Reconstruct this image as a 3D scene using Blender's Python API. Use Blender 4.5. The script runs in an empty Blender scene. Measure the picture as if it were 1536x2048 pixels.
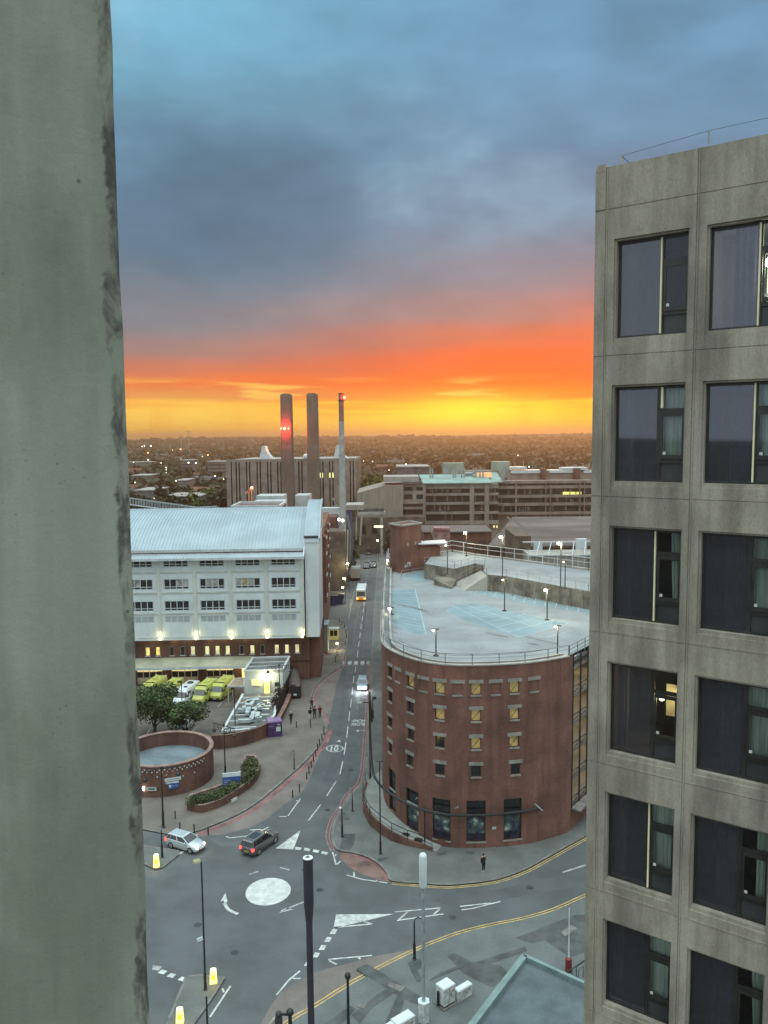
import bpy, math, random
from mathutils import Vector, Matrix
random.seed(7)
rad = math.radians
SC = bpy.context.scene
COL = SC.collection

# ------------------------------------------------------------------ camera
EYE = 40.0; FPX = 1600.0; PITCH = rad(5.43); ROLL = rad(.56)
cp, sp, cr, sr = math.cos(PITCH), math.sin(PITCH), math.cos(ROLL), math.sin(ROLL)
FW = Vector((0, cp, -sp)); R0 = Vector((1, 0, 0)); U0 = Vector((0, sp, cp))
RV = R0*cr - U0*sr; UV_ = U0*cr + R0*sr
cam = bpy.data.objects.new('camera', bpy.data.cameras.new('camera'))
COL.objects.link(cam); SC.camera = cam
cam.data.sensor_fit = 'HORIZONTAL'; cam.data.sensor_width = 36; cam.data.lens = 36*FPX/1536
cam.data.clip_start = .05; cam.data.clip_end = 30000
cam.matrix_world = Matrix(((RV.x, UV_.x, -FW.x, 0), (RV.y, UV_.y, -FW.y, 0), (RV.z, UV_.z, -FW.z, EYE), (0, 0, 0, 1)))
SC.view_settings.view_transform = 'Standard'; SC.view_settings.look = 'None'
SC.view_settings.exposure = 0.16; SC.view_settings.gamma = 1
SC.render.resolution_x = 768; SC.render.resolution_y = 1024

def ray(u, v): return FW + RV*((u-768)/FPX) + UV_*((1024-v)/FPX)
def G(u, v, z=0):                      # survey point: the photo's pixel on the level z
    d = ray(u, v); t = (z-EYE)/d.z; return Vector((d.x*t, d.y*t, z))
def AY(u, v, Y):
    d = ray(u, v); t = Y/d.y; return Vector((d.x*t, Y, EYE+d.z*t))
def pr(p):
    q = Vector(p)-Vector((0, 0, EYE)); w = q.dot(FW)
    return 768+FPX*q.dot(RV)/w, 1024-FPX*q.dot(UV_)/w
def HT(v, p):                          # height whose pixel row is v above plan point p
    lo, hi = -10, 120
    for _ in range(40):
        m = (lo+hi)/2
        if pr((p[0], p[1], m))[1] > v: lo = m
        else: hi = m
    return lo
def S(r, g, b):
    f = lambda c: (c/255/12.92) if c/255 <= .04045 else ((c/255+.055)/1.055)**2.4
    return (f(r), f(g), f(b))

# ------------------------------------------------------------------ world: dusk sky
W = bpy.data.worlds.new('World'); SC.world = W; W.use_nodes = True
nt = W.node_tree; nt.nodes.clear()
def nd(t, tree=None, **k):
    n = (tree or nt).nodes.new(t)
    for a, b in k.items(): setattr(n, a, b)
    return n
def mth(op, a, b=None, c=None, tree=None, clamp=False):
    T = tree or nt
    n = T.nodes.new('ShaderNodeMath'); n.operation = op; n.use_clamp = clamp
    for i, x in enumerate((a, b, c)):
        if x is None: continue
        if isinstance(x, (int, float)): n.inputs[i].default_value = x
        else: T.links.new(x, n.inputs[i])
    return n.outputs[0]
def mixc(fac, a, b, mode='MIX', tree=None):
    T = tree or nt
    n = T.nodes.new('ShaderNodeMix'); n.data_type = 'RGBA'; n.blend_type = mode
    for s_, x in ((n.inputs[0], fac), (n.inputs[6], a), (n.inputs[7], b)):
        if isinstance(x, (int, float)): s_.default_value = x
        elif isinstance(x, tuple): s_.default_value = (*x, 1)
        else: T.links.new(x, s_)
    return n.outputs[2]
def sstep(x, a, b, tree=None):
    T = tree or nt
    n = T.nodes.new('ShaderNodeMapRange'); n.interpolation_type = 'SMOOTHSTEP'
    n.inputs[1].default_value = a; n.inputs[2].default_value = b
    T.links.new(x, n.inputs[0]); return n.outputs[0]
tc = nd('ShaderNodeTexCoord'); sx = nd('ShaderNodeSeparateXYZ'); nt.links.new(tc.outputs['Generated'], sx.inputs[0])
DX, DY, DZ = sx.outputs
el = mth('MULTIPLY', mth('ARCSINE', DZ), 57.2958)
az = mth('MULTIPLY', mth('ARCTAN2', DX, DY), 57.2958)
def wnoise(sx_, sz_, detail, scale, off=0):
    cb = nd('ShaderNodeCombineXYZ')
    nt.links.new(mth('MULTIPLY', az, sx_), cb.inputs[0]); nt.links.new(mth('MULTIPLY', el, sz_), cb.inputs[1]); cb.inputs[2].default_value = off
    n = nd('ShaderNodeTexNoise'); n.inputs['Scale'].default_value = scale; n.inputs['Detail'].default_value = detail
    nt.links.new(cb.outputs[0], n.inputs['Vector']); return n.outputs[0]
nA = wnoise(.05, .10, 4, 1.0, 3.1)      # big soft masses
nB = wnoise(.10, .9, 5, 1.0, 8.7)       # streaks near the horizon
nC = wnoise(.35, .12, 3, 1.0, 1.3)      # rain shafts
amp = mth('MULTIPLY_ADD', sstep(el, 4, 18), 8.0, 0.5)
elw = mth('ADD', el, mth('MULTIPLY', mth('SUBTRACT', nA, .5), amp))
elw = mth('ADD', elw, mth('MULTIPLY', mth('SUBTRACT', nB, .5), .9))
t = mth('DIVIDE', elw, 40.0, clamp=True)
def ramp(stops):
    r = nd('ShaderNodeValToRGB'); r.color_ramp.interpolation = 'EASE'
    e = r.color_ramp.elements
    e[0].position = 0; e[0].color = (*S(*stops[0][1]), 1); e[1].position = stops[-1][0]/40; e[1].color = (*S(*stops[-1][1]), 1)
    for p, c in stops[1:-1]:
        x = e.new(p/40); x.color = (*S(*c), 1)
    nt.links.new(t, r.inputs[0]); return r.outputs[0]
rl = ramp([(0, (252, 184, 62)), (1.3, (250, 196, 78)), (2.35, (250, 190, 76)), (2.7, (224, 146, 84)), (3.9, (228, 118, 66)), (4.8, (196, 116, 92)), (6.0, (152, 122, 118)), (8.0, (122, 126, 136)), (13, (102, 128, 148)), (19, (102, 142, 166)), (25, (112, 168, 194)), (31, (126, 186, 210))])
rr = ramp([(0, (255, 168, 24)), (.9, (255, 206, 42)), (2.25, (255, 202, 44)), (2.55, (250, 128, 30)), (4.0, (246, 92, 28)), (5.4, (236, 84, 40)), (6.8, (200, 98, 78)), (8.4, (160, 120, 122)), (11, (126, 126, 142)), (14.5, (106, 130, 156)), (20, (104, 142, 172)), (26, (108, 152, 184)), (32, (112, 160, 194))])
skyc = mixc(sstep(az, -17, 14), rl, rr)
def blob(a0, e0, sa, se, gain):
    da = mth('DIVIDE', mth('SUBTRACT', az, a0), sa); de = mth('DIVIDE', mth('SUBTRACT', el, e0), se)
    q = mth('ADD', mth('MULTIPLY', da, da), mth('MULTIPLY', de, de))
    return mth('MULTIPLY', mth('EXPONENT', mth('MULTIPLY', q, -1)), gain, clamp=True)
skyc = mixc(blob(17.5, 6.6, 6, 3.4, .6), skyc, S(240, 112, 74))
# bright gap in the cloud low on the right, and a weaker one on the left
bar = mth('MULTIPLY', sstep(wnoise(.07, 1.5, 5, 1.0, 41.5), .52, .64), mth('MULTIPLY', sstep(el, .5, 1.0), sstep(el, 3.2, 2.2)))
skyc = mixc(mth('MULTIPLY', bar, .55), skyc, S(238, 138, 48))
core = blob(6.0, 1.55, 5.0, 1.1, 1.0)
skyc = mixc(mth('MULTIPLY', core, .95), skyc, S(255, 240, 62))
skyc = mixc(blob(-14.2, 1.7, 4, .9, .55), skyc, S(255, 214, 92))
# ragged bright breaks under the cloud base
br = mth('MULTIPLY', sstep(nB, .54, .66), mth('MULTIPLY', sstep(el, 2.2, 2.9), sstep(el, 4.3, 3.3)))
skyc = mixc(mth('MULTIPLY', br, .8), skyc, S(252, 206, 96))
shaft = mth('MULTIPLY', mth('MULTIPLY', sstep(nC, .5, .72), sstep(el, 3, 1.8)), .28)
skyc = mixc(shaft, skyc, S(240, 150, 40))
# darker masses of cloud higher up, one heavy on the left
dk = mth('MULTIPLY', sstep(mth('ADD', nA, blob(-11, 15.5, 9, 5, .35)), .5, .78), sstep(el, 8, 13))
skyc = mixc(mth('MULTIPLY', dk, .75), skyc, S(82, 112, 136))
lt = mth('MULTIPLY', sstep(wnoise(.07, .12, 4, 1.0, 15.2), .52, .72), sstep(el, 10, 16))
skyc = mixc(mth('MULTIPLY', lt, .5), skyc, S(146, 182, 204))
nD = wnoise(.09, .20, 8, 1.0, 21.4); nE = wnoise(.22, .5, 7, 1.0, 33.0)
tex = mth('ADD', mth('MULTIPLY', mth('SUBTRACT', nD, .5), 1.0), mth('MULTIPLY', mth('SUBTRACT', nE, .5), .5))
tex = mth('MULTIPLY_ADD', tex, mth('MULTIPLY_ADD', sstep(el, 3, 9), .42, .22), 1.0)
cmb = nd('ShaderNodeCombineColor'); [nt.links.new(tex, cmb.inputs[i]) for i in range(3)]
skyc = mixc(1.0, skyc, cmb.outputs[0], 'MULTIPLY')
# sky overhead and behind the viewer, made extra bright to light the ground
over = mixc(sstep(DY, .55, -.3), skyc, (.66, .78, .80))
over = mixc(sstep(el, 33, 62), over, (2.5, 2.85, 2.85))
nish = nd('ShaderNodeTexSky', sky_type='NISHITA'); nish.sun_disc = False
nish.sun_elevation = rad(2.5); nish.sun_rotation = rad(9); nish.dust_density = 3
over = mixc(.004, over, nish.outputs[0], 'ADD')
over = mixc(sstep(el, -.6, -3), over, (.05, .05, .05))
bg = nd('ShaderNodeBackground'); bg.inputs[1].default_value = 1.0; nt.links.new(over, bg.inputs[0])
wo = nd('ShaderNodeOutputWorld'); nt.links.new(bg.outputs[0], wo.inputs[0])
# low sun behind the cloud bank, almost on the horizon ahead
sun = bpy.data.objects.new('sun', bpy.data.lights.new('sun', 'SUN')); COL.objects.link(sun)
sun.data.energy = .9; sun.data.angle = rad(10); sun.data.color = (1, .50, .16)
sun.rotation_euler = (rad(87.5), 0, rad(171))

# ------------------------------------------------------------------ helpers
MATS = {}
def M(name, col, rough=.75, var=.22, scale=.6, fine=12., fvar=.12, metal=0, bump=0, spec=.35, stretch=(1, 1, 1), tint=None, emit=0, coat=0, streak=0):
    if name in MATS: return MATS[name]
    m = bpy.data.materials.new(name); m.use_nodes = True; T = m.node_tree; b = T.nodes['Principled BSDF']
    b.inputs['Roughness'].default_value = rough; b.inputs['Metallic'].default_value = metal
    b.inputs['Specular IOR Level'].default_value = spec; b.inputs['Coat Weight'].default_value = coat
    tcn = T.nodes.new('ShaderNodeTexCoord'); mp = T.nodes.new('ShaderNodeMapping'); mp.inputs['Scale'].default_value = stretch
    T.links.new(tcn.outputs['Object'], mp.inputs[0])
    def nz(s, d):
        n = T.nodes.new('ShaderNodeTexNoise'); n.inputs['Scale'].default_value = s; n.inputs['Detail'].default_value = d
        n.inputs['Roughness'].default_value = .6; T.links.new(mp.outputs[0], n.inputs['Vector']); return n.outputs[0]
    a = nz(scale, 5); f = nz(fine, 2)
    dark = tuple(c*(1-2.2*var) if var < .45 else c*.05 for c in col); lightc = tuple(min(1, c*(1+1.6*var)) for c in col)
    if tint: lightc = tint
    c1 = mixc(sstep(a, .3, .7, T), dark, lightc, tree=T)
    c2 = mixc(1.0, c1, mixc(f, (1-fvar*1.6,)*3, (1+fvar,)*3, tree=T), 'MULTIPLY', T)
    if streak:
        m2 = T.nodes.new('ShaderNodeMapping'); m2.inputs['Scale'].default_value = (5, 5, .28); T.links.new(tcn.outputs['Object'], m2.inputs[0])
        n2 = T.nodes.new('ShaderNodeTexNoise'); n2.inputs['Scale'].default_value = 1; n2.inputs['Detail'].default_value = 5; T.links.new(m2.outputs[0], n2.inputs['Vector'])
        c2 = mixc(1.0, c2, mixc(sstep(n2.outputs[0], .32, .62, T), (1-streak,)*3, (1+streak*.35,)*3, tree=T), 'MULTIPLY', T)
    T.links.new(c2, b.inputs['Base Color'])
    if emit:
        T.links.new(c2, b.inputs['Emission Color']); b.inputs['Emission Strength'].default_value = emit
    if bump:
        bp = T.nodes.new('ShaderNodeBump'); bp.inputs['Strength'].default_value = bump; bp.inputs['Distance'].default_value = .02
        T.links.new(f, bp.inputs['Height']); T.links.new(bp.outputs[0], b.inputs['Normal'])
    MATS[name] = m; return m
def brickmat(name, c1, c2, mortar, bw=.225, bh=.075):
    m = bpy.data.materials.new(name); m.use_nodes = True; T = m.node_tree; b = T.nodes['Principled BSDF']
    b.inputs['Roughness'].default_value = .88; b.inputs['Specular IOR Level'].default_value = .25
    tcn = T.nodes.new('ShaderNodeTexCoord')
    k = T.nodes.new('ShaderNodeTexBrick'); k.inputs['Scale'].default_value = 1; k.inputs['Brick Width'].default_value = bw; k.inputs['Row Height'].default_value = bh
    k.inputs['Mortar Size'].default_value = .008; k.inputs['Color1'].default_value = (*c1, 1); k.inputs['Color2'].default_value = (*c2, 1); k.inputs['Mortar'].default_value = (*mortar, 1)
    T.links.new(tcn.outputs['UV'], k.inputs['Vector'])
    def nz(s, d):
        n = T.nodes.new('ShaderNodeTexNoise'); n.inputs['Scale'].default_value = s; n.inputs['Detail'].default_value = d
        T.links.new(tcn.outputs['Object'], n.inputs['Vector']); return n.outputs[0]
    c = mixc(1.0, k.outputs[0], mixc(sstep(nz(.35, 6), .3, .72, T), (.72, .72, .74), (1.2, 1.16, 1.12), tree=T), 'MULTIPLY', T)
    c = mixc(1.0, c, mixc(nz(3.0, 4), (.8, .8, .8), (1.18, 1.18, 1.18), tree=T), 'MULTIPLY', T)
    m2 = T.nodes.new('ShaderNodeMapping'); m2.inputs['Scale'].default_value = (1.6, 1.6, .09); T.links.new(tcn.outputs['Object'], m2.inputs[0])
    n2 = T.nodes.new('ShaderNodeTexNoise'); n2.inputs['Scale'].default_value = 1; n2.inputs['Detail'].default_value = 6; T.links.new(m2.outputs[0], n2.inputs['Vector'])
    c = mixc(1.0, c, mixc(sstep(n2.outputs[0], .3, .65, T), (.80, .82, .84), (1.1, 1.08, 1.05), tree=T), 'MULTIPLY', T)
    sp_ = T.nodes.new('ShaderNodeTexNoise'); sp_.inputs['Scale'].default_value = 9; sp_.inputs['Detail'].default_value = 3; T.links.new(tcn.outputs['UV'], sp_.inputs['Vector'])
    c = mixc(1.0, c, mixc(sp_.outputs[0], (.72, .72, .72), (1.28, 1.28, 1.28), tree=T), 'MULTIPLY', T)
    T.links.new(c, b.inputs['Base Color']); MATS[name] = m; return m
def glassmat(name, tint=(.75, .8, .82), refl=1.0):
    m = bpy.data.materials.new(name); m.use_nodes = True; T = m.node_tree; T.nodes.clear()
    o = T.nodes.new('ShaderNodeOutputMaterial'); tr = T.nodes.new('ShaderNodeBsdfTransparent'); tr.inputs[0].default_value = (*tint, 1)
    gl = T.nodes.new('ShaderNodeBsdfGlossy'); gl.inputs['Roughness'].default_value = .03
    fr = T.nodes.new('ShaderNodeFresnel'); fr.inputs[0].default_value = 1.5
    nn = T.nodes.new('ShaderNodeTexNoise'); nn.inputs['Scale'].default_value = .8
    bp = T.nodes.new('ShaderNodeBump'); bp.inputs['Strength'].default_value = .05; T.links.new(nn.outputs[0], bp.inputs['Height']); T.links.new(bp.outputs[0], gl.inputs['Normal'])
    mx = T.nodes.new('ShaderNodeMixShader')
    gl.inputs[0].default_value = (.82, .84, 1., 1)
    T.links.new(mth('MULTIPLY', fr.outputs[0], 1.5*refl, tree=T, clamp=True), mx.inputs[0]); T.links.new(tr.outputs[0], mx.inputs[1]); T.links.new(gl.outputs[0], mx.inputs[2]); 
    if refl > 1.5:
        df = T.nodes.new('ShaderNodeBsdfDiffuse'); df.inputs[0].default_value = (.052, .054, .068, 1); m3 = T.nodes.new('ShaderNodeMixShader'); m3.inputs[0].default_value = .5
        T.links.new(tr.outputs[0], m3.inputs[1]); T.links.new(df.outputs[0], m3.inputs[2]); T.links.new(m3.outputs[0], mx.inputs[1])
    T.links.new(mx.outputs[0], o.inputs[0])
    MATS[name] = m; return m
def emat(name, col, strength, var=0.0):
    if name in MATS: return MATS[name]
    m = bpy.data.materials.new(name); m.use_nodes = True; T = m.node_tree; b = T.nodes['Principled BSDF']
    b.inputs['Base Color'].default_value = (*[min(.8, c) for c in col], 1); b.inputs['Emission Strength'].default_value = strength
    if var:
        tcn = T.nodes.new('ShaderNodeTexCoord'); n = T.nodes.new('ShaderNodeTexNoise'); n.inputs['Scale'].default_value = 1.6; n.inputs['Detail'].default_value = 4
        T.links.new(tcn.outputs['Object'], n.inputs['Vector'])
        T.links.new(mixc(sstep(n.outputs[0], .35, .65, T), tuple(c*(1-var) for c in col), col, tree=T), b.inputs['Emission Color'])
    else: b.inputs['Emission Color'].default_value = (*col, 1)
    MATS[name] = m; return m

FR = {}
class MB:
    def __init__(s): s.v = []; s.f = []; s.uv = []; s.mi = []; s.cur = 0
    def face(s, pts, uv=None):
        n = len(s.v); s.v += [tuple(p) for p in pts]; s.f.append(tuple(range(n, n+len(pts)))); s.uv.append(uv); s.mi.append(s.cur)
    def quadw(s, a, b, c, d):          # wall quad with metric uv
        w = (Vector(b)-Vector(a)).length; h = (Vector(d)-Vector(a)).length
        s.face((a, b, c, d), ((0, 0), (w, 0), (w, h), (0, h)))
    def hexa(s, p):                    # p: 4 bottom ccw, 4 top
        for q in ((3, 2, 1, 0), (4, 5, 6, 7), (0, 1, 5, 4), (1, 2, 6, 5), (2, 3, 7, 6), (3, 0, 4, 7)):
            s.quadw(*[p[i] for i in q])
    def box(s, x0, x1, y0, y1, z0, z1):
        s.hexa([(x0, y0, z0), (x1, y0, z0), (x1, y1, z0), (x0, y1, z0), (x0, y0, z1), (x1, y0, z1), (x1, y1, z1), (x0, y1, z1)])
    def obox(s, c, ux, lx, ly, z0, z1): # oriented box, c centre, ux unit dir (x,y)
        ux = Vector((ux[0], ux[1])).normalized(); uy = Vector((-ux.y, ux.x)); P = []
        for z in (z0, z1):
            for a, b in ((-1, -1), (1, -1), (1, 1), (-1, 1)):
                q = Vector((c[0], c[1]))+ux*(a*lx/2)+uy*(b*ly/2); P.append((q.x, q.y, z))
        s.hexa(P)
    def prism(s, poly, z0, z1, top=True, bottom=False, sides=True):
        P = [(p[0], p[1]) for p in poly]
        A = sum(P[i][0]*P[(i+1) % len(P)][1]-P[(i+1) % len(P)][0]*P[i][1] for i in range(len(P)))
        if A < 0: P = P[::-1]
        if top: s.face([(x, y, z1) for x, y in P])
        if bottom: s.face([(x, y, z0) for x, y in P[::-1]])
        if sides:
            acc = 0
            for i in range(len(P)):
                a, b = P[i], P[(i+1) % len(P)]; L = math.dist(a, b)
                s.face([(*a, z0), (*b, z0), (*b, z1), (*a, z1)], ((acc, z0), (acc+L, z0), (acc+L, z1), (acc, z1))); acc += L
    def beam(s, a, b, w, h=None):      # box section bar between points
        h = h or w; a = Vector(a); b = Vector(b); d = (b-a)
        if d.length < 1e-6: return
        d.normalize(); up = Vector((0, 0, 1)) if abs(d.z) < .95 else Vector((0, 1, 0))
        x = d.cross(up).normalized(); y = x.cross(d)
        s.hexa([a-x*w/2-y*h/2, a+x*w/2-y*h/2, a+x*w/2+y*h/2, a-x*w/2+y*h/2, b-x*w/2-y*h/2, b+x*w/2-y*h/2, b+x*w/2+y*h/2, b-x*w/2+y*h/2])
    def tube(s, pts, r, n=8, r2=None, cap=True):
        pts = [Vector(p) for p in pts]; N = len(pts); rings = []
        for i, p in enumerate(pts):
            d = (pts[min(i+1, N-1)]-pts[max(i-1, 0)]).normalized(); up = Vector((0, 0, 1)) if abs(d.z) < .9 else Vector((0, 1, 0))
            x = d.cross(up).normalized(); y = d.cross(x)
            rr_ = r[i] if isinstance(r, (list, tuple)) else (r if r2 is None else r+(r2-r)*i/(N-1))
            rings.append([p+(x*math.cos(k*math.tau/n)+y*math.sin(k*math.tau/n))*rr_ for k in range(n)])
        s.rings(rings, cap)
    def rings(s, rings, cap=True):
        n = len(rings[0]); base = len(s.v)
        for rg in rings: s.v += [tuple(p) for p in rg]
        for i in range(len(rings)-1):
            for k in range(n):
                a = base+i*n+k; b = base+i*n+(k+1) % n; s.f.append((a, b, b+n, a+n)); s.uv.append(None); s.mi.append(s.cur)
        if cap:
            s.f.append(tuple(base+k for k in range(n))[::-1]); s.f.append(tuple(base+(len(rings)-1)*n+k for k in range(n))); s.uv += [None, None]; s.mi += [s.cur]*2
    def lathe(s, prof, c=(0, 0, 0), n=16):   # prof [(r,z)]
        s.rings([[(c[0]+r*math.cos(k*math.tau/n), c[1]+r*math.sin(k*math.tau/n), c[2]+z) for k in range(n)] for r, z in prof])
    def ball(s, c, r, n=10, sz=1):
        s.lathe([(max(.001, r*math.sin(math.pi*i/6)), -r*sz*math.cos(math.pi*i/6)) for i in range(7)], c, n)
    def build(s, name, mat, parent=None, world=False, smooth=False, mats=None):
        me = bpy.data.meshes.new(name); vs = s.v
        if world and parent is not None:
            I = FR[parent.name].inverted(); vs = [tuple(I @ Vector(p)) for p in vs]
        me.from_pydata(vs, [], s.f); ms = mats or [mat]
        for m in ms: me.materials.append(m)
        if mats: me.polygons.foreach_set('material_index', s.mi)
        if any(u is not None for u in s.uv):
            ul = me.uv_layers.new(name='UVMap')
            for p, u in zip(me.polygons, s.uv):
                if u:
                    for li, c in zip(p.loop_indices, u): ul.data[li].uv = c
        if smooth: me.polygons.foreach_set('use_smooth', [True]*len(me.polygons))
        me.update()
        o = bpy.data.objects.new(name, me); COL.objects.link(o)
        if smooth:
            md = o.modifiers.new('es', 'EDGE_SPLIT'); md.split_angle = rad(38)
        if parent is not None: o.parent = parent; FR[o.name] = FR[parent.name]
        return o
def tag(o, label, cat, group=None):
    o['label'] = label; o['category'] = cat
    if group: o['group'] = group
    return o
def thing(name, label, cat, loc=(0, 0, 0), rz=0, group=None):
    o = bpy.data.objects.new(name, None); COL.objects.link(o); o.empty_display_size = .3
    o.location = loc; o.rotation_euler = (0, 0, rz); FR[o.name] = Matrix.Translation(Vector(loc)) @ Matrix.Rotation(rz, 4, 'Z')
    return tag(o, label, cat, group)
def struct(mb, name, mat, kind='structure', **k):
    o = mb.build(name, mat, **k); o['kind'] = kind; return o
def dup(root, loc, rz=None, label=None, group=None):
    kids = {}
    for ob in COL.objects:
        if ob.parent: kids.setdefault(ob.parent.name, []).append(ob)
    def cpy(o, par):
        c = o.copy(); COL.objects.link(c)
        if par: c.parent = par
        for ch in kids.get(o.name, []): cpy(ch, c)
        return c
    r = cpy(root, None); r.location = loc
    if rz is not None: r.rotation_euler = (0, 0, rz)
    if label: r['label'] = label
    if group: r['group'] = group
    return r
def point(loc, power, col=(1, .78, .42), size=.15, parent=None, name='lamp_light'):
    l = bpy.data.lights.new(name, 'POINT'); l.energy = power; l.color = col; l.shadow_soft_size = size
    o = bpy.data.objects.new(name, l); o.location = loc; COL.objects.link(o)
    if parent is not None: o.parent = parent
    return o
def wallfield(mb, f, SS, ZZ, cell, maxstep=None):
    SS = sorted(set(round(x, 4) for x in SS)); ZZ = sorted(set(round(x, 4) for x in ZZ))
    if maxstep:
        q = [SS[0]]
        for a in SS[1:]:
            n = max(1, math.ceil((a-q[-1])/maxstep)); b0 = q[-1]
            for i in range(1, n+1): q.append(b0+(a-b0)*i/n)
        SS = q
    nS, nZ = len(SS)-1, len(ZZ)-1
    D = [[cell((SS[i]+SS[i+1])/2, (ZZ[j]+ZZ[j+1])/2) for j in range(nZ)] for i in range(nS)]
    for i in range(nS):
        for j in range(nZ):
            d, hole = D[i][j]; s0, s1, z0, z1 = SS[i], SS[i+1], ZZ[j], ZZ[j+1]
            if not hole: mb.face([f(s0, z0, d), f(s1, z0, d), f(s1, z1, d), f(s0, z1, d)], ((s0, z0), (s1, z0), (s1, z1), (s0, z1)))
            if i+1 < nS:
                e = D[i+1][j][0]
                if abs(e-d) > 1e-5: mb.face([f(s1, z0, d), f(s1, z0, e), f(s1, z1, e), f(s1, z1, d)], ((0, z0), (abs(e-d), z0), (abs(e-d), z1), (0, z1)))
            if j+1 < nZ:
                e = D[i][j+1][0]
                if abs(e-d) > 1e-5: mb.face([f(s0, z1, d), f(s1, z1, d), f(s1, z1, e), f(s0, z1, e)], ((s0, 0), (s1, 0), (s1, abs(e-d)), (s0, abs(e-d))))
    return mb
def ribbon(mb, pts, w, z):             # flat strip of width w along plan points
    P = [Vector((p[0], p[1])) for p in pts]; L = []; Rr = []
    for i, p in enumerate(P):
        d = (P[min(i+1, len(P)-1)]-P[max(i-1, 0)]).normalized(); n = Vector((-d.y, d.x))
        L.append(p+n*w/2); Rr.append(p-n*w/2)
    for i in range(len(P)-1): mb.face([(*Rr[i], z), (*Rr[i+1], z), (*L[i+1], z), (*L[i], z)])
def offs(pts, d):
    P = [Vector((p[0], p[1])) for p in pts]; o = []
    for i, p in enumerate(P):
        e = (P[min(i+1, len(P)-1)]-P[max(i-1, 0)]).normalized(); o.append(p+Vector((-e.y, e.x))*d)
    return o
def smoothpts(pts, n=4):               # catmull-rom
    P = [Vector((p[0], p[1])) for p in pts]; o = []
    for i in range(len(P)-1):
        a, b, c, d = P[max(i-1, 0)], P[i], P[i+1], P[min(i+2, len(P)-1)]
        for k in range(n):
            u = k/n; o.append(.5*((2*b)+(c-a)*u+(2*a-5*b+4*c-d)*u*u+(3*b-a-3*c+d)*u**3))
    o.append(P[-1]); return o
def gp(L, z=0): return [G(u, v, z) for u, v in L]

# materials
m_asph = M('asphalt', (.094, .103, .108), .85, .09, .22, 9, .16)
m_asph2 = M('asphalt_worn', (.105, .108, .106), .88, .10, .3, 9, .16)
m_pave = M('pavement_slabs', (.130, .140, .134), .9, .09, .35, 7, .18)
m_paver = M('brown_pavers', (.152, .140, .122), .9, .09, .3, 7, .18)
m_bay = M('worn_pink_pavers', (.168, .148, .138), .9, .10, .3, 7, .16)
m_red = M('red_surfacing', (.23, .115, .112), .9, .2, .5, 7, .2)
m_kerb = M('kerb_stone', (.17, .165, .155), .85, .15, 1, 9, .15)
m_kerbd = M('dark_kerb', (.075, .065, .06), .85, .15, 1, 9, .15)
m_white = M('white_paint', (.47, .50, .48), .8, .15, 1.6, 10, .22)
m_wornw = M('worn_white_paint', (.32, .34, .33), .85, .25, 1.5, 8, .25)
m_redl = M('red_line_paint', (.30, .150, .148), .8, .15, 1.5, 8, .2)
m_yell = M('yellow_line_paint', (.50, .36, .13), .8, .15, 1.5, 8, .2)
m_patch = M('dark_tarmac_patch', (.082, .090, .090), .9, .15, .6, 8, .15)
m_conc = M('weathered_concrete', (.325, .294, .244), .9, .15, .8, 30, .22, streak=.15, bump=.3, stretch=(1, 1, .45))
m_concd = M('concrete_joint', (.09, .088, .08), .95, .2, 1, 20, .1)
m_lconc = M('pale_concrete', (.32, .31, .285), .9, .13, .3, 6, .12)
m_bconc = M('warm_concrete', (.27, .235, .205), .9, .12, .3, 6, .12)
m_brick = brickmat('red_brick', (.198, .092, .073), (.156, .073, .059), (.155, .105, .09))
m_brickd = brickmat('brown_brick', (.17, .085, .068), (.13, .065, .052), (.14, .10, .085))
m_whitep = M('white_panel', (.60, .68, .70), .6, .05, .25, 3, .05)
m_roofm = M('ribbed_metal_roof', (.285, .365, .41), .5, .06, .2, 4, .05, metal=.0, spec=.5)
m_trim = M('pale_metal_trim', (.50, .55, .57), .5, .06, 1, 6, .06)
m_deck = M('deck_surface', (.236, .262, .276), .85, .085, .22, 5, .14)
m_dbay = M('blue_bay_surface', (.185, .262, .30), .85, .08, .2, 5, .12)
m_dline = M('deck_bay_line', (.34, .43, .46), .8, .1, 1, 8, .1)
m_black = M('black_painted_steel', (.018, .020, .022), .45, .1, 3, 12, .1, spec=.5)
m_dgrey = M('dark_grey_metal', (.05, .052, .055), .5, .1, 3, 12, .1)
m_grey = M('galvanised_steel', (.34, .37, .38), .5, .12, 2, 12, .1, metal=.2)
m_frame = M('bronze_window_frame', (.028, .028, .026), .4, .15, 3, 12, .1, spec=.5)
m_cream = M('cream_strip', (.80, .74, .50), .6, .05, 2, 12, .05)
m_curt = M('net_curtain', (.70, .76, .66), .9, .12, 2.5, 9, .08, stretch=(1, 1, .2))
m_blued = M('dark_blue_curtain', (.12, .12, .20), .9, .2, 1.5, 9, .08)
m_room = M('dim_room', (.30, .27, .25), .95, .2, .6, 6, .05)
m_panel = M('dark_spandrel', (.045, .05, .052), .35, .1, 1, 8, .06)
m_dglass = M('dark_window_glass', (.018, .021, .026), .08, .25, .7, 6, .05, spec=.7)
m_gglass = M('grey_window_glass', (.085, .095, .10), .12, .3, .5, 3, .1, spec=.6)
m_blind = M('closed_blinds', (.33, .34, .32), .7, .25, 1.1, 9, .1)
m_glass = glassmat('clear_glass')
m_tglass = glassmat('tinted_glass', (.85, .85, .92), 1.9)
m_litw = emat('lit_window', (1., .66, .20), 1.15, .75)
m_litp = emat('pale_lit_window', (.95, .82, .45), .8, .7)
m_lamp = emat('lamp_glow', (1., .90, .58), 60)
m_lampw = emat('white_lamp_glow', (1., .93, .72), 18)
m_redlt = emat('red_beacon_glow', (1., .12, .06), 18)
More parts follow.
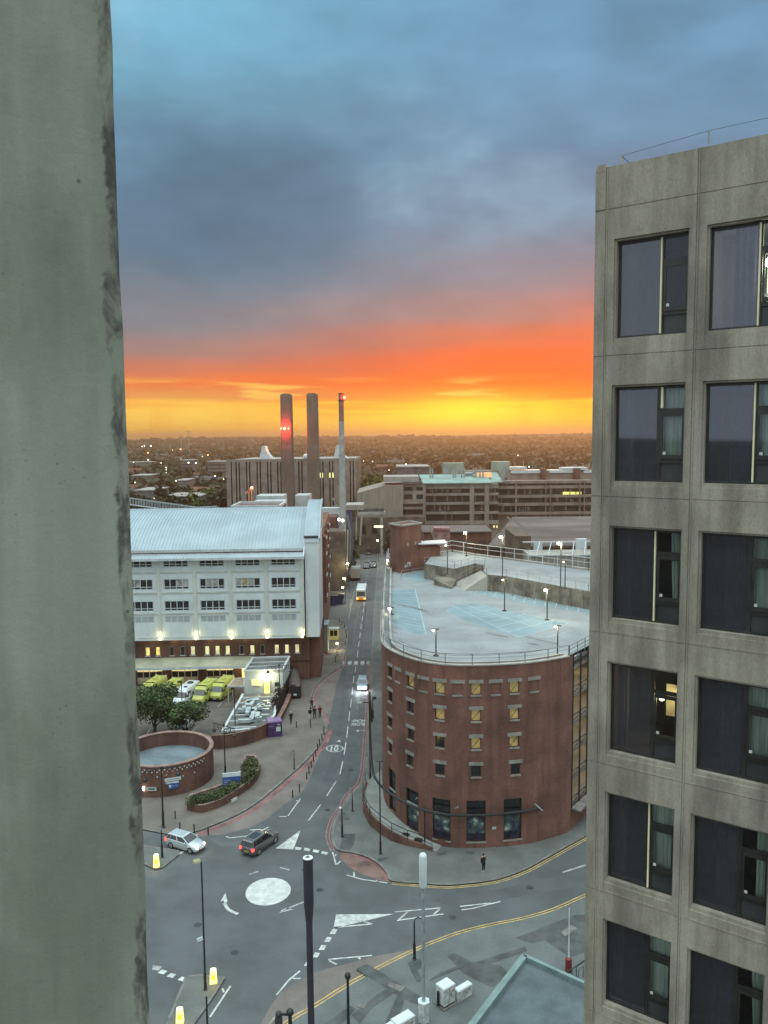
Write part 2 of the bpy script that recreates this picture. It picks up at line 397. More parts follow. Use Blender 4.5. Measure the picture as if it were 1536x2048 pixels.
m_yel = M('high_visibility_yellow', (.46, .50, .12), .4, .06, 1, 6, .04, coat=.3)
m_bodyw = M('white_car_paint', (.62, .68, .70), .35, .04, 1, 6, .03, coat=.5)
m_silver = M('silver_car_paint', (.46, .52, .54), .3, .04, 1, 6, .03, metal=.35, coat=.5)
m_gunm = M('gunmetal_car_paint', (.13, .125, .13), .3, .04, 1, 6, .03, metal=.4, coat=.5)
m_blackp = M('black_car_paint', (.02, .02, .03), .25, .04, 1, 6, .03, coat=.6)
m_tyre = M('tyre_rubber', (.02, .02, .02), .9, .1, 3, 12, .1)
m_alloy = M('alloy_wheel', (.38, .4, .41), .35, .1, 3, 12, .05, metal=.6)
m_cglass = M('car_glass', (.02, .026, .03), .06, .1, 1, 6, .02, spec=.8)
m_tail = emat('tail_lamp_glow', (1, .05, .04), 3.2)
m_head = emat('head_lamp_glow', (1, .88, .5), 2.4)
m_headb = emat('bright_head_lamp_glow', (.92, .98, 1), 16)
m_purple = M('purple_paint', (.075, .04, .14), .5, .12, 1.2, 8, .08)
m_leaf = M('tree_leaves', (.072, .112, .044), .8, .38, .5, 4, .3)
m_leaf2 = M('dark_leaves', (.046, .048, .024), .85, .24, .12, 1.2, .35)
m_leaf3 = M('spring_leaves', (.10, .12, .03), .85, .35, .4, 2, .3)
m_hedge = M('clipped_hedge', (.088, .115, .050), .9, .36, 1.6, 14, .3)
m_bark = M('bark', (.06, .048, .036), .95, .25, 3, 12, .2)
m_skin = M('skin', (.42, .25, .18), .6, .05, 3, 12, .03)
m_hair = M('dark_hair', (.02, .016, .014), .7, .1, 6, 20, .1)
m_dcloth = M('black_cloth', (.018, .018, .022), .9, .15, 6, 20, .1)
m_wcloth = M('white_cloth', (.6, .6, .58), .9, .08, 6, 20, .05)
m_rcloth = M('maroon_cloth', (.20, .03, .035), .9, .15, 6, 20, .1)
m_bcloth = M('navy_cloth', (.02, .025, .05), .9, .15, 6, 20, .1)
m_blue = M('blue_sign', (.045, .10, .30), .5, .05, 2, 8, .03)
m_copper = M('green_copper', (.23, .34, .31), .7, .1, .3, 4, .1)
m_orange = M('orange_plastic', (.62, .27, .04), .5, .1, 2, 8, .05)

# ================================================================== GROUND
def terr(x, y):
    r = math.hypot(x, y)
    q = min(1, max(0, (r-1400)/3400)); q = q*q*(3-2*q)
    w = 5*math.sin(x*.0011+1.3)+4*math.sin(x*.0029+y*.0008)+3*math.sin(x*.0071+2)+2.2*math.sin(y*.0053+x*.001)
    far = 1 if r < 5200 else max(0, 1-(r-5200)/2500)
    return -.06+q*(34+w)*far + min(1, max(0, (r-500)/900))*(1.5*math.sin(x*.012)+1.5*math.sin(y*.009))
mb = MB(); xs = [-9000+300*i for i in range(61)]; ys = [-2000, -1000, -300, 0, 20, 150, 300, 420]+[500+100*i for i in range(56)]+[6500, 7200, 8200, 9500]
for i in range(len(xs)-1):
    for j in range(len(ys)-1):
        mb.face([(x, y, terr(x, y)) for x, y in ((xs[i], ys[j]), (xs[i+1], ys[j]), (xs[i+1], ys[j+1]), (xs[i], ys[j+1]))])
struct(mb, 'ground', M('far_land', (.050, .046, .030), .95, .38, .006, .05, .35), smooth=True)
mb = MB(); mb.face([(-75, 15, 0), (90, 15, 0), (90, 150, 0), (-75, 150, 0)])
struct(mb, 'road', m_asph)
# street running away
kerbR_street = [(744, 1321), (746, 1274), (749, 1216), (752, 1177), (755, 1130), (757, 1090)]
mb = MB(); mb.face([(-30, 150, -.004), (14, 150, -.004), (14, 420, -.004), (-30, 420, -.004)])
struct(mb, 'street', m_asph)
# worn, lighter approach to the hump and mended strips
mb = MB()
mb.face(gp([(648, 1400), (742, 1400), (737, 1468), (655, 1468)], .004)); mb.face(gp([(400, 1668), (560, 1612), (640, 1560), (700, 1600), (560, 1690), (440, 1692)], .004))
struct(mb, 'road_wear', M('worn_road', (.096, .104, .108), .85, .08, .3, 9, .16))

mb = MB()
for du in (-17, -8, 7, 16):
    ribbon(mb, smoothpts(gp([(672+du*1.25, 1563), (689+du*1.1, 1500), (698+du*.95, 1430), (706+du*.8, 1370), (713+du*.68, 1320), (720+du*.55, 1262), (727+du*.45, 1212)]), 3), .55, .0055)
struct(mb, 'tyre_polished_tracks', M('polished_road', (.080, .089, .098), .6, .12, .5, 9, .16))
mb = MB()
for u, v in ((470, 1905), (640, 1780), (905, 1835), (702, 1540), (655, 1620), (1060, 1775), (610, 1740), (395, 1850)):
    q = G(u, v); mb.prism([(q.x+.33*math.cos(k*.524), q.y+.33*math.sin(k*.524)) for k in range(12)], 0, .0065, sides=False)
struct(mb, 'manhole_covers', M('tar_seam', (.045, .048, .052), .7, .15, 1, 9, .15))
# pavements
kerbL = [(240, 1648), (287, 1659), (333, 1668), (362, 1671), (390, 1664), (418, 1654), (474, 1630), (516, 1604), (558, 1569), (594, 1538), (622, 1510), (642, 1485), (653, 1457), (647, 1440), (633, 1418), (622, 1398), (628, 1378), (639, 1364), (662, 1346), (681, 1333), (686, 1318), (694, 1280), (692, 1258), (676, 1244), (640, 1240)]
KL = smoothpts(gp(kerbL), 3)
close = [Vector((-14, 165)), Vector((-16, 127)), Vector((-60, 118)), Vector((-60, 82))]
mb = MB(); mb.prism(list(KL)+close, -.02, .12)
struct(mb, 'pavement_hospital', m_paver)
mb = MB(); ribbon(mb, offs(KL, .0), .32, .126)
struct(mb, 'kerb_hospital', m_kerb)
kerbR = [(757, 1090), (755, 1130), (752, 1177), (749, 1216), (746, 1274), (743.5, 1321), (742.6, 1372), (739, 1431), (736, 1481), (733, 1524), (729, 1554), (722, 1571), (700, 1592), (690, 1612), (681, 1624), (672, 1640), (666, 1659), (665, 1677), (674.7, 1700), (707.7, 1706.6), (734.8, 1715), (758.5, 1728.6), (775, 1747), (784.5, 1763), (843.5, 1767.6), (891, 1770.8), (936, 1767.6), (974, 1763), (1006, 1756), (1051, 1739), (1098.7, 1713), (1146.6, 1686), (1172, 1672), (1240, 1632), (1340, 1585)]
KR = smoothpts(gp(kerbR), 3)
mb = MB(); mb.prism(list(KR)+[Vector((60, 105)), Vector((30, 200)), Vector((2, 230))], -.02, .12)
struct(mb, 'pavement_garage', m_pave)
mb = MB(); ribbon(mb, KR, .26, .126); struct(mb, 'kerb_garage', m_kerb)
kerbB = [(1300, 1745), (1230, 1773), (1170.5, 1797), (1114.7, 1822), (1050.9, 1841), (987, 1853.7), (923, 1869.7), (878.6, 1886), (846.7, 1899), (779.7, 1931), (732, 1957), (700, 1975), (629.6, 2020), (590, 2043), (540, 2085), (480, 2160)]
KB = smoothpts(gp(kerbB), 3)
mb = MB(); mb.prism(list(KB)+[Vector((-9, 15)), Vector((60, 15)), Vector((60, 62))], -.02, .11)
struct(mb, 'pavement_corner', M('blue_grey_pavement', (.122, .140, .138), .9, .08, .3, 7, .16))
mb = MB(); ribbon(mb, offs(KB, .35), .09, .008); ribbon(mb, offs(KB, .6), .09, .008) if False else None
ribbon(mb, offs(KB, -.22), .10, .008); ribbon(mb, offs(KB, -.48), .10, .008)
kr2 = [p for p in KR if p.y < 79 and p.x > 0.3 or (p.x > .6 and p.y < 100)]
a_ = [p for p in smoothpts(gp(kerbR[23:]), 3)]
ribbon(mb, offs(a_, -.22), .09, .008); ribbon(mb, offs(a_, -.46), .09, .008)
struct(mb, 'yellow_lines', m_yell)
# the lay-by of pink pavers along the hospital kerb, the red apron at the corner, the pink lane near the corner pavement
mb = MB()
bay = [(653, 1457), (655, 1475), (646, 1497), (639, 1509), (629, 1534), (618.5, 1560), (608, 1579), (598, 1591), (568, 1609), (534, 1638), (500, 1655), (450, 1668), (390, 1674), (362, 1671), (390, 1664), (418, 1654), (474, 1630), (516, 1604), (558, 1569), (594, 1538), (622, 1510), (642, 1485)]
mb.prism(gp(bay), 0, .005, sides=False)
low = [(878, 1887), (827, 1898), (744, 1914), (686, 1930), (656.7, 1937), (629.6, 1945), (592, 1966), (561, 1985), (540, 2014), (515, 2060), (480, 2160), (540, 2085), (590, 2043), (629.6, 2020), (700, 1975), (779.7, 1931), (846.7, 1899)]
mb.prism(gp(low), 0, .005, sides=False)
lane = [(622, 1398), (628, 1378), (639, 1364), (681, 1333), (684, 1340), (672, 1372), (667, 1400), (660, 1432), (655, 1450)]
mb.prism(gp(lane), 0, .005, sides=False)
struct(mb, 'paver_strip', m_bay)
mb = MB()
apr = [(674.7, 1701), (707.7, 1707.6), (734.8, 1716), (758.5, 1729.6), (775, 1748), (783, 1763), (770, 1764), (750, 1757.4), (724.6, 1749), (696, 1733.7), (680.6, 1715)]
mb.prism(gp(apr), 0, .009, sides=False)
struct(mb, 'red_apron', M('faded_red_pavers', (.165, .105, .095), .9, .22, .45, 7, .2))
mb = MB()
ribbon(mb, offs(smoothpts(gp([(390, 1666), (418, 1656), (474, 1632), (516, 1606), (558, 1571), (594, 1540), (622, 1512), (643, 1487), (654, 1459)]), 3), -.55), .55, .010)
ribbon(mb, smoothpts(gp([(709, 1707.5), (737, 1717), (760, 1731), (775, 1748), (781, 1761)]), 3), .8, .013)
struct(mb, 'red_surfacing', m_red)
mb = MB()
for d in (-.3, -.62):
    ribbon(mb, offs(smoothpts(gp(kerbR[5:19]), 3), d), .12, .008)
ribbon(mb, offs(smoothpts(gp([(655, 1447), (648, 1436), (634, 1416), (624, 1398), (630, 1380), (641, 1366), (664, 1348), (683, 1335), (690, 1312)]), 3), -.2), .22, .012)
ribbon(mb, offs(smoothpts(gp([(655, 1447), (656, 1462), (651, 1480)]), 3), -.2), .35, .012)
struct(mb, 'red_lines', m_redl)

# markings
mk = MB(); mw = MB()
def seg(u0, v0, u1, v1, w=.12, m=None): ribbon(m or mk, [G(u0, v0), G(u1, v1)], w, .008)
for a in [(601, 1597, 576, 1632), (641.5, 1609, 617, 1641), (672, 1563, 653.5, 1592), (685.5, 1522, 680, 1548), (692, 1485, 688, 1510), (696, 1453, 693.5, 1475), (699.5, 1423, 697.5, 1442), (703, 1397, 701, 1415), (705.5, 1375, 704, 1389), (708, 1352, 706.5, 1366), (711.5, 1333, 710, 1345), (716, 1300, 714, 1315), (718.5, 1283, 717, 1293), (720.5, 1265, 719.5, 1276), (722.5, 1248, 721.5, 1258), (725, 1232, 724, 1242), (727, 1216, 726, 1225), (728.5, 1204, 728, 1211)]: seg(*a, .13)
for k in range(14):
    v0 = 1166-k*6.2
    seg(731.5+k*.85, v0, 732+k*.85, v0-3.4, .14, mw)
seg(707, 1190, 697, 1238, .12, mw); seg(703, 1198, 699, 1216, .12, mw)
seg(719, 1158, 707, 1190, .12, mw)
# give-way teeth and splitter arrows at the mini roundabout
def poly(L, m=None, z=.008): (m or mk).prism(gp(L), 0, z, sides=False)
poly([(601, 1660.5), (551.5, 1697), (587, 1699)])
for q in [(589.5, 1694, 603.5, 1695.5), (607.5, 1695.5, 621, 1698), (625, 1698.5, 639, 1701), (642, 1702, 656.5, 1705)]:
    u0, v0, u1, v1 = q; poly([(u0+2, v0), (u1, v1), (u1-3, v1+5), (u0, v0+5)])
poly([(672, 1829), (788, 1828), (746, 1838), (667, 1857)])
for u0, v0 in [(663, 1858), (652, 1874), (641, 1890), (628, 1905), (612, 1922)]:
    poly([(u0+2, v0), (u0+12, v0+1), (u0+7, v0+10), (u0-4, v0+10)])
for u0, v0 in [(318, 1941), (336, 1948), (358, 1955)]:
    poly([(u0+6, v0-2), (u0+17, v0+1), (u0+9, v0+8), (u0-3, v0+5)])
poly([(306, 1930), (324, 1933), (318, 1941), (304, 1940)], mw)
poly([(362, 1703), (369, 1703), (362, 1708), (354, 1708)])
for a in [(559, 1633, 573, 1633), (592, 1601, 600, 1603), (452, 1673, 460, 1676), (460, 1676, 508, 1670), (508, 1670, 537, 1654), (500, 1660, 524, 1659), (665, 1704, 672, 1729), (672, 1709, 670, 1712), (681, 1722, 674, 1729),
          (693, 1750, 725, 1759), (725, 1759, 775, 1766), (708, 1744, 708, 1753), (752, 1760, 757, 1764),
          (668, 1855, 744, 1848), (745, 1848, 727, 1843), (656.5, 1919, 744, 1911), (658, 1921, 673, 1929), (714, 1914, 721, 1918), (600, 1942, 578, 1960), (578, 1960, 553, 1990), (586, 1957, 601, 1957), (376, 1964, 338, 2035), (461, 1972, 420, 2034), (445, 1977, 448, 1985),
          (790, 1824, 881, 1816), (794, 1841, 887, 1828), (815, 1824, 798, 1839), (879, 1819, 868, 1828), (920, 1813, 982, 1806), (923, 1820, 945, 1817), (945, 1817, 1001, 1803)]: seg(*a, .14)
for a in [(498, 1749, 517, 1743), (560, 1735, 579, 1740), (562, 1822, 610, 1803), (1125, 1745, 1172, 1730)]: seg(*a, .2, mw)
ribbon(mk, smoothpts(gp([(449, 1806), (455, 1817), (464, 1823), (476, 1828)]), 3), .28, .008)
poly([(451, 1786), (441, 1803), (447, 1801), (449, 1808), (455, 1803)])
poly([(557, 1826), (575, 1817), (572, 1815), (588, 1819)], mw)
# mini roundabout disc
c = G(536.5, 1783)
disc = [(c.x+1.98*math.cos(a), c.y+2.15*math.sin(a)) for a in [k*math.tau/48 for k in range(48)]]
mk2 = MB(); mk2.prism(disc, 0, .03, sides=True); struct(mk2, 'roundabout_disc', M('scuffed_white_paint', (.50, .53, .51), .8, .08, 1.4, 6, .14))
# crossing squares
for u0, u1 in [(683, 691), (696, 703.5), (709, 716), (721.5, 729), (733.5, 741)]: poly([(u0, 1322.5), (u1, 1322.5), (u1-.5, 1329), (u0-.7, 1329)])
seg(681, 1331, 745, 1330.5, .1)
# hump arrows, 10 roundel
poly([(673, 1484), (679, 1479), (682, 1484)]); poly([(711.5, 1460), (720, 1460), (716, 1464.5)])
seg(721, 1461, 733, 1461, .1); seg(736, 1395, 720, 1394, .1, mw)
seg(737, 1420, 733, 1550, .05, mw)
def rl_ell(u0, v0, ru, rv, w=.16):
    P = [G(u0+ru*math.cos(a), v0+rv*math.sin(a)) for a in [k*math.tau/32 for k in range(33)]]; ribbon(mk, P, w, .008)
rl_ell(669.5, 1497, 16.3, 6.8)
struct(mk, 'road_markings', m_white); struct(mw, 'worn_markings', m_wornw)
def ground_text(txt, u0, u1, v0, v1, flip=False):
    cu = bpy.data.curves.new('t', 'FONT'); cu.body = txt; cu.align_x = 'CENTER'; cu.align_y = 'CENTER'; cu.size = 1; cu.offset = .025
    o = bpy.data.objects.new('t', cu); COL.objects.link(o)
    me = bpy.data.meshes.new_from_object(o.evaluated_get(bpy.context.evaluated_depsgraph_get())); bpy.data.objects.remove(o)
    X = [v.co.x for v in me.vertices]; Y = [v.co.y for v in me.vertices]
    tl, br_ = G((u0+u1)/2, v0), G((u0+u1)/2, v1); w = (G(u1, (v0+v1)/2)-G(u0, (v0+v1)/2)).length; h = tl.y-br_.y
    for v in me.vertices:
        x = ((v.co.x-min(X))/(max(X)-min(X))-.5)*w; y = ((v.co.y-min(Y))/(max(Y)-min(Y))-.5)*h
        if flip: x, y = -x, -y
        v.co = (x, y, 0)
    for p in me.polygons: p.flip() if p.normal.z < 0 else None
    me.materials.append(m_white); c_ = (tl+br_)/2
    ob = bpy.data.objects.new('road_lettering', me); ob.location = (c_.x, c_.y, .009); COL.objects.link(ob); ob['kind'] = 'structure'; return ob
ground_text('10', 661.5, 677, 1491.5, 1502.5); ground_text('SLOW', 702, 730, 1445.5, 1451.5, True); ground_text('HUMP', 704, 730, 1439, 1443.5, True)
# tarmac repairs
mp_ = MB(); mq = MB()
for L in [[(712, 1938), (735, 1928), (845, 1995), (860, 2000), (850, 2014), (820, 2004), (790, 1988)], [(895, 1913), (908, 1906), (950, 1925), (1000, 1930), (1020, 1948), (985, 1975), (955, 1962), (925, 1945)],
          [(950, 1925), (1050, 1893), (1055, 1902), (975, 1930)], [(1030, 1876), (1150, 1830), (1215, 1826), (1215, 1890), (1140, 1915), (1090, 1880), (1062, 1886)], [(703, 2030), (760, 1985), (790, 1970), (800, 1978), (745, 2015), (720, 2048)],
          [(815, 1925), (838, 1918), (850, 1930), (835, 1940), (845, 1962), (834, 1964), (822, 1942)], [(770, 2048), (790, 2000), (800, 1985), (812, 1988), (800, 2030), (785, 2052)], [(650, 2048), (700, 2012), (712, 2018), (680, 2052)],
          [(880, 1945), (925, 1930), (928, 1934), (858, 1962)]]:
    zq_ = .113+.003*len(mp_.f); mp_.prism([Vector((p.x, p.y)) for p in gp(L, .114)], 0, zq_, sides=False)
for L in [[(688, 1668), (711, 1667), (708, 1688), (699, 1701), (678, 1698)], [(758, 1716), (782, 1714), (760, 1724), (750, 1722)], [(875, 1704), (894, 1702), (892, 1710), (872, 1712)], [(931, 1702), (949, 1702), (948, 1708), (932, 1708)], [(672, 1626), (690, 1624), (700, 1640), (680, 1642)]]:
    mp_.prism([Vector((p.x, p.y)) for p in gp(L, .124)], 0, .124, sides=False)
struct(mp_, 'pavement_repairs', m_patch)
for L in [[(780, 1965), (812, 1974), (800, 1985), (775, 1972)], [(720, 2005), (735, 2005), (728, 2018), (714, 2014)], [(1122, 1864), (1143, 1850), (1155, 1858), (1130, 1874)]]:
    mq.prism([Vector((p.x, p.y)) for p in gp(L, .118)], 0, .146, sides=False)
struct(mq, 'pale_slab_patches', m_kerb)
mb = MB()
for L in [[(560, 1690), (640, 1700), (620, 1720), (540, 1712)], [(560, 2010), (600, 1990), (590, 2048), (540, 2060)], [(830, 1790), (990, 1780), (1170, 1740), (1175, 1770), (1000, 1800), (900, 1812)]]:
    mb.prism(gp(L), 0, .0035, sides=False)
struct(mb, 'faded_road_patches', M('faded_road', (.092, .100, .106), .88, .08, .25, 9, .16))
for k, (u_, v_, a_, b_) in enumerate([(486, 1697, 1.1, 0)]): pass
# traffic islands
for L, nm in (([(372, 1956), (400, 1953), (449, 1958), (432, 1985), (386, 2052), (330, 2110), (300, 2110), (337, 2045)], 'traffic_island'), ([(240, 1706), (268, 1718), (293, 1731), (312, 1740), (324, 1737), (357, 1711), (357, 1704), (335, 1700), (290, 1694), (235, 1688)], 'traffic_island')):
    mb = MB(); P = [Vector((p.x, p.y)) for p in gp(L)]; mb.prism(P, -.02, .12); o = struct(mb, nm, m_asph2 if '2' in nm else m_pave)
    mb = MB(); ribbon(mb, P+[P[0]], .18, .127); struct(mb, 'island_kerb', m_kerb)

# ================================================================== left pillar of the viewer's own building
t_ = thing('concrete_pillar', 'pale grey painted concrete pillar with mouldy streaked edge, close beside the viewer', 'pillar', (-.7, 1.5, 0))
Yp = 1.5; xe = AY(224, 1024, Yp).x
m_pil = bpy.data.materials.new('painted_pillar'); m_pil.use_nodes = True; T = m_pil.node_tree; b = T.nodes['Principled BSDF']; b.inputs['Roughness'].default_value = .8; b.inputs['Specular IOR Level'].default_value = .2
g_ = T.nodes.new('ShaderNodeNewGeometry'); sxyz = T.nodes.new('ShaderNodeSeparateXYZ'); T.links.new(g_.outputs['Position'], sxyz.inputs[0])
def pn(s, d, st=(1, 1, 1), dist=0):
    n = T.nodes.new('ShaderNodeTexNoise'); n.inputs['Scale'].default_value = s; n.inputs['Detail'].default_value = d; n.inputs['Roughness'].default_value = .65; n.inputs['Distortion'].default_value = dist
    mp = T.nodes.new('ShaderNodeMapping'); mp.inputs['Scale'].default_value = st; T.links.new(g_.outputs['Position'], mp.inputs[0]); T.links.new(mp.outputs[0], n.inputs['Vector']); return n.outputs[0]
basec = mixc(sstep(pn(3.2, 5, (1, 1, .5)), .3, .7, T), (.205, .222, .178), (.315, .335, .280), tree=T)
basec = mixc(1., basec, mixc(pn(520, 3), (.74, .74, .74), (1.22, 1.22, 1.22), tree=T), 'MULTIPLY', T)
ed = mth('SUBTRACT', sxyz.outputs[0], xe, tree=T)             # metres right of the arris
wob = mth('MULTIPLY', mth('SUBTRACT', pn(9, 4, (1, 1, 1.0), .6), .5, tree=T), .055, tree=T)
band = mth('MULTIPLY', sstep(mth('ADD', ed, wob, tree=T), .004, .012, T), sstep(pn(16, 6, (1, 1, .35), .4), .42, .60, T), tree=T)
basec = mixc(mth('MULTIPLY', band, .92, tree=T), basec, mixc(pn(70, 4), (.030, .030, .030), (.125, .115, .11), tree=T), tree=T)
spot = T.nodes.new('ShaderNodeTexVoronoi'); spot.inputs['Scale'].default_value = 9; T.links.new(g_.outputs['Position'], spot.inputs['Vector'])
por = T.nodes.new('ShaderNodeTexVoronoi'); por.inputs['Scale'].default_value = 60; T.links.new(g_.outputs['Position'], por.inputs['Vector'])
basec = mixc(mth('MULTIPLY', mth('MULTIPLY', sstep(por.outputs[0], .16, .08, T), sstep(pn(6, 3), .5, .62, T), tree=T), .45, tree=T), basec, (.07, .07, .06), tree=T)
basec = mixc(1.0, basec, mixc(sstep(pn(5, 5, (1, 1, .06), .3), .35, .65, T), (.88, .88, .87), (1.06, 1.06, 1.05), tree=T), 'MULTIPLY', T)
basec = mixc(mth('MULTIPLY', sstep(mth('ADD', spot.outputs[0], mth('MULTIPLY', pn(60, 3), .05, tree=T), tree=T), .075, .045, T), .7, tree=T), basec, (.05, .05, .045), tree=T)
T.links.new(basec, b.inputs['Base Color'])
bp = T.nodes.new('ShaderNodeBump'); bp.inputs['Strength'].default_value = .25; bp.inputs['Distance'].default_value = .004; T.links.new(pn(60, 4), bp.inputs['Height']); T.links.new(bp.outputs[0], b.inputs['Normal'])
mb = MB()
prof = [(xe-2.2, Yp-.35), (xe-.03, Yp-.002), (xe-.008, Yp+.002), (xe, Yp+.006), (xe+.012, Yp+.008), (xe+.021, Yp+.013), (xe+.0265, Yp+.022), (xe-.02, Yp+.14), (xe-2.2, Yp+.5)]
zz = [0, 10, 20, 30, 34]+[36+.1*i for i in range(80)]+[44, 47, 52]
rg = []
for z in zz:
    j = .0012*math.sin(z*9)+.0010*math.sin(z*23+1)+.0008*math.sin(z*51)
    rg.append([(x+(j if i in (2, 3, 4, 5, 6, 7) else 0), y, z) for i, (x, y) in enumerate(prof)])
mb.rings(rg, True); mb.build('shaft', m_pil, t_, world=True, smooth=True)

# ================================================================== concrete tower on the right
C2 = AY(1182, 1024, 20.4); C2 = Vector((C2.x, C2.y)); E2 = Vector((.81233, -.58320)); N2 = Vector((.58320, .81233))
def tf(s, z, d):
    q = C2+E2*s+N2*d; return (q.x, q.y, z)
TW = thing('concrete_tower', 'grey weathered precast concrete tower block with dark recessed windows, right of frame', 'building', (C2.x, C2.y, 0))
J = [45.47, 41.93, 38.42, 34.91, 31.43, 27.93, 24.45, 20.95, 17.45, 13.95, 10.45, 6.95, 3.45]
PX = [.27, 2.43, 4.60, 6.77, 8.94, 11.1]
wins = []
for k in range(len(J)):
    for c_ in range(5):
        s0 = .54 if c_ == 0 else PX[c_]+.28
        wins.append((s0, PX[c_+1]-.19, J[k]-3.12, J[k]-.78, k, c_))
def tcell(s, z):
    for s0, s1, z0, z1, k, c_ in wins:
        if s0 < s < s1 and z0 < z < z1: return (.30, True)
    for j in J:
        if abs(z-j) < .012: return (.014, False)
    for p in PX:
        if abs(s-p) < .010: return (.018, False)
        if abs(s-p-.05) < .006: return (.012, False)
    if z > 45.47 and s < .26: return (-.015, False)
    for s0, s1, z0, z1, k, c_ in wins:      # sloped looking shoulder round each opening
        if s0-.05 < s < s1+.03 and z0-.10 < z < z1+.05: return (.05, False)
        if s0-.05 < s < s1+.03 and z0-.32 < z < z1+.05: return (.012, False)
    return (0, False)
SS = [0, .26, 11.1]; ZZ = [0, 46.48]
for p in PX: SS += [p-.010, p+.010, p+.044, p+.056]
for j in J: ZZ += [j-.012, j+.012]
for w in wins: SS += [w[0], w[1], w[0]-.05, w[1]+.03]; ZZ += [w[2], w[3], w[2]-.10, w[3]+.05, w[2]-.32]
mb = MB(); wallfield(mb, tf, SS, [z for z in ZZ if 0 <= z <= 46.48], tcell)
# return faces and roof
for a, b_ in (((0, 0), (0, 9)),):
    mb.quadw(tf(0, 0, 9), tf(0, 0, 0), tf(0, 46.48, 0), tf(0, 46.48, 9))
mb.quadw(tf(0, 46.48, 0), tf(11.1, 46.48, 0), tf(11.1, 46.48, .35), tf(0, 46.48, .35)); mb.quadw(tf(0, 46.3, .35), tf(11.1, 46.3, .35), tf(11.1, 46.3, 9), tf(0, 46.3, 9)); mb.quadw(tf(0, 0, 9), tf(11.1, 0, 9), tf(11.1, 46.48, 9), tf(0, 46.48, 9)); mb.quadw(tf(11.1, 0, 0), tf(11.1, 0, 9), tf(11.1, 46.48, 9), tf(11.1, 46.48, 0))
mb.build('wall', m_conc, TW, world=True)
mb = MB(); mb.hexa([tf(.02, 46.40, -.02), tf(.26, 46.40, -.02), tf(.26, 46.40, .4), tf(.02, 46.40, .4), tf(.04, 46.56, 0), tf(.24, 46.56, 0), tf(.24, 46.56, .4), tf(.04, 46.56, .4)]); mb.build('corner_cap', m_conc, TW, world=True)
mb = MB()
mb.quadw(tf(0, 0, 3.4), tf(11.1, 0, 3.4), tf(11.1, 46, 3.4), tf(0, 46, 3.4))
for j in J: mb.quadw(tf(0, j-.5, .32), tf(11, j-.5, .32), tf(11, j-.5, 3.4), tf(0, j-.5, 3.4)); mb.quadw(tf(0, j-3.3, .32), tf(11, j-3.3, .32), tf(11, j-3.3, 3.4), tf(0, j-3.3, 3.4))
for p in PX: mb.quadw(tf(p, 0, .3), tf(p, 0, 3.4), tf(p, 46, 3.4), tf(p, 46, .3))
mb.build('interior', m_room, TW, world=True)
def curtain(s0, s1, z0, z1, d, gather=0, mat=m_curt, par=TW):
    m_ = MB(); n = 26; P = []
    for i in range(n+1):
        u = i/n; P.append((s0+(s1-s0)*u, d+.035*math.sin(u*21)+.015*math.sin(u*47+1)))
    for i in range(n):
        (a, da), (c_, dc) = P[i], P[i+1]
        rows = 8
        for r_ in range(rows):
            f0, f1 = r_/rows, (r_+1)/rows
            g0 = gather*(1-f0)**1.5; g1 = gather*(1-f1)**1.5
            q = lambda s, f, g: s+(g*(s1-s) if gather > 0 else 0)
            m_.face([tf(q(a, f0, g0), z0+(z1-z0)*f0, da), tf(q(c_, f0, g0), z0+(z1-z0)*f0, dc), tf(q(c_, f1, g1), z0+(z1-z0)*f1, dc), tf(q(a, f1, g1), z0+(z1-z0)*f1, da)])
    return m_.build('curtain', mat, par, world=True, smooth=False)
style = {(0, 0): dict(pole=1, c=0), (0, 1): dict(pole=1, c='lit'), (1, 0): dict(pole=.3, c=1), (1, 1): dict(pole=1, c=1), (2, 0): dict(pole=1, c='drawn'), (2, 1): dict(pole=0, c=1), (3, 0): dict(pole=0, c='glow'), (3, 1): dict(pole=0, c=1),
         (4, 0): dict(pole=1, c=1), (4, 1): dict(pole=0, c='half'), (5, 0): dict(pole=0, c=1), (5, 1): dict(pole=0, c='drawn')}
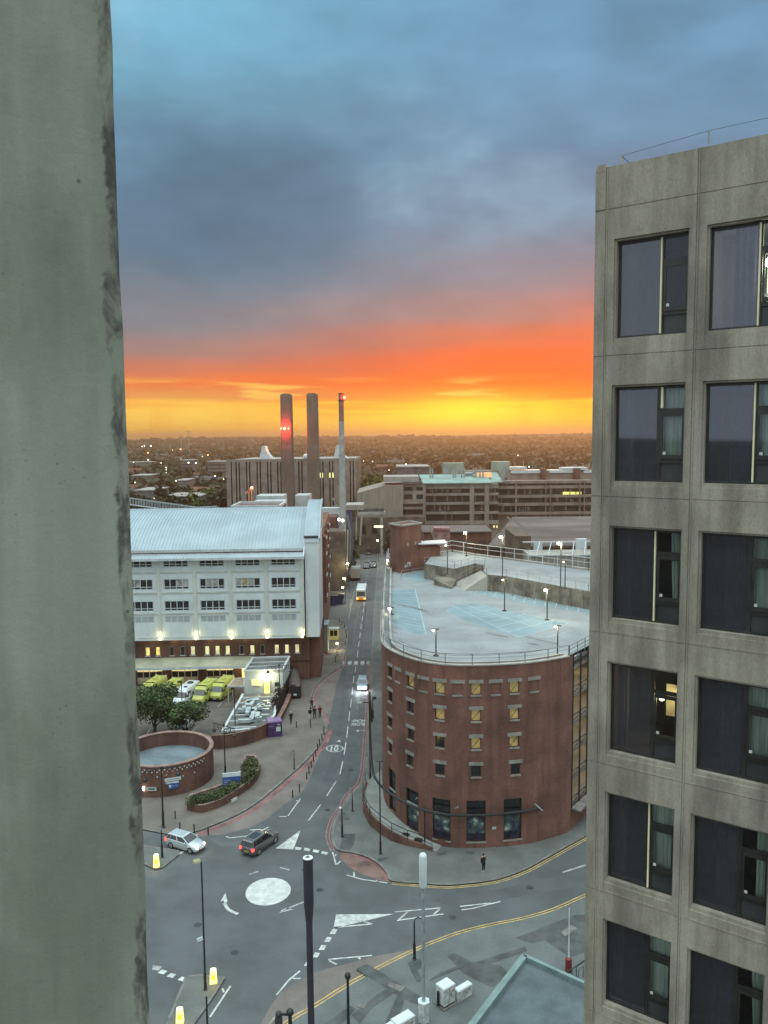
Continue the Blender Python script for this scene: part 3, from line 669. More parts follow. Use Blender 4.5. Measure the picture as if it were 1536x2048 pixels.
for s0, s1, z0, z1, k, c_ in wins:
    if k > 8 or c_ > 3: 
        m_ = MB(); m_.quadw(tf(s0, z0, .26), tf(s1, z0, .26), tf(s1, z1, .26), tf(s0, z1, .26)); m_.build('window', m_dglass, TW, world=True); continue
    st = style.get((k, c_), dict(pole=(k+c_) % 2, c=1)); sm = s0+1.02; fw = .055
    def fb(m_, a, b_, c0, c1, d0=.20, d1=.27): m_.hexa([tf(a, c0, d0), tf(b_, c0, d0), tf(b_, c0, d1), tf(a, c0, d1), tf(a, c1, d0), tf(b_, c1, d0), tf(b_, c1, d1), tf(a, c1, d1)])
    m_ = MB(); zt = z1-.60; zp = z0+.52
    fb(m_, s0, s1, z1-.07, z1); fb(m_, s0, s1, z0, z0+.06); fb(m_, s0, s0+fw, z0+.06, z1-.07); fb(m_, s1-.03, s1, z0+.06, z1-.07); fb(m_, sm, sm+.09, z0+.06, z1-.07)
    fb(m_, sm+.09, s1-.03, zt-.04, zt+.05); fb(m_, sm+.09, s1-.03, zp-.05, zp+.04)
    # the opening casement stands a little proud
    a, b_ = sm+.10, s1-.035
    fb(m_, a, b_, zt-.14, zt-.042, .17, .198); fb(m_, a, b_, zp+.042, zp+.14, .17, .198); fb(m_, a, a+.05, zp+.14, zt-.14, .17, .198); fb(m_, b_-.04, b_, zp+.14, zt-.14, .17, .198)
    F = m_.build('window', m_frame, TW, world=True)
    m_ = MB(); m_.quadw(tf(s0+fw, z0+.06, .235), tf(sm, z0+.06, .235), tf(sm, z1-.07, .235), tf(s0+fw, z1-.07, .235))
    m_.build('pane', m_tglass, F, world=True)
    m_ = MB(); m_.quadw(tf(a, zt+.05, .235), tf(b_, zt+.05, .235), tf(b_, z1-.07, .235), tf(a, z1-.07, .235)); m_.quadw(tf(a+.05, zp+.14, .19), tf(b_-.04, zp+.14, .19), tf(b_-.04, zt-.14, .19), tf(a+.05, zt-.14, .19))
    m_.build('pane', m_glass, F, world=True)
    m_ = MB(); m_.quadw(tf(a-.01, z0+.06, .24), tf(b_+.005, z0+.06, .24), tf(b_+.005, zp-.05, .24), tf(a-.01, zp-.05, .24)); m_.build('spandrel', m_panel, F, world=True)
    if st['pole']:
        m_ = MB(); zb = z0+.05 if st['pole'] == 1 else zt+.06
        fb(m_, sm+.02 if st['pole'] == 1 else sm+.10, sm+.055 if st['pole'] == 1 else sm+.15, zb, z1-.04, .14, .199 if st['pole'] == 1 else .23); m_.build('cream_strip', m_cream, F, world=True)
    m_ = MB(); fb(m_, a+.06, a+.13, zp+.15, zp+.22, .180, .189); m_.build('sticker', m_wcloth, F, world=True)
    cs = st['c']
    if cs == 1: curtain(a-.05, b_+.05, zp-.1, z1, .36, par=F)
    if cs == 'half': curtain(a+.28, b_+.05, zp-.1, z1, .36, par=F)
    if cs == 'drawn': curtain(b_-.28, b_+.03, zp-.1, z1, .36, .25, par=F)
    if cs == 'lit':
        m_ = MB(); m_.quadw(tf(sm, z0, 1.3), tf(s1+.3, z0, 1.3), tf(s1+.3, z1+.2, 1.3), tf(sm, z1+.2, 1.3)); m_.build('lit_interior', emat('room_light', (.80, .92, .55), 1.7, .35), F, world=True)
        m_ = MB(); m_.ball(tf(s0+1.24, z1-.85, .6), .16, 12, .8); m_.build('ceiling_lamp', m_lampw, F, world=True)
        point(tf(s1-.3, z1-.9, .8), 25, (.9, 1, .75), .2)
    if cs == 'glow':
        m_ = MB()
        m_.ball(tf(a+.06, zt-.27, .6), .07, 10)
        m_.ball(tf(a+.22, zt-.20, .9), .07, 10, .5)
        m_.build('wall_lamp', emat('mirror_lamp', (1, .86, .48), 5), F, world=True); m_ = MB(); m_.quadw(tf(a, zt-.9, 1.2), tf(b_+.1, zt-.9, 1.2), tf(b_+.1, zt-.05, 1.2), tf(a, zt-.05, 1.2)); m_.build('wall_glow_panel', emat('mirror_glow', (.62, .54, .34), .16, .95), F, world=True); point(tf(a+.2, zt-.3, .7), 14, (1, .8, .4), .1)  # added glowing panel stands in for lamplight on the back wall
    # dark curtain at the side of the big pane
    if (k*3+c_) % 3 != 0: curtain(s0+.45, s0+.95, z0, z1, .55, mat=m_blued, par=F)
    else: curtain(s0+.05, s0+.35, z0, z1, .6, mat=m_room, par=F)
# wire and stanchions on the parapet
ST = []
for i, s in enumerate((.60, 2.62, 4.7, 6.8)):
    m_ = MB(); m_.beam(tf(s, 46.48, .10), tf(s, 46.86 if i else 46.72, .10), .035 if i else .07, .03); m_.build('stanchion', m_grey, TW, world=True)
m_ = MB(); m_.tube([tf(.6, 46.71, .1), tf(2.62, 46.85, .1), tf(4.7, 46.85, .1), tf(6.8, 46.85, .1)], .006, 5); m_.beam(tf(.62, 46.68, .1), tf(.80, 46.50, .1), .015); m_.build('safety_wire', m_dgrey, TW, world=True)

# ================================================================== white hospital block on the left
O_ = AY(604, 1200, 127); RZH = rad(2.3)
HB = thing('hospital_building', 'white panelled hospital block with curved ribbed metal roof over a brick ground storey', 'building', (O_.x, O_.y, 0), RZH)
HW = 30.0; BP = 5.69
def hz(v, Y=126.4): return AY(450, v, Y).z
def hf(s, z, d): return (s, d, z)      # local facade frame
zb, ze = hz(1275.5), hz(1108)
rows = [(hz(1132.5), hz(1113.5)), (hz(1177.5), hz(1157)), (hz(1220.5), hz(1200.5)), (hz(1243), hz(1231))]
bays = [-BP*(k+1) for k in range(6)]
hw_ = []
for x0 in bays:
    for r_, (z0, z1) in enumerate(rows): hw_.append((x0+.80, x0+4.76, z0, z1, r_))
def hcell(s, z):
    for s0, s1, z0, z1, r_ in hw_:
        if s0 < s < s1 and z0 < z < z1: return (.16, True) if r_ < 3 else (.06, False)
    for x0 in bays:
        for x in (x0+.80+.99*i for i in range(5)):
            if abs(s-x) < .012 and z < rows[3][0]: return (.03, False)
        if abs(s-(x0+2.78)) < .012: return (.02, False)
    return (0, False)
SS = [-HW-4.2, 0]; ZZ = [zb, ze]
for s0, s1, z0, z1, r_ in hw_: SS += [s0, s1]; ZZ += [z0, z1]
for x0 in bays:
    for i in range(5): SS += [x0+.8+.99*i-.012, x0+.8+.99*i+.012]
    SS += [x0+2.768, x0+2.792]
mb = MB(); wallfield(mb, hf, [x for x in SS if x >= -HW-4.2], ZZ, hcell)
mb.quadw((0, 0, zb), (0, 14, zb), (0, 14, ze), (0, 0, ze)); mb.quadw((-34.2, 0, zb), (0, 0, zb), (0, 2.2, zb), (-34.2, 2.2, zb))
mb.build('wall', m_whitep, HB)
for s0, s1, z0, z1, r_ in hw_:
    m_ = MB()
    if r_ < 3:
        fr = .10; zs = z0+.42; wp = (s1-s0)/4
        m_.box(s0, s1, .06, .15, z0, z0+fr); m_.box(s0, s1, .06, .15, z1-.08, z1); m_.box(s0, s1, .07, .15, zs-.05, zs+.06)
        for i in range(5):
            x = s0+wp*i; x = min(max(x, s0+.06), s1-.06)
            m_.box(x-.065, x+.065, .065, .15, z0+fr, zs-.05); m_.box(x-.065, x+.065, .065, .15, zs+.06, z1-.08)
        F = m_.build('window', m_trim, HB)
        for i in range(4):
            q = random.random(); mt = m_dglass if (r_ == 2 or q < .55) else (m_blind if q < .8 else m_gglass)
            if r_ == 1 and q > .82: mt = M('warm_blind', (.42, .33, .18), .7, .25, 1.1, 9, .1)
            if r_ == 0 and q > .4: mt = m_gglass
            p_ = MB(); p_.face([(s0+wp*i, .13, zs), (s0+wp*(i+1), .13, zs), (s0+wp*(i+1), .13, z1), (s0+wp*i, .13, z1)]); p_.build('pane', mt, F)
        p_ = MB(); p_.face([(s0, .132, z0), (s1, .132, z0), (s1, .132, zs), (s0, .132, zs)]); p_.build('lower_pane', m_dglass, F)
    else:
        for i in range(4):
            wp = (s1-s0)/4; m_.box(s0+wp*i+.06, s0+wp*(i+1)-.06, .035, .058, z0+.04, z1-.04)
        m_.build('frosted_panel', M('grey_panel', (.36, .42, .42), .5, .08, .6, 6, .05), HB)
for k in range(7):                     # glowing pilasters with their uplights
    x = -BP*k; m_ = MB(); m_.box(x-.14, x+.16, -.16, -.003, zb+.5, ze-.1); m_.box(x-.36, x+.38, -.06, -.003, zb+.1, ze-.1); P_ = m_.build('pilaster', M('cream_pilaster', (.60, .64, .60), .6, .05, .4, 4, .05), HB)
    m_ = MB(); m_.lathe([(.10, -.35), (.16, -.3), (.16, .1), (.05, .16)], (x, -.38, zb+.2), 10); U = m_.build('uplight', emat('uplight_glow', (1, .80, .34), 6), HB)
    point((x, -.42, zb+.8), 26, (1, .80, .38), .12, HB)
zc = [hz(1143.5), hz(1184), hz(1225.5), zb+.16]
for z in zc:
    m_ = MB()
    for x0 in bays: m_.box(x0+.40, x0+BP-.38, -.12, -.004, z-.10, z+.12)
    m_.build('string_course', M('grey_green_trim', (.50, .54, .50), .6, .08, .6, 6, .06), HB)
m_ = MB(); m_.box(-34.2, 0.1, -.22, -.01, zb-.22, zb+.02); m_.build('soffit_edge', m_whitep, HB)
# curved roof with standing seams
def rp(t_): return (-1.25+19*t_, ze-.55+6.4*(1-(1-t_)**2.0))
m_ = MB(); n = 22
for i in range(n):
    (y0, z0), (y1, z1) = rp(i/n), rp((i+1)/n)
    if i == 1: continue
    m_.face([(-34.2, y0, z0), (.35, y0, z0), (.35, y1, z1), (-34.2, y1, z1)])
    for k in range(62):
        x = -34+.55*k; h_ = .08; m_.face([(x, y0, z0+h_), (x+.14, y0, z0+h_), (x+.14, y1, z1+h_), (x, y1, z1+h_)]); m_.face([(x, y0, z0), (x, y0, z0+h_), (x, y1, z1+h_), (x, y1, z1)]); m_.face([(x+.14, y0, z0), (x+.14, y1, z1), (x+.14, y1, z1+h_), (x+.14, y0, z0+h_)])
m_.build('roof', m_roofm, HB)
(y0, z0), (y1, z1) = rp(1/n), rp(2/n); (ya, za) = rp(0)
m_ = MB(); m_.box(-34.2, .35, y0+.02, y1+.2, z0-.35, z0-.1); m_.build('box_gutter', m_dgrey, HB)
m_ = MB(); m_.box(-34.2, .36, ya-.02, ya+.02, za-.28, za+.1); m_.box(-34.2, .36, y0-.01, y0+.05, z0-.2, z0+.16); m_.box(-34.2, .36, y1-.05, y1+.01, z1-.30, z1+.14); m_.box(-34.2, 0, ya+.03, 0, za-.28, za-.2); m_.build('eaves_trim', m_trim, HB)
m_ = MB()
for i in range(n):
    (p0, q0), (p1, q1) = rp(i/n), rp((i+1)/n); m_.hexa([(.352, p0, q0-.35), (.55, p0, q0-.35), (.55, p1, q1-.35), (.352, p1, q1-.35), (.352, p0, q0+.14), (.55, p0, q0+.14), (.55, p1, q1+.14), (.352, p1, q1+.14)])
m_.build('verge', m_trim, HB)
# white end bay with its own roof sheet
m_ = MB(); ex0, ex1 = .55, 2.75; ey = .5
zt2 = hz(1082)
m_.box(ex0, ex1, ey, 16, zb-.3, zt2); m_.box(ex0-.05, ex1+.1, ey-.14, ey-.002, zt2-.5, zt2-.1)
m_.box(ex0+.35, ex0+.42, ey-.03, ey-.003, zb-.2, zt2-.6); m_.box(ex1-.55, ex1-.48, ey-.03, ey-.003, zb-.2, zt2-.6)
m_.build('end_bay', m_whitep, HB)
m_ = MB()
for i in range(14):
    f0, f1 = i/14, (i+1)/14
    g = lambda f: (ey+.0+16*f, zt2-.05+5.2*(1-(1-f)**2.1))
    (p0, q0), (p1, q1) = g(f0), g(f1)
    m_.hexa([(ex0, p0, q0-.3), (ex1, p0, q0-.3), (ex1, p1, q1-.3), (ex0, p1, q1-.3), (ex0, p0, q0), (ex1, p0, q0), (ex1, p1, q1), (ex0, p1, q1)])
    m_.hexa([(ex1, p0, q0-.5), (ex1+.3, p0, q0-.5), (ex1+.3, p1, q1-.5), (ex1, p1, q1-.5), (ex1, p0, q0+.2), (ex1+.3, p0, q0+.2), (ex1+.3, p1, q1+.2), (ex1, p1, q1+.2)])
    for k in range(5): m_.hexa([(ex0+.3+.4*k, p0, q0), (ex0+.36+.4*k, p0, q0), (ex0+.36+.4*k, p1, q1), (ex0+.3+.4*k, p1, q1), (ex0+.3+.4*k, p0, q0+.06), (ex0+.36+.4*k, p0, q0+.06), (ex0+.36+.4*k, p1, q1+.06), (ex0+.3+.4*k, p1, q1+.06)])
m_.build('end_roof', m_roofm, HB)
m_ = MB(); m_.box(ex0-.1, ex1, ey+.15, ey+1.2, zt2+.15, zt2+.5); m_.build('end_gutter', m_dgrey, HB)
# brick side wing along the street with stepped bays
m_ = MB(); m_.box(-6, 2.8, 16, 60, 0, ze+.8); m_.box(2.8, 3.3, 20, 24, 9, ze); m_.box(2.8, 3.3, 30, 34, 9, ze); m_.box(2.8, 3.3, 42, 46, 9, ze); m_.box(-1.5, 2.7, 3, 16, 0, zb-.6)
m_.build('side_wing', m_brick, HB)
m_ = MB()
for yy in (20, 30, 42):
    for z in (10, 14, 18, 21): m_.box(3.3, 3.5, yy-.1, yy+4.1, z, z+.2)
m_.build('balcony_slabs', m_lconc, HB)
# brick storey with arched little windows
zg = 4.0
aw = [(-3.98+0, 0), ]
cu_ = [125, 200, 300, 378, 453, 558, 633, 707, 810, 888, 962, 1067, 1142, 1217]
lit = {0: 'w', 1: 'w', 4: 'p', 5: 'p', 6: 'w', 7: 'p', 9: 'p', 11: 'p', 12: 'w', 13: 'w'}
bw_ = [((250+x/3.572-604)/71.7*BP-.34, (250+x/3.572-604)/71.7*BP+.34) for x in cu_]
z0a, z1a = hz(1308.5, 128), hz(1291.5, 128)
DB = 1.6
def bcell(s, z):
    for a, b_ in bw_:
        if a < s < b_ and z0a < z < z1a: return (DB+.18, True)
    return (DB, False)
SS = [-34.2, 1.0]; [SS.extend(q) for q in bw_]
mb = MB(); wallfield(mb, hf, SS, [zg-.6, z0a, z1a, zb], bcell); mb.quadw((1, DB, 0), (1, 12, 0), (1, 12, zb), (1, DB, zb)); mb.build('brick_wall', m_brickd, HB)
for i, (a, b_) in enumerate(bw_):
    m_ = MB(); m_.box(a-.12, b_+.12, DB-.08, DB-.003, z0a-.16, z0a-.02); m_.box(a, a+.05, DB+.08, DB+.14, z0a, z1a); m_.box(b_-.05, b_, DB+.08, DB+.14, z0a, z1a); m_.box(a+.05, b_-.05, DB+.08, DB+.14, z1a-.09, z1a)
    F = m_.build('window', m_trim, HB); p_ = MB(); p_.face([(a, DB+.15, z0a), (b_, DB+.15, z0a), (b_, DB+.15, z1a), (a, DB+.15, z1a)])
    p_.build('pane', m_litw if (lit.get(i) == 'w' and i < 2) else (m_litp if lit.get(i) else m_dglass), F)
for x in (160, 328, 421, 585, 678, 840, 933):    # soffit spots
    xs_ = (250+x/3.572-604)/71.7*BP; m_ = MB(); m_.lathe([(.05, .12), (.11, .1), (.11, 0), (.03, -.02)], (xs_, DB-.5, zb-.35), 8); m_.build('soffit_lamp', m_lampw, HB)
    point((xs_, DB-.7, zb-.6), 9, (1, .8, .4), .1, HB)
# canopy
x_c = (502-604)/71.7*BP
m_ = MB(); m_.hexa([(-34.2, -1.2, 3.2), (x_c, -1.2, 3.2), (x_c, DB-.01, 3.7), (-34.2, DB-.01, 3.7), (-34.2, -1.2, 3.5), (x_c, -1.2, 3.5), (x_c, DB-.01, 4.35), (-34.2, DB-.01, 4.35)]); m_.build('canopy_roof', M('pale_green_canopy', (.40, .42, .33), .7, .1, .4, 5, .1), HB)
m_ = MB(); m_.box(-34.2, x_c+.05, -1.28, -1.202, 3.1, 3.54); m_.build('canopy_fascia', m_trim, HB)
# ground storey: brick piers, lit glazing
def hxp(u): return (u-604)/71.7*BP
for a, b_ in ((240, 262), (314.7, 331), (387, 403), (459, 470)): m_ = MB(); m_.box(hxp(a), hxp(b_), DB-.2, DB+.4, 0, 3.4); m_.build('brick_pier', m_brickd, HB)
for a, b_ in ((262, 312), (333, 385), (404.5, 457)):
    xa, xb = hxp(a)-.05, hxp(b_)+.05
    m_ = MB(); m_.box(xa, xb, DB+.04, DB+.14, 0, .95); m_.box(xa, xb, DB+.01, DB+.12, .95, 1.05); m_.box(xa, xb, DB+.02, DB+.1, 1.98, 2.08)
    n = 4
    for i in range(n+1):
        x = xa+(xb-xa)*i/n; m_.box(max(x-.06, xa), min(x+.06, xb), DB+.02, DB+.1, 1.05, 1.98)
    m_.box((xa+xb)/2-.06, (xa+xb)/2+.06, DB, DB+.1, 2.08, 3.3)
    F = m_.build('window', M('cream_frame', (.55, .5, .38), .7, .1, 1, 8, .1), HB)
    p_ = MB(); p_.face([(xa, DB+.13, 1.05), (xb, DB+.13, 1.05), (xb, DB+.13, 2.0), (xa, DB+.13, 2.0)]); p_.build('pane', m_dglass, F)
    p_ = MB(); p_.face([(xa, DB+.13, 2.0), (xb, DB+.13, 2.0), (xb, DB+.13, 3.4), (xa, DB+.13, 3.4)]); p_.build('lit_pane', emat('entrance_light', (1., .78, .42), .75, .35), F)
    point((((xa+xb)/2), DB-1.2, 2.6), 40, (1, .78, .4), .3, HB)
m_ = MB(); m_.box(hxp(470), 1, DB+.2, DB+.5, 0, 3.6); m_.build('entrance_wall', m_brickd, HB)
m_ = MB(); m_.box(hxp(476), hxp(490), DB+.05, DB+.15, 0, 2.9)
m_.build('entrance_door', emat('doorway_light', (1., .72, .25), 1.6, .5), HB); point((hxp(480), DB-1, 2.4), 60, (1, .78, .35), .3, HB)
# grey pump room at the corner
GP = thing('substation_kiosk', 'tall pale grey service kiosk with blue doors at the end of the white block', 'kiosk', (G(634, 1308).x, G(634, 1308).y, 0))
m_ = MB(); m_.box(-1.9, 2.0, -.2, 3.6, 0, 5.4); m_.build('wall', M('grey_kiosk_wall', (.30, .31, .28), .8, .1, .4, 6, .1), GP); m_ = MB(); m_.box(-2.05, 2.15, -.35, 3.75, 5.4, 5.55); m_.build('roof', m_roofm, GP)
m_ = MB(); m_.box(-.4, .5, -.26, -.203, .05, 1.5); m_.build('door', M('pale_blue_paint', (.12, .26, .36), .5, .1, 1, 6, .05), GP)
m_ = MB(); m_.box(-1.9, 2.0, -.5, -.21, 0, .35); m_.build('plinth', m_black, GP)
YK = thing('yellow_site_cabin', 'small yellow lit security cabin beside the street kerb', 'cabin', (*G(668, 1279).xy, 0))
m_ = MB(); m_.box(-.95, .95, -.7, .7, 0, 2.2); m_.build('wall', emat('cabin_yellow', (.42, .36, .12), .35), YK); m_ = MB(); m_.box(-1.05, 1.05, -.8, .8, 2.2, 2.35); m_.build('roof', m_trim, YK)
m_ = MB(); m_.box(-.7, -.05, -.73, -.703, .9, 2.0); m_.box(.05, .7, -.73, -.703, .9, 2.0); m_.build('window', m_dglass, YK)
# roof plant and walkway behind the curved roof
WK = thing('roof_walkway', 'long pale lattice access walkway behind the curved metal roof', 'walkway', (-45, 149, 26))
a, b_ = AY(240, 994, 150), AY(392, 1015, 150); c_ = AY(431, 1013, 148); h = 1.25
m_ = MB()
def lat(m_, a, b_, h, n, w=.07):
    a = Vector(a); b_ = Vector(b_); up = Vector((0, 0, h)); m_.beam(a, b_, w); m_.beam(a+up, b_+up, w)
    for i in range(n+1): p = a+(b_-a)*i/n; m_.beam(p, p+up, w*.8)
for off in (Vector((0, 0, 0)), Vector((0, 1.1, 0))):
    lat(m_, a+off-Vector((0, 0, h)), b_+off-Vector((0, 0, h)), h, 28); lat(m_, b_+off-Vector((0, 0, h)), c_+off-Vector((0, 0, h)), h, 6)
m_.build('railing', m_trim, WK, world=True)
m_ = MB(); m_.beam(a+Vector((0, .55, -h)), b_+Vector((0, .55, -h)), 1.2, .1); m_.beam(b_+Vector((0, .55, -h)), c_+Vector((0, .55, -h)), 1.2, .1); m_.build('deck', m_grey, WK, world=True)
RPB = thing('plant_room', 'flat roofed brick plant room with pale parapet behind the curved roof', 'plant room', (-20, 160, 0))
m_ = MB(); q0, q1 = AY(463, 1016, 158), AY(560, 1016, 158)
m_.box(q0.x, q1.x, 158, 168, 0, q0.z); m_.build('wall', m_brick, RPB, world=True)
m_ = MB(); x0, x1, z = q0.x-.1, q1.x+.1, q0.z
for bx in ((x0, x1, 157.9, 158.3), (x0, x1, 167.7, 168.1), (x0, x0+.4, 158.3, 167.7), (x1-.4, x1, 158.3, 167.7)): m_.box(*bx, z, z+.5)
m_.build('parapet', m_trim, RPB, world=True)
P2 = thing('plant_enclosure', 'pale grey louvred plant enclosure in front of the left chimney', 'plant room', (-15, 175, 0))
for (u0, u1, v0, Y) in ((505, 567, 1004, 178), (512, 567, 992, 186), (590, 618, 991, 190), (560, 640, 1022, 150)):
    m_ = MB(); a, b_ = AY(u0, v0, Y), AY(u1, v0, Y); m_.box(a.x, b_.x, Y, Y+7, 0, a.z)
    m_.build('louvre_screen', M('pale_louvre', (.42, .46, .45), .6, .1, .5, 6, .08), P2, world=True)

# ================================================================== multi-storey car park
GZ = 18.2; DK = 17.75
gpx = [(776, 1108), (770, 1134), (764, 1216), (762.5, 1262), (763.5, 1281), (768, 1291), (778, 1299), (807, 1313), (848, 1325), (901, 1331.4), (968.5, 1331.5), (1004, 1330), (1062, 1326), (1106, 1319.5), (1139, 1313.5)]
GO = smoothpts([G(u, v, GZ) for u, v in gpx], 6)
acc = [0]
for i in range(1, len(GO)): acc.append(acc[-1]+(GO[i]-GO[i-1]).length)
GL = acc[-1]
def gxy(s):
    s = min(max(s, 0), GL-1e-6)
    for i in range(1, len(acc)):
        if acc[i] >= s:
            d = (GO[i]-GO[i-1]); q = GO[i-1]+d*((s-acc[i-1])/max(1e-9, d.length)); break
    j0, j1 = max(0, i-2), min(len(GO)-1, i+1); t_ = (GO[j1]-GO[j0]).normalized(); return q, Vector((-t_.y, t_.x))
def gf(s, z, d):
    q, n = gxy(s); q = q+n*d; return (q.x, q.y, z)
def ghit(u, v):
    best = None
    for i in range(700):
        s = GL*(.45*0+i/700); q, n = gxy(s)
        if n.dot(Vector((q.x, q.y))) < 0: pass
        z = HT(v, q); e = abs(pr((q.x, q.y, z))[0]-u)
        if best is None or e < best[0]: best = (e, s, z)
    return best[1], best[2]
GB = thing('multi_storey_car_park', 'red brick car park with curved corner and blue parking deck on top', 'car park', (9, 76, 0))
def zp6(x, y): return 740+x/3.413, 1240+y/3.413
gw = []      # s0,s1,z0,z1,kind
def addw(x, y, kind, w=.95, h=1.12):
    s, z = ghit(*zp6(x, y)); gw.append([s-w/2, s+w/2, z-h/2, z+h/2, kind, s])
colx = {137: [345, 520, 695, 870], 275: [412, 594, 770, 950], 477: [464, 642, 828, 1012], 728: [484, 674, 862, 1049], 990: [484, 672, 860, 1047]}
litg = {(275, 0), (477, 0), (477, 1), (728, 0), (728, 1), (728, 2), (990, 0), (990, 1), (990, 2)}
zrow = [None]*4
for x, ys_ in colx.items():
    for r_, y in enumerate(ys_): addw(x, y, ('lit' if (x, r_) in litg else 'dark', r_))
for r_ in range(4):
    zs_ = [(w[2]+w[3])/2 for w in gw if w[4][1] == r_]; zm = sorted(zs_)[len(zs_)//2]
    for w in gw:
        if w[4][1] == r_: w[2], w[3] = zm-.56, zm+.56
    if r_ == 0: ztop = zm
blinds_ = []
for x, y in ((98, 330), (190, 382), (367, 436), (603, 477), (857, 486), (1117, 474)):
    s, z = ghit(*zp6(x, y)); blinds_.append((s-.48, s+.48, ztop-.56, ztop+.56))
big = []
for x in (287, 487, 727, 978):
    s, z = ghit(*zp6(x, 1347 if x > 500 else (1310 if x > 300 else 1240))); big.append((s-.92, s+.92, .75, 4.9))
sd, _ = ghit(*zp6(150, 1150)); big.append((sd-.8, sd+.8, 1.15, 5.6))
holes = [tuple(w[:4]) for w in gw]+big
def gcell(s, z):
    for a, b_, c_, d_ in holes:
        if a < s < b_ and c_ < z < d_: return (.32, True)
    for a, b_, c_, d_ in blinds_:
        if a < s < b_ and c_ < z < d_: return (.07, False)
    return (0, False)
SS = [0, GL]; ZZ = [0, GZ]
for a, b_, c_, d_ in holes+blinds_: SS += [a, b_]; ZZ += [c_, d_]
mb = MB(); wallfield(mb, gf, [x for x in SS if 0 <= x <= GL], ZZ, gcell, .6)
e0, e1 = GO[-1], GO[0]; dirR = Vector((.60, .80)); 
p1 = e0+dirR*1.0; back = [Vector((60, 150)), Vector((8, 168)), Vector((2.2, 166))]
mb.quadw((e0.x, e0.y, 0), (p1.x, p1.y, 0), (p1.x, p1.y, GZ), (e0.x, e0.y, GZ))
far = e0+dirR*52; mb.quadw((p1.x, p1.y, 0), (far.x, far.y, 0), (far.x, far.y, 2.4), (p1.x, p1.y, 2.4))
mb.quadw((*back[2], 0), (*e1, 0), (*e1, GZ), (*back[2], GZ)) if False else None
mb.build('wall', m_brick, GB, world=True)
m_lint = M('stone_lintel', (.27, .26, .235), .9, .12, 1.2, 10, .12)
def gbox(m_, s0, s1, z0, z1, d0, d1, n=1):
    for i in range(n):
        a, b_ = s0+(s1-s0)*i/n, s0+(s1-s0)*(i+1)/n
        m_.hexa([gf(a, z0, d0), gf(b_, z0, d0), gf(b_, z0, d1), gf(a, z0, d1), gf(a, z1, d0), gf(b_, z1, d0), gf(b_, z1, d1), gf(a, z1, d1)])
for a, b_, c_, d_, kd, s in gw:
    m_ = MB(); gbox(m_, a, a+.05, c_, d_, .14, .2); gbox(m_, b_-.05, b_, c_, d_, .14, .2); gbox(m_, a+.05, b_-.05, d_-.06, d_, .14, .2); gbox(m_, a+.05, b_-.05, c_, c_+.05, .14, .2)
    m_.beam(gf(a+.05, c_+.05, .16), gf(b_-.05, d_-.06, .16), .03)
    F = m_.build('window', m_dgrey, GB, world=True)
    m_ = MB(); m_.face([gf(a, c_, .21), gf(b_, c_, .21), gf(b_, d_, .21), gf(a, d_, .21)]); m_.build('pane', emat('car_park_light', (.52, .37, .14), .19, .95) if kd[0] == 'lit' else m_dglass, F, world=True)
for a, b_, c_, d_ in [tuple(w[:4]) for w in gw]+blinds_:
    m_ = MB(); gbox(m_, a-.22, b_+.22, d_, d_+.34, -.06, -.003); m_.build('lintel', m_lint, GB, world=True)
    m_ = MB(); gbox(m_, a-.03, b_+.03, c_-.16, c_, -.08, -.003); m_.build('sill', m_lint, GB, world=True)
def poster(seed):
    m = bpy.data.materials.new('poster_print'); m.use_nodes = True; T = m.node_tree; b = T.nodes['Principled BSDF']; b.inputs['Roughness'].default_value = .25
    tcn = T.nodes.new('ShaderNodeTexCoord'); n = T.nodes.new('ShaderNodeTexNoise'); n.inputs['Scale'].default_value = 1.3; n.inputs['Detail'].default_value = 3; n.noise_dimensions = '4D'; n.inputs['W'].default_value = seed
    T.links.new(tcn.outputs['Object'], n.inputs['Vector']); r = T.nodes.new('ShaderNodeValToRGB'); e = r.color_ramp.elements
    e[0].position = .35; e[0].color = (.02, .022, .035, 1); e[1].position = .68; e[1].color = (.42, .46, .42, 1)
    for p, c in ((.45, (.035, .045, .075)), (.52, (.07, .085, .08)), (.58, (.08, .13, .12))): x = e.new(p); x.color = (*c, 1)
    T.links.new(n.outputs[0], r.inputs[0]); T.links.new(r.outputs[0], b.inputs['Base Color']); return m
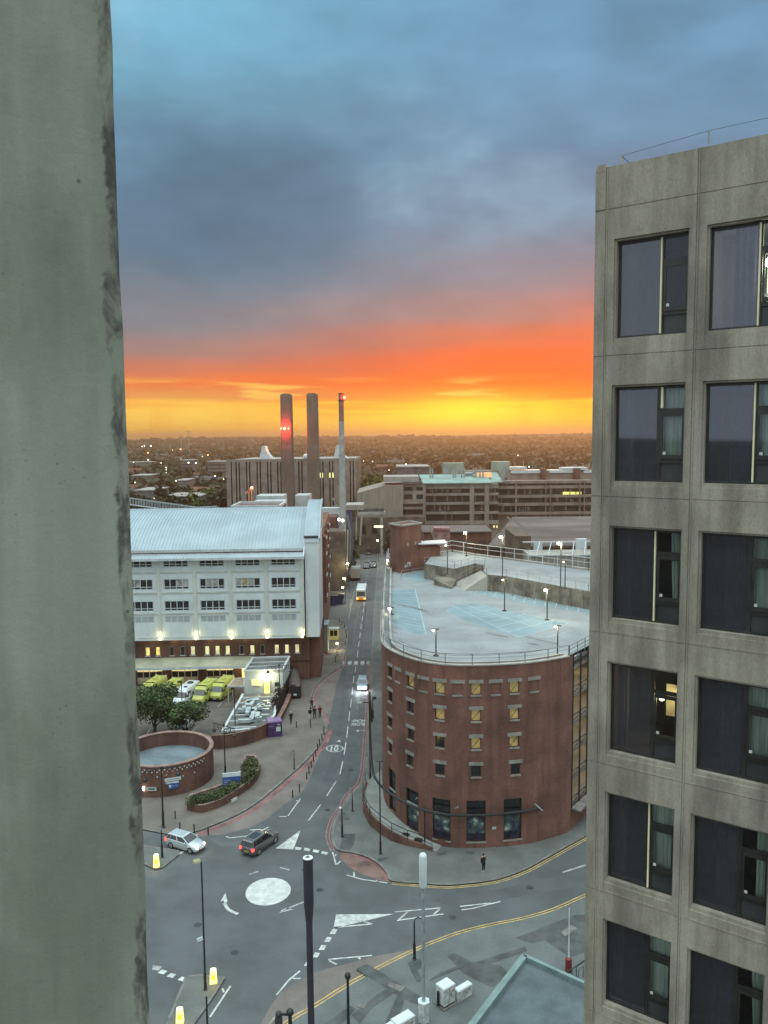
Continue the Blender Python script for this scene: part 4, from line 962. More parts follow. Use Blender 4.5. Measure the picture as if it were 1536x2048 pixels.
for i, (a, b_, c_, d_) in enumerate(big):
    m_ = MB(); gbox(m_, a, a+.08, c_, d_, .1, .2); gbox(m_, b_-.08, b_, c_, d_, .1, .2); gbox(m_, a+.08, b_-.08, d_-.1, d_, .1, .2); gbox(m_, a+.08, b_-.08, 3.15, 3.32, .1, .2); gbox(m_, a+.08, b_-.08, c_, c_+.08, .1, .2)
    F = m_.build('shop_window' if i < 4 else 'doorway', m_frame, GB, world=True)
    m_ = MB(); m_.face([gf(a, 3.3, .22), gf(b_, 3.3, .22), gf(b_, d_, .22), gf(a, d_, .22)])
    if i == 4: m_.face([gf(a, c_, .22), gf(b_, c_, .22), gf(b_, 3.3, .22), gf(a, 3.3, .22)])
    m_.build('pane', m_dglass, F, world=True)
    m_ = MB(); gbox(m_, a+.1, b_-.1, 3.34, 3.5, .0, .09); m_.build('louvre', m_grey, F, world=True)
    if i < 4:
        m_ = MB(); m_.face([gf(a+.08, 1.55, .20), gf(b_-.08, 1.55, .20), gf(b_-.08, 3.1, .20), gf(a+.08, 3.1, .20)]); m_.build('poster', poster(i*3.1), F, world=True)
        m_ = MB(); m_.face([gf(a+.08, c_+.08, .203), gf(b_-.08, c_+.08, .203), gf(b_-.08, 1.55, .203), gf(a+.08, 1.55, .203)]); m_.build('lower_print', M('dark_violet_print', (.028, .026, .045), .3, .3, 2, 6, .1), F, world=True)
        m_ = MB(); gbox(m_, a-.05, b_+.05, c_-.14, c_, -.06, -.003); m_.build('sill', m_lint, GB, world=True)
s_, z_ = ghit(*zp6(847, 1420)); m_ = MB(); gbox(m_, s_-.2, s_+.2, z_-.12, z_+.12, -.03, -.003); m_.build('wall_plate', m_white, GB, world=True)
m_ = MB()
for x0, y0, x1, y1 in ((335, 1213, 370, 1187), (578, 1272, 598, 1240), (1103, 1238, 1140, 1270)):
    s0, za = ghit(*zp6(x0, y0)); s1, zb_ = ghit(*zp6(x1, y1)); m_.beam(gf(s0, za, -.5), gf(s1, zb_, -1.1), .08); 
m_.build('wall_strut', m_grey, GB, world=True)
# sweeping dark canopy rail round the corner
CR = thing('curved_canopy_rail', 'dark steel ring rail sweeping round the brick corner above the shop windows', 'canopy', (5, 74, 0))
sa, _ = ghit(*zp6(100, 1150)); sb, _ = ghit(*zp6(1170, 1300)); P = []
for i in range(41):
    f = i/40; s = sa-1.0+(sb-sa+1.0)*f; d = -1.9*(1-f)**.8-.12; P.append(gf(s, 4.5-.9*f**.7 if f < .99 else 3.7, d))
q0 = Vector(P[0]); pre = [AY(752, 1541, q0.y+1.2), AY(754, 1556, q0.y+.6)]
m_ = MB(); m_.tube(pre+P, .14, 8); m_.build('ring_rail', m_black, CR, world=True)
m_ = MB(); m_.tube([tuple(Vector(p)+Vector((0, 0, .10))) for p in P[8:28]], .03, 6); m_.build('rail_highlight', m_grey, CR, world=True)  # grey tube laid along the rail in place of its highlight
m_ = MB()
for u0, v0, u1, v1 in ((752, 1541, 771, 1539), (784, 1573, 799, 1567)):
    a = AY(u0, v0, q0.y+.8); b_ = AY(u1, v1, q0.y+.8); m_.beam(a, b_, .12, .05)
m_.build('sign_fin', m_black, CR, world=True)
m_ = MB(); c0 = G(849.5, 1680, .6); m_.tube([(c0.x, c0.y+.0, .3), (c0.x, c0.y, 3.9)], .07, 8); m_.build('post', m_black, CR, world=True)
# open steel-screened side
m_ = MB()
SZ = [2.4, 5.2, 8.1, 11.0, 13.9, 16.8]
for k in range(27):
    p = e0+dirR*(.9+k*1.9); m_.beam((p.x, p.y, 2.4), (p.x, p.y, 18.3), .16)
for z in SZ:
    a, b_ = e0+dirR*1.0, far; m_.beam((a.x, a.y, z+.95), (b_.x, b_.y, z+.95), .07); m_.beam((a.x, a.y, z+.5), (b_.x, b_.y, z+.5), .05)
for k in range(26):
    a, b_ = e0+dirR*(.9+k*1.9), e0+dirR*(2.8+k*1.9)
    for z in SZ[:-1]: m_.beam((a.x, a.y, z+.1), (b_.x, b_.y, z+1.0), .03); m_.beam((a.x, a.y, z+1.0), (b_.x, b_.y, z+.1), .03)
m_.build('steel_screen', m_black, GB, world=True)
inn = Vector((-.80, .60))
m_ = MB()
for z in SZ: 
    a, b_ = e0+dirR*1.0+inn*.3, far+inn*.3; c_, d_ = b_+inn*26, a+inn*10+dirR*3
    m_.prism([a, b_, c_, d_], z-.35, z)
m_.build('floor_slabs', m_bconc, GB, world=True)
m_ = MB(); a, b_ = e0+dirR*3+inn*7, far+inn*7; m_.quadw((a.x, a.y, 2.4), (b_.x, b_.y, 2.4), (b_.x, b_.y, 17.3), (a.x, a.y, 17.3)); m_.build('inner_wall', M('inner_ochre_wall', (.34, .27, .13), .8, .3, .4, 3, .2), GB, world=True)
for z in SZ[:-1]:
    for k in (3, 9): q = e0+dirR*k+inn*3; point((q.x, q.y, z+2.2), 95, (1, .80, .36), .3)
m_ = MB()
for z in SZ[:-1]:
    for k in (2.2, 5): q = e0+dirR*k+inn*1.6; m_.obox(q, dirR, .9, .12, z+2.38, z+2.44)
m_.build('strip_lamps', emat('strip_lamp', (1, .85, .5), 6), GB, world=True)
m_ = MB(); a, b_ = e0+dirR*.8-inn*.5, e0+dirR*52-inn*.5; m_.beam((a.x, a.y, 2.3), (b_.x, b_.y, 2.3), 1.0, .18); m_.build('ledge', m_kerb, GB, world=True)
# deck
bk0 = [G(1400, 1178, 20), G(1177, 1141, 20), G(950, 1111, 20), G(905, 1103.5, 20), G(866, 1109, 20)]
dk = [(p.x, p.y) for p in offs(GO, .25)]+[(far.x, far.y)]+[(p.x, p.y-.3) for p in bk0]+[(3.5, 136)]
m_ = MB(); m_.prism(dk, DK-.4, DK, sides=True, bottom=True); m_.build('parking_deck', m_deck, GB, world=True)
m_ = MB(); NN = 60
gbox(m_, 0, GL, GZ, GZ+.12, -.10, .34, NN); m_.build('coping', m_lconc, GB, world=True)
def kerbwall(d0, d1, z0, z1, mat, nm, s0=0, s1=GL):
    m_ = MB(); gbox(m_, s0, s1, z0, z1, d0, d1, NN); return m_.build(nm, mat, GB, world=True)
kerbwall(.9, 1.15, DK, DK+.55, m_lconc, 'inner_kerb_wall', 8)
# tall pale screen on the street side
m_ = MB(); s1_ = GL*.56
for i in range(int(s1_/2)):
    a = i*2.0; gbox(m_, a+.03, a+1.97, GZ+.12, GZ+1.05, .16, .19)
m_.build('side_screen', M('pale_screen_panel', (.52, .58, .58), .5, .08, .6, 5, .06), GB, world=True)
m_ = MB(); n = 34
for i in range(n+1):
    s = .1+(GL-.2)*i/n; m_.beam(gf(s, GZ+.12, .02), gf(s, GZ+1.15, .02), .07)
for i in range(80):
    a, b_ = GL*i/80, GL*(i+1)/80
    for z in (1.15, .75): m_.beam(gf(a, GZ+z, .02), gf(b_, GZ+z, .02), .05 if z > 1 else .03)
    m_.beam(gf(a, DK+1.0, 1.7), gf(b_, DK+1.0, 1.7), .035) if i > 36 else None
for i in range(14, n+1, 2):
    s = .1+(GL-.2)*i/n; m_.beam(gf(s, GZ+1.15, .02), gf(s, DK+1.0, 1.7), .03)
for k in range(28):
    p = e0+dirR*(k*1.9); m_.beam((p.x, p.y, DK), (p.x, p.y, GZ+1.1), .07)
for z in (GZ+.3, GZ+.7, GZ+1.1): m_.beam((e0.x, e0.y, z), (far.x, far.y, z), .05)
m_.build('parapet_railing', M('blue_grey_steel', (.15, .18, .20), .5, .1, 2, 10, .1), GB, world=True)
# bay paint on the deck
def dpoly(m_, L, z=DK+.004): m_.prism([(p.x, p.y) for p in [G(u, v, DK) for u, v in L]], 0, z, sides=False)
m_ = MB()
def Z7(x, y): return (950+x/6.4, 1060+y/6.4)
def Z2(x, y): return (700+x/3.072, 860+y/3.072)
dpoly(m_, [Z2(262, 980), Z2(400, 980), Z2(465, 1240), Z2(440, 1260), Z2(330, 1235), Z2(262, 1180), Z2(250, 1100)])
dpoly(m_, [Z2(318, 892), Z2(440, 872), Z2(500, 920), Z2(420, 938)])
dpoly(m_, [(906, 1211), Z2(770, 1065), Z7(600, 1075), Z7(1195, 1195), Z7(1040, 1225), Z7(560, 1372), Z7(0, 1210), (890, 1222)])
dpoly(m_, [(945, 1186), (972, 1176), Z7(900, 890), Z7(1480, 985), Z7(1480, 1070), Z7(900, 990), Z7(400, 890), Z7(0, 810)])
m_.build('blue_bays', m_dbay, GB, world=True)
m_ = MB()
def dseg(p, q, w=.1): ribbon(m_, [G(*p, DK), G(*q, DK)], w, DK+.009)
for i in range(15):
    f = i/14; a = G(*Z2(262, 985), DK).lerp(G(*Z2(262, 1190), DK), f); b_ = G(*Z2(402, 985), DK).lerp(G(*Z2(462, 1235), DK), f); ribbon(m_, [a, b_], .07, DK+.009)
dseg(Z2(400, 980), Z2(466, 1250), .12)
A0, A1 = (903, 1211), Z7(560, 1372); B0, B1 = Z2(770, 1065), Z7(1195, 1195)
ga, gb_, gc, gd = G(*A0, DK), G(*A1, DK), G(*B0, DK), G(*B1, DK)
for i in range(8):
    f = i/7; ribbon(m_, [ga.lerp(gb_, f), gc.lerp(gd, f)], .10, DK+.009)
for f in (0, .5, 1): ribbon(m_, [ga.lerp(gc, f), gb_.lerp(gd, f)], .10, DK+.009)
dseg(Z7(715, 1340), Z7(920, 1375)); dseg(Z7(920, 1375), Z7(1250, 1285)); dseg(Z7(1060, 1240), Z7(1250, 1285))
ga, gb_, gc, gd = G(*Z7(0, 810), DK), G(*Z7(1470, 1075), DK), G(*(960, 1172), DK), G(*Z7(1475, 985), DK)
for i in range(12):
    f = i/11; ribbon(m_, [ga.lerp(gb_, f), gc.lerp(gd, f)], .10, DK+.009)
m_.build('bay_lines', m_dline, GB, world=True)
for L in ([(620, 1365), (700, 1370), (1060, 1450), (1060, 1462), (860, 1425)], [(640, 1440), (720, 1445), (860, 1480), (860, 1492), (700, 1462)], [(120, 1300), (240, 1330), (430, 1370), (430, 1378), (220, 1345)]):
    m_ = MB(); dpoly(m_, [Z7(*q) for q in L], DK+.006); m_.build('deck_stain', M('deck_stain', (.15, .165, .17), .9, .2, .5, 6, .15), GB, world=True)
m_ = MB(); dpoly(m_, [(795, 1208), (830, 1214), (860, 1224), (858, 1226), (828, 1217), (795, 1211)], DK+.013)
m_.build('deck_stain', M('deck_stain', (0, 0, 0)), GB, world=True)
# upper half deck with its fascia, ramp and railings
UZ = 20.0
up = [(848.8, 1128.8), (909, 1139), (949.8, 1128), (970, 1132), (966, 1142), (973.4, 1150.6), (1012.5, 1154), (1177, 1184), (1330, 1212)]
upw = [G(u, v, UZ) for u, v in up]
bk = [G(1400, 1178, UZ), G(1177, 1141, UZ), G(950, 1111, UZ), G(905, 1103.5, UZ), G(866, 1109, UZ)]
m_ = MB(); m_.prism([(p.x, p.y) for p in upw+bk], UZ-.3, UZ); m_.build('upper_deck', m_deck, GB, world=True)
m_ = MB()
for i in range(len(upw)-1):
    a, b_ = upw[i], upw[i+1]; m_.quadw((a.x, a.y-.02, DK), (b_.x, b_.y-.02, DK), (b_.x, b_.y-.02, UZ+.12), (a.x, a.y-.02, UZ+.12))
a, b_ = bk[0], bk[-1]
m_.build('upper_fascia', M('stained_fascia', (.215, .198, .165), .9, .25, .5, 5, .2), GB, world=True)
m_ = MB()
for u0, v0, u1, v1 in ((965, 1167, 976, 1171), (1005, 1170, 1017, 1174), (1122, 1191, 1146, 1197), (887, 1148, 896, 1151)):
    p = G(u0, v0+4, DK); dd = G(u1, v1+4, DK)-p
    pass
for k in range(9):
    a = upw[5]+(upw[7]-upw[5])*((k+.5)/9); m_ = MB(); m_.box(a.x-.07, a.x+.07, a.y-.14, a.y-.03, DK, UZ+.1); m_.build('buttress', M('buttress_concrete', (.25, .235, .2), .9, .2, .6, 6, .15), GB, world=True)
def rail(m_, pts, h=1.05, w=.05, step=2.2, mids=(.5,)):
    pts = [Vector(p) for p in pts]; up_ = Vector((0, 0, 1))
    for i in range(len(pts)-1):
        a, b_ = pts[i], pts[i+1]; m_.beam(a+up_*h, b_+up_*h, w)
        for q in mids: m_.beam(a+up_*h*q, b_+up_*h*q, w*.7)
        n = max(1, round((b_-a).length/step))
        for k in range(n+1): p = a+(b_-a)*k/n; m_.beam(p, p+up_*h, w)
m_ = MB(); rail(m_, [p+Vector((0, .05, .1)) for p in upw]); m_.build('upper_railing', m_grey, GB, world=True)
m_ = MB(); rail(m_, [p for p in bk], 1.9, .09, 2.6, (.62, )); m_.build('far_railing', m_trim, GB, world=True)
m_ = MB()
for i in range(len(bk)-1):
    a, b_ = bk[i], bk[i+1]; a = Vector(a); b_ = Vector(b_); m_.beam(a+Vector((0, .5, .1)), b_+Vector((0, .5, .1)), .5, .3)
m_.build('far_kerb', m_lconc, GB, world=True)
m_ = MB(); lo0, lo1, hi0, hi1 = G(905, 1168, DK), G(929, 1181, DK), G(962, 1141, UZ), G(975, 1151, UZ)
for q in (lo0, lo1, hi0, hi1): pass
m_.hexa([(lo0.x, lo0.y, DK-.2), (lo1.x, lo1.y, DK-.2), (hi1.x, hi1.y, DK-.2), (hi0.x, hi0.y, DK-.2), (lo0.x, lo0.y, DK+.03), (lo1.x, lo1.y, DK+.03), (hi1.x, hi1.y, UZ+.01), (hi0.x, hi0.y, UZ+.01)]); m_.build('ramp', m_lconc, GB, world=True)
m_ = MB(); rail(m_, [lo0+Vector((0, 0, .02)), hi0]); l2 = G(868, 1163, DK); l3 = G(866, 1172, DK); rail(m_, [l2, lo0], .9); rail(m_, [G(802, 1158, DK), G(803, 1153, DK), G(848, 1146, DK)], .9); m_.build('ramp_railing', m_grey, GB, world=True)
m_ = MB(); a, b_ = G(868, 1170, DK), G(903, 1178, DK); m_.hexa([(a.x, a.y, DK), (b_.x, b_.y, DK), (b_.x+1, b_.y+3, DK), (a.x+1, a.y+4, DK), (a.x, a.y, DK+.9), (b_.x, b_.y, DK+.2), (b_.x+1, b_.y+3, DK+.9), (a.x+1, a.y+4, DK+.9)]); m_.build('ramp_kerb_wall', M('stained_fascia', (0, 0, 0)), GB, world=True)
# brick stair tower
ST_ = thing('stair_tower', 'tall red brick stair tower with flat pale coping at the back of the parking deck', 'tower', (5, 127, DK))
cA = G(803, 1147, DK); cL = G(780, 1141, DK); cR = G(843, 1139, DK); cB = cL+cR-cA; zt = HT(1053, cA)
m_ = MB(); m_.prism([cA.xy, cR.xy, cB.xy, cL.xy], DK-18, zt); m_.build('wall', m_brick, ST_, world=True)
m_ = MB(); ring = [cA.xy, cR.xy, cB.xy, cL.xy, cA.xy]; cen = (cA.xy+cB.xy)/2
for i in range(4):
    a, b_ = ring[i], ring[i+1]; m_.beam((*a, zt+.12), (*b_, zt+.12), .4, .25)
m_.build('coping', m_lconc, ST_, world=True)
zl = HT(1093, cR); q = Vector((1, .25)).normalized(); r1 = Vector(cR.xy)+q*3.2-Vector((0, 1.0)); 
m_ = MB(); m_.prism([Vector(cR.xy)-Vector((1.2, 1.1)), r1, r1+Vector((-.5, 4)), cR.xy], DK-2, zl); m_.build('lower_wing', m_brick, ST_, world=True)
m_ = MB(); m_.prism([Vector(cR.xy)+Vector((-.6, -1.4)), r1+Vector((1.2, -.6)), r1+Vector((1, 4)), Vector(cR.xy)+Vector((0, 2))], zl+.5, zl+.65, bottom=True); m_.build('flat_canopy', m_trim, ST_, world=True)
def on(a, b_, f, z): p = a.lerp(b_, f); return Vector((p.x, p.y, z))
m_ = MB()
zc_ = HT(1093, cA)
for f in (.32, .70):
    p = on(cA, cR, f, zc_+.2); d_ = (cR-cA).normalized(); n_ = Vector((d_.y, -d_.x, 0)); m_.hexa([p+n_*.003+d_*a+Vector((0, 0, h)) if False else p+n_*k+d_*a+Vector((0, 0, h)) for h in (-.25, .25) for a, k in ((-.2, .05), (.2, .05), (.2, .003), (-.2, .003))])
m_.build('small_window', m_lint, ST_, world=True)
p = on(cA, cR, .25, HT(1134, cA)); d_ = (cR-cA).normalized(); n_ = Vector((d_.y, -d_.x, 0))
for (a0, a1, h0, h1) in ((-.5, .35, -.2, .2), (.1, 1.1, .35, .55), (.65, .95, -.15, .34)):
    m_ = MB(); m_.hexa([p+n_*k+d_*a+Vector((0, 0, h)) for h in (h0, h1) for a, k in ((a0, .06), (a1, .06), (a1, .003), (a0, .003))]); m_.build('sign_plate', m_white, ST_, world=True)
# entrance ramp terrace with brick retaining wall and rail
TR = thing('access_ramp', 'pale concrete access ramp with brick retaining wall curving round the brick corner', 'ramp', (2, 80, 0))
base = [(731, 1585), (726, 1602), (726, 1625), (740, 1652), (761.5, 1669), (783, 1682), (815, 1692), (849.6, 1699), (864, 1702.5)]
zz_ = [1.3, 1.25, 1.2, 1.12, 1.0, .85, .6, .35, .22]
ot = [G(u, v, .12) for u, v in base]; 
inn_ = [G(u, v, .12) for u, v in [(762, 1560), (764, 1575), (766, 1595), (772, 1612), (790, 1636), (812, 1656), (840, 1672), (868, 1686), (882, 1690)]]
m_ = MB(); w2 = MB()
for i in range(len(ot)-1):
    a, b_, c_, d_ = ot[i], ot[i+1], inn_[i+1], inn_[i]
    m_.face([(a.x, a.y, zz_[i]), (b_.x, b_.y, zz_[i+1]), (c_.x, c_.y, zz_[i+1]), (d_.x, d_.y, zz_[i])])
    k = (b_-a).normalized(); n_ = Vector((k.y, -k.x, 0))*.22; k0 = a-n_; k1 = b_-n_
    w2.hexa([(a.x, a.y, 0), (b_.x, b_.y, 0), (b_.x-n_.x, b_.y-n_.y, 0), (a.x-n_.x, a.y-n_.y, 0), (a.x, a.y, zz_[i]+.18), (b_.x, b_.y, zz_[i+1]+.18), (b_.x-n_.x, b_.y-n_.y, zz_[i+1]+.18), (a.x-n_.x, a.y-n_.y, zz_[i]+.18)])
m_.face([(ot[-1].x, ot[-1].y, .22), (G(872, 1706).x, G(872, 1706).y, .13), (G(884, 1693).x, G(884, 1693).y, .13), (inn_[-1].x, inn_[-1].y, .22)])
m_.build('walkway', M('pale_ramp_concrete', (.27, .285, .27), .85, .1, .6, 6, .12), TR, world=True); w2.build('retaining_wall', m_brickd, TR, world=True)
m_ = MB(); rail(m_, [Vector((p.x, p.y, z+.18)) for p, z in zip(ot, zz_)], .95, .055, 1.5, (.45,)); m_.build('handrail', m_black, TR, world=True)
for u, v in ((811, 1666), (837, 1676)):
    p = G(u, v, .85); m_ = MB(); m_.obox(p, (.9, -.45), .75, .5, HT(v, p)-.9+.0 if False else .62, .75); m_.build('dark_mat', m_black, TR, world=True)

# ================================================================== background blocks
def fx(u, Y): return AY(u, 990, Y).x
def fz(v, Y, u=850): return AY(u, v, Y).z
PS = thing('ribbed_concrete_block', 'tall ribbed concrete laboratory block with dark paired slot windows behind the chimneys', 'building', (fx(580, 300), 300, 0))
Y = 300.0
def pf(s, z, d): return (s, Y+d, z)
slots = []
for x in (84, 165, 272, 380, 487, 590, 697, 805, 912, 1020, 1120, 1222, 1330):
    for o_ in (0, 32):
        u = 440+(x+o_)/5.12
        if u < 709: slots.append((fx(u, Y), fx(u+2.6, Y)))
slots = slots[1:]
zt_, zb_ = fz(922, Y, 600), fz(1000, Y, 600); ztop_ = fz(917.5, Y, 600)
def pcell(s, z):
    for a, b_ in slots:
        if a < s < b_ and 8 < z < zt_: return (.7, False)
    return (0, False)
SS = [fx(454, Y), fx(711, Y)]
for q in slots: SS += q
mb = MB(); wallfield(mb, pf, [x for x in SS if x <= fx(711, Y)], [0, 8, zt_, ztop_], pcell)
xr = fx(711, Y); x2 = fx(723, Y+38)
mb.build('wall', m_bconc, PS, world=True)
m_ = MB()
for a, b_ in slots: m_.face([(a, Y+.69, 8), (b_, Y+.69, 8), (b_, Y+.69, zt_), (a, Y+.69, zt_)])
m_.build('slot_windows', m_dglass, PS, world=True)
m_ = MB(); zr = fz(911, Y+38, 720)
for k in range(7):
    f0, f1 = k/7, (k+.62)/7; q = lambda f: (xr+(x2-xr)*f, Y+38*f)
    z = ztop_+(zr-ztop_)*f0; (a, c_), (b_, d_) = q(f0), q(f1); m_.quadw((a, c_, 0), (b_, d_, 0), (b_, d_, z), (a, c_, z))
m_.build('side_ribs', m_bconc, PS, world=True)
m_ = MB(); m_.quadw((xr+.3, Y+1, 0), (x2+.3-.8, Y+38, 0), (x2-.5, Y+38, zr-1), (xr-.3, Y+1, ztop_-.6)); m_.build('side_glazing', m_dglass, PS, world=True)
m_ = MB(); m_.prism([(fx(454, Y), Y+.01), (xr, Y+.01), (x2, Y+38), (fx(454, Y)+4, Y+40)], ztop_-1.0, ztop_-.3); m_.build('roof', m_lconc, PS, world=True)
for u0, u1 in ((517.5, 547), (667, 697)):
    m_ = MB(); n = 5; rg = []
    for i in range(6):
        f = i/5; sl = 3.0*(1-f)**2; a, b_ = fx(u0, Y)+1.1*f, fx(u1, Y)-3.0*(1-(1-f)**2)-.3
        z = ztop_+5.0*f-.2; rg.append([(a, Y+3+.5*f, z), (b_, Y+3+.5*f, z), (b_, Y+10, z), (a, Y+10, z)])
    m_.rings(rg); m_.build('roof_cowl', m_trim, PS, world=True)
m_ = MB(); p = AY(612, 913, 303); m_.ball(tuple(p), 1.1, 12); m_.build('radome', m_whitep, PS, world=True)
for u0 in (440+1024/5.12, 440+1045/5.12, 440+1122/5.12, 440+1155/5.12):
    m_ = MB(); a, b_ = fx(u0, Y), fx(u0+2.4, Y); m_.face([(a, Y+.3, fz(956, Y, 600)), (b_, Y+.3, fz(956, Y, 600)), (b_, Y+.3, fz(946, Y, 600)), (a, Y+.3, fz(946, Y, 600))]); m_.build('lit_window', emat('yellow_lit', (1., .9, .3), 1.3), PS, world=True)
# chimneys
def chimney(u, vt, Y, w, label, dx=0):
    top = AY(u, vt, Y); T_ = thing('chimney_stack', label, 'chimney', (top.x, Y, 0), group=None)
    m_ = MB(); rg = []
    for z, k in ((0, 1.08), (EYE-4, 1.06), (EYE-3, 1.02), (EYE+2, 1.0), (top.z-.9, .98), (top.z-.2, .96), (top.z, .90)):
        h = w/2*k; c_ = h*.22; rg.append([(top.x+a, Y+b_, z) for a, b_ in ((-h+c_, -h), (h-c_, -h), (h, -h+c_), (h, h-c_), (h-c_, h), (-h+c_, h), (-h, h-c_), (-h, -h+c_))])
    m_.rings(rg); m_.build('shaft', M('chimney_concrete', (.165, .130, .105), .9, .12, .25, 4, .1, stretch=(1, 1, .4)), T_, world=True)
    m_ = MB(); h = w*.34; m_.box(top.x-h, top.x+h, Y-h, Y+h, top.z-.3, top.z+.25); m_.build('flue_cap', m_dgrey, T_, world=True); return T_, top
T1, tp = chimney(572.5, 789, 282, 4.0, 'left of two broad concrete chimneys, carrying red warning lamps partway up')
for u in (562, 569, 577):
    p = AY(u, 857, 279.6); m_ = MB(); m_.ball(tuple(p), .42 if u == 569 else .28, 10); m_.build('warning_lamp', m_redlt, T1, world=True); point(tuple(p-Vector((0, .8, 0))), 1700, (1, .04, .03), .3)
chimney(624.5, 788, 282, 3.9, 'right of two broad concrete chimneys, plain grey brown shaft without lamps')
ft = AY(682, 786, 215); FL = thing('steel_flue', 'slender pale steel flue with red upper section and lamp, right of the chimneys', 'chimney', (ft.x, 215, 0))
m_ = MB(); zj = HT(843, ft); m_.lathe([(.68, zj), (.68, ft.z-.3), (.74, ft.z-.3), (.74, ft.z), (.5, ft.z)], (ft.x, 215, 0), 16); m_.build('red_section', M('rust_red_paint', (.26, .13, .11), .7, .12, .8, 6, .08), FL, world=True, smooth=True)
m_ = MB(); z5 = HT(911, ft); m_.lathe([(.86, 4), (.86, z5-8), (.80, z5-8), (.80, z5), (.92, z5), (.92, z5+.3), (.70, z5+.3), (.70, zj)], (ft.x, 215, 0), 16); m_.build('lower_section', M('pale_flue', (.36, .37, .36), .6, .1, .8, 6, .08), FL, world=True, smooth=True)
p = AY(689, 795, 215); m_ = MB(); m_.ball(tuple(p), .3, 10); m_.beam(tuple(p), (ft.x, 215, p.z), .1); m_.build('warning_lamp', m_redlt, FL, world=True); point(tuple(p-Vector((0, 1.2, 0))), 160, (1, .08, .04), .3)
m_ = MB(); m_.lathe([(.75, HT(801, ft)), (1.0, HT(801, ft)), (1.0, HT(801, ft)+.15), (.75, HT(801, ft)+.15)], (ft.x, 215, 0), 12); m_.build('collar', m_dgrey, FL, world=True)
# boiler house roofs and pipework round the flue
BH = thing('boiler_house', 'jumbled brick boiler house with pale roof plant and pipes beside the street', 'building', (-14, 200, 0))
def blk(par, nm, u0, u1, vtop, Y, dep, mat, z0=0):
    a, b_ = AY(u0, vtop, Y), AY(u1, vtop, Y); m_ = MB(); m_.box(a.x, b_.x, Y, Y+dep, z0, (a.z+b_.z)/2); return m_.build(nm, mat, par, world=True)
blk(BH, 'lower_hall', 641, 690, 1063, 205, 8, M('dark_weathered_wall', (.12, .095, .075), .9, .2, .4, 5, .15))
blk(BH, 'upper_hall', 641, 672, 1034, 214, 14, m_brick)
blk(BH, 'roof_plant', 640, 684, 1016, 222, 3, m_trim, 15)
blk(BH, 'blue_hopper', 693, 704, 1012, 222, 6, M('blue_grey_cladding', (.10, .12, .20), .7, .1, .5, 5, .1), 4)
blk(BH, 'hopper_cap', 691, 727, 1010, 221, 9, m_lconc, AY(700, 1020, 221).z)
m_ = MB()
for u0, v0, u1, v1, Y_, w in ((694, 1030, 701, 1060, 219, .5), (701, 1060, 700, 1150, 219, .5), (713, 1035, 712, 1080, 218, .35), (724, 1025, 720, 1090, 219, .5), (684, 1060, 672, 1085, 212, .5), (690, 1042, 680, 1056, 212, .7), (664, 1000, 684, 985, 216, .2), (664, 1012, 684, 1012, 215, .15), (664, 995, 684, 1030, 216, .12), (690, 1050, 688, 1140, 206, .6), (696, 1060, 694, 1140, 206, .4)):
    m_.beam(AY(u0, v0, Y_), AY(u1, v1, Y_), w)
m_.build('pipework', m_lconc, BH, world=True)
for u, v in ((678, 1039), (685, 1041)): m_ = MB(); m_.ball(tuple(AY(u, v, 203)), .35, 8); m_.build('wall_lamp', m_lampw, BH, world=True)
for u, v in ((649, 1056), (653, 1051), (656, 1048)): m_ = MB(); m_.ball(tuple(AY(u, v, 204.5)), .22, 8); m_.build('roof_light', m_whitep, BH, world=True)
# blocks with balcony bands
def banded(par, Y, u0, u1, bands, wins_, piers, zbot, matw, dep=20, rec=1.2):
    xa, xb = fx(u0, Y), fx(u1, Y)
    m_ = MB()
    for v0, v1 in bands: m_.box(xa, xb, Y-.01, Y+rec+.3, fz(v1, Y), fz(v0, Y))
    m_.build('spandrel', matw, par, world=True) if len(bands) == 1 else m_.build('spandrel_bands', matw, par, world=True)
    for a, b_ in piers:
        m_ = MB(); m_.box(fx(a, Y), fx(b_, Y), Y-.35, Y+rec+.35, zbot, fz(bands[0][0], Y)); m_.build('pier', matw, par, world=True)
    for v0, v1 in wins_:
        m_ = MB(); z0, z1 = fz(v1, Y), fz(v0, Y); m_.box(xa, xb, Y+rec, Y+rec+.2, z0-.2, z1+.2); W_ = m_.build('window_band', M('brown_dark_glass', (.030, .026, .025), .35, .2, .3, 2, .1, spec=.6), par, world=True)
        m_ = MB(); x = xa
        while x < xb-1:
            w = random.uniform(.25, 1.0)
            if random.random() < .42: m_.box(x, x+w, Y+rec-.06, Y+rec-.003, z0+.3, z1-random.choice((.1, .3)))
            x += w+random.uniform(.15, 1.3)
        if m_.v: m_.build('window_blinds', M('pale_blinds', (.22, .20, .17), .8, .25, .8, 5, .1), W_, world=True)  # scattered window blinds of the band, all in one mesh
    m_ = MB(); m_.box(xa, xb, Y+rec+.21, Y+dep, zbot, fz(bands[0][0], Y)-.05); m_.build('core', matw, par, world=True)
YB = 286.0
TB = thing('teaching_block', 'five storey concrete block with horizontal window bands under a pale green copper roof', 'building', (fx(915, YB), YB, 0))
banded(TB, YB, 850, 997, [(968, 978), (987, 992), (1005, 1010), (1024, 1029), (1042.5, 1049)], [(978, 987), (992, 1005), (1010, 1024), (1029, 1042.5)], [(849, 852), (939.5, 948), (969, 978)], 0, m_bconc)
m_ = MB(); a, b_ = fx(846, YB), fx(983, YB); z = fz(968, YB)
m_.hexa([(a, YB-.8, z), (b_, YB-.8, z), (b_-1, YB+9, z+2.6), (a-1, YB+9, z+2.6), (a, YB-.8, z+.35), (b_, YB-.8, z+.35), (b_-1, YB+9, z+2.95), (a-1, YB+9, z+2.95)]); m_.build('copper_roof', m_copper, TB, world=True)
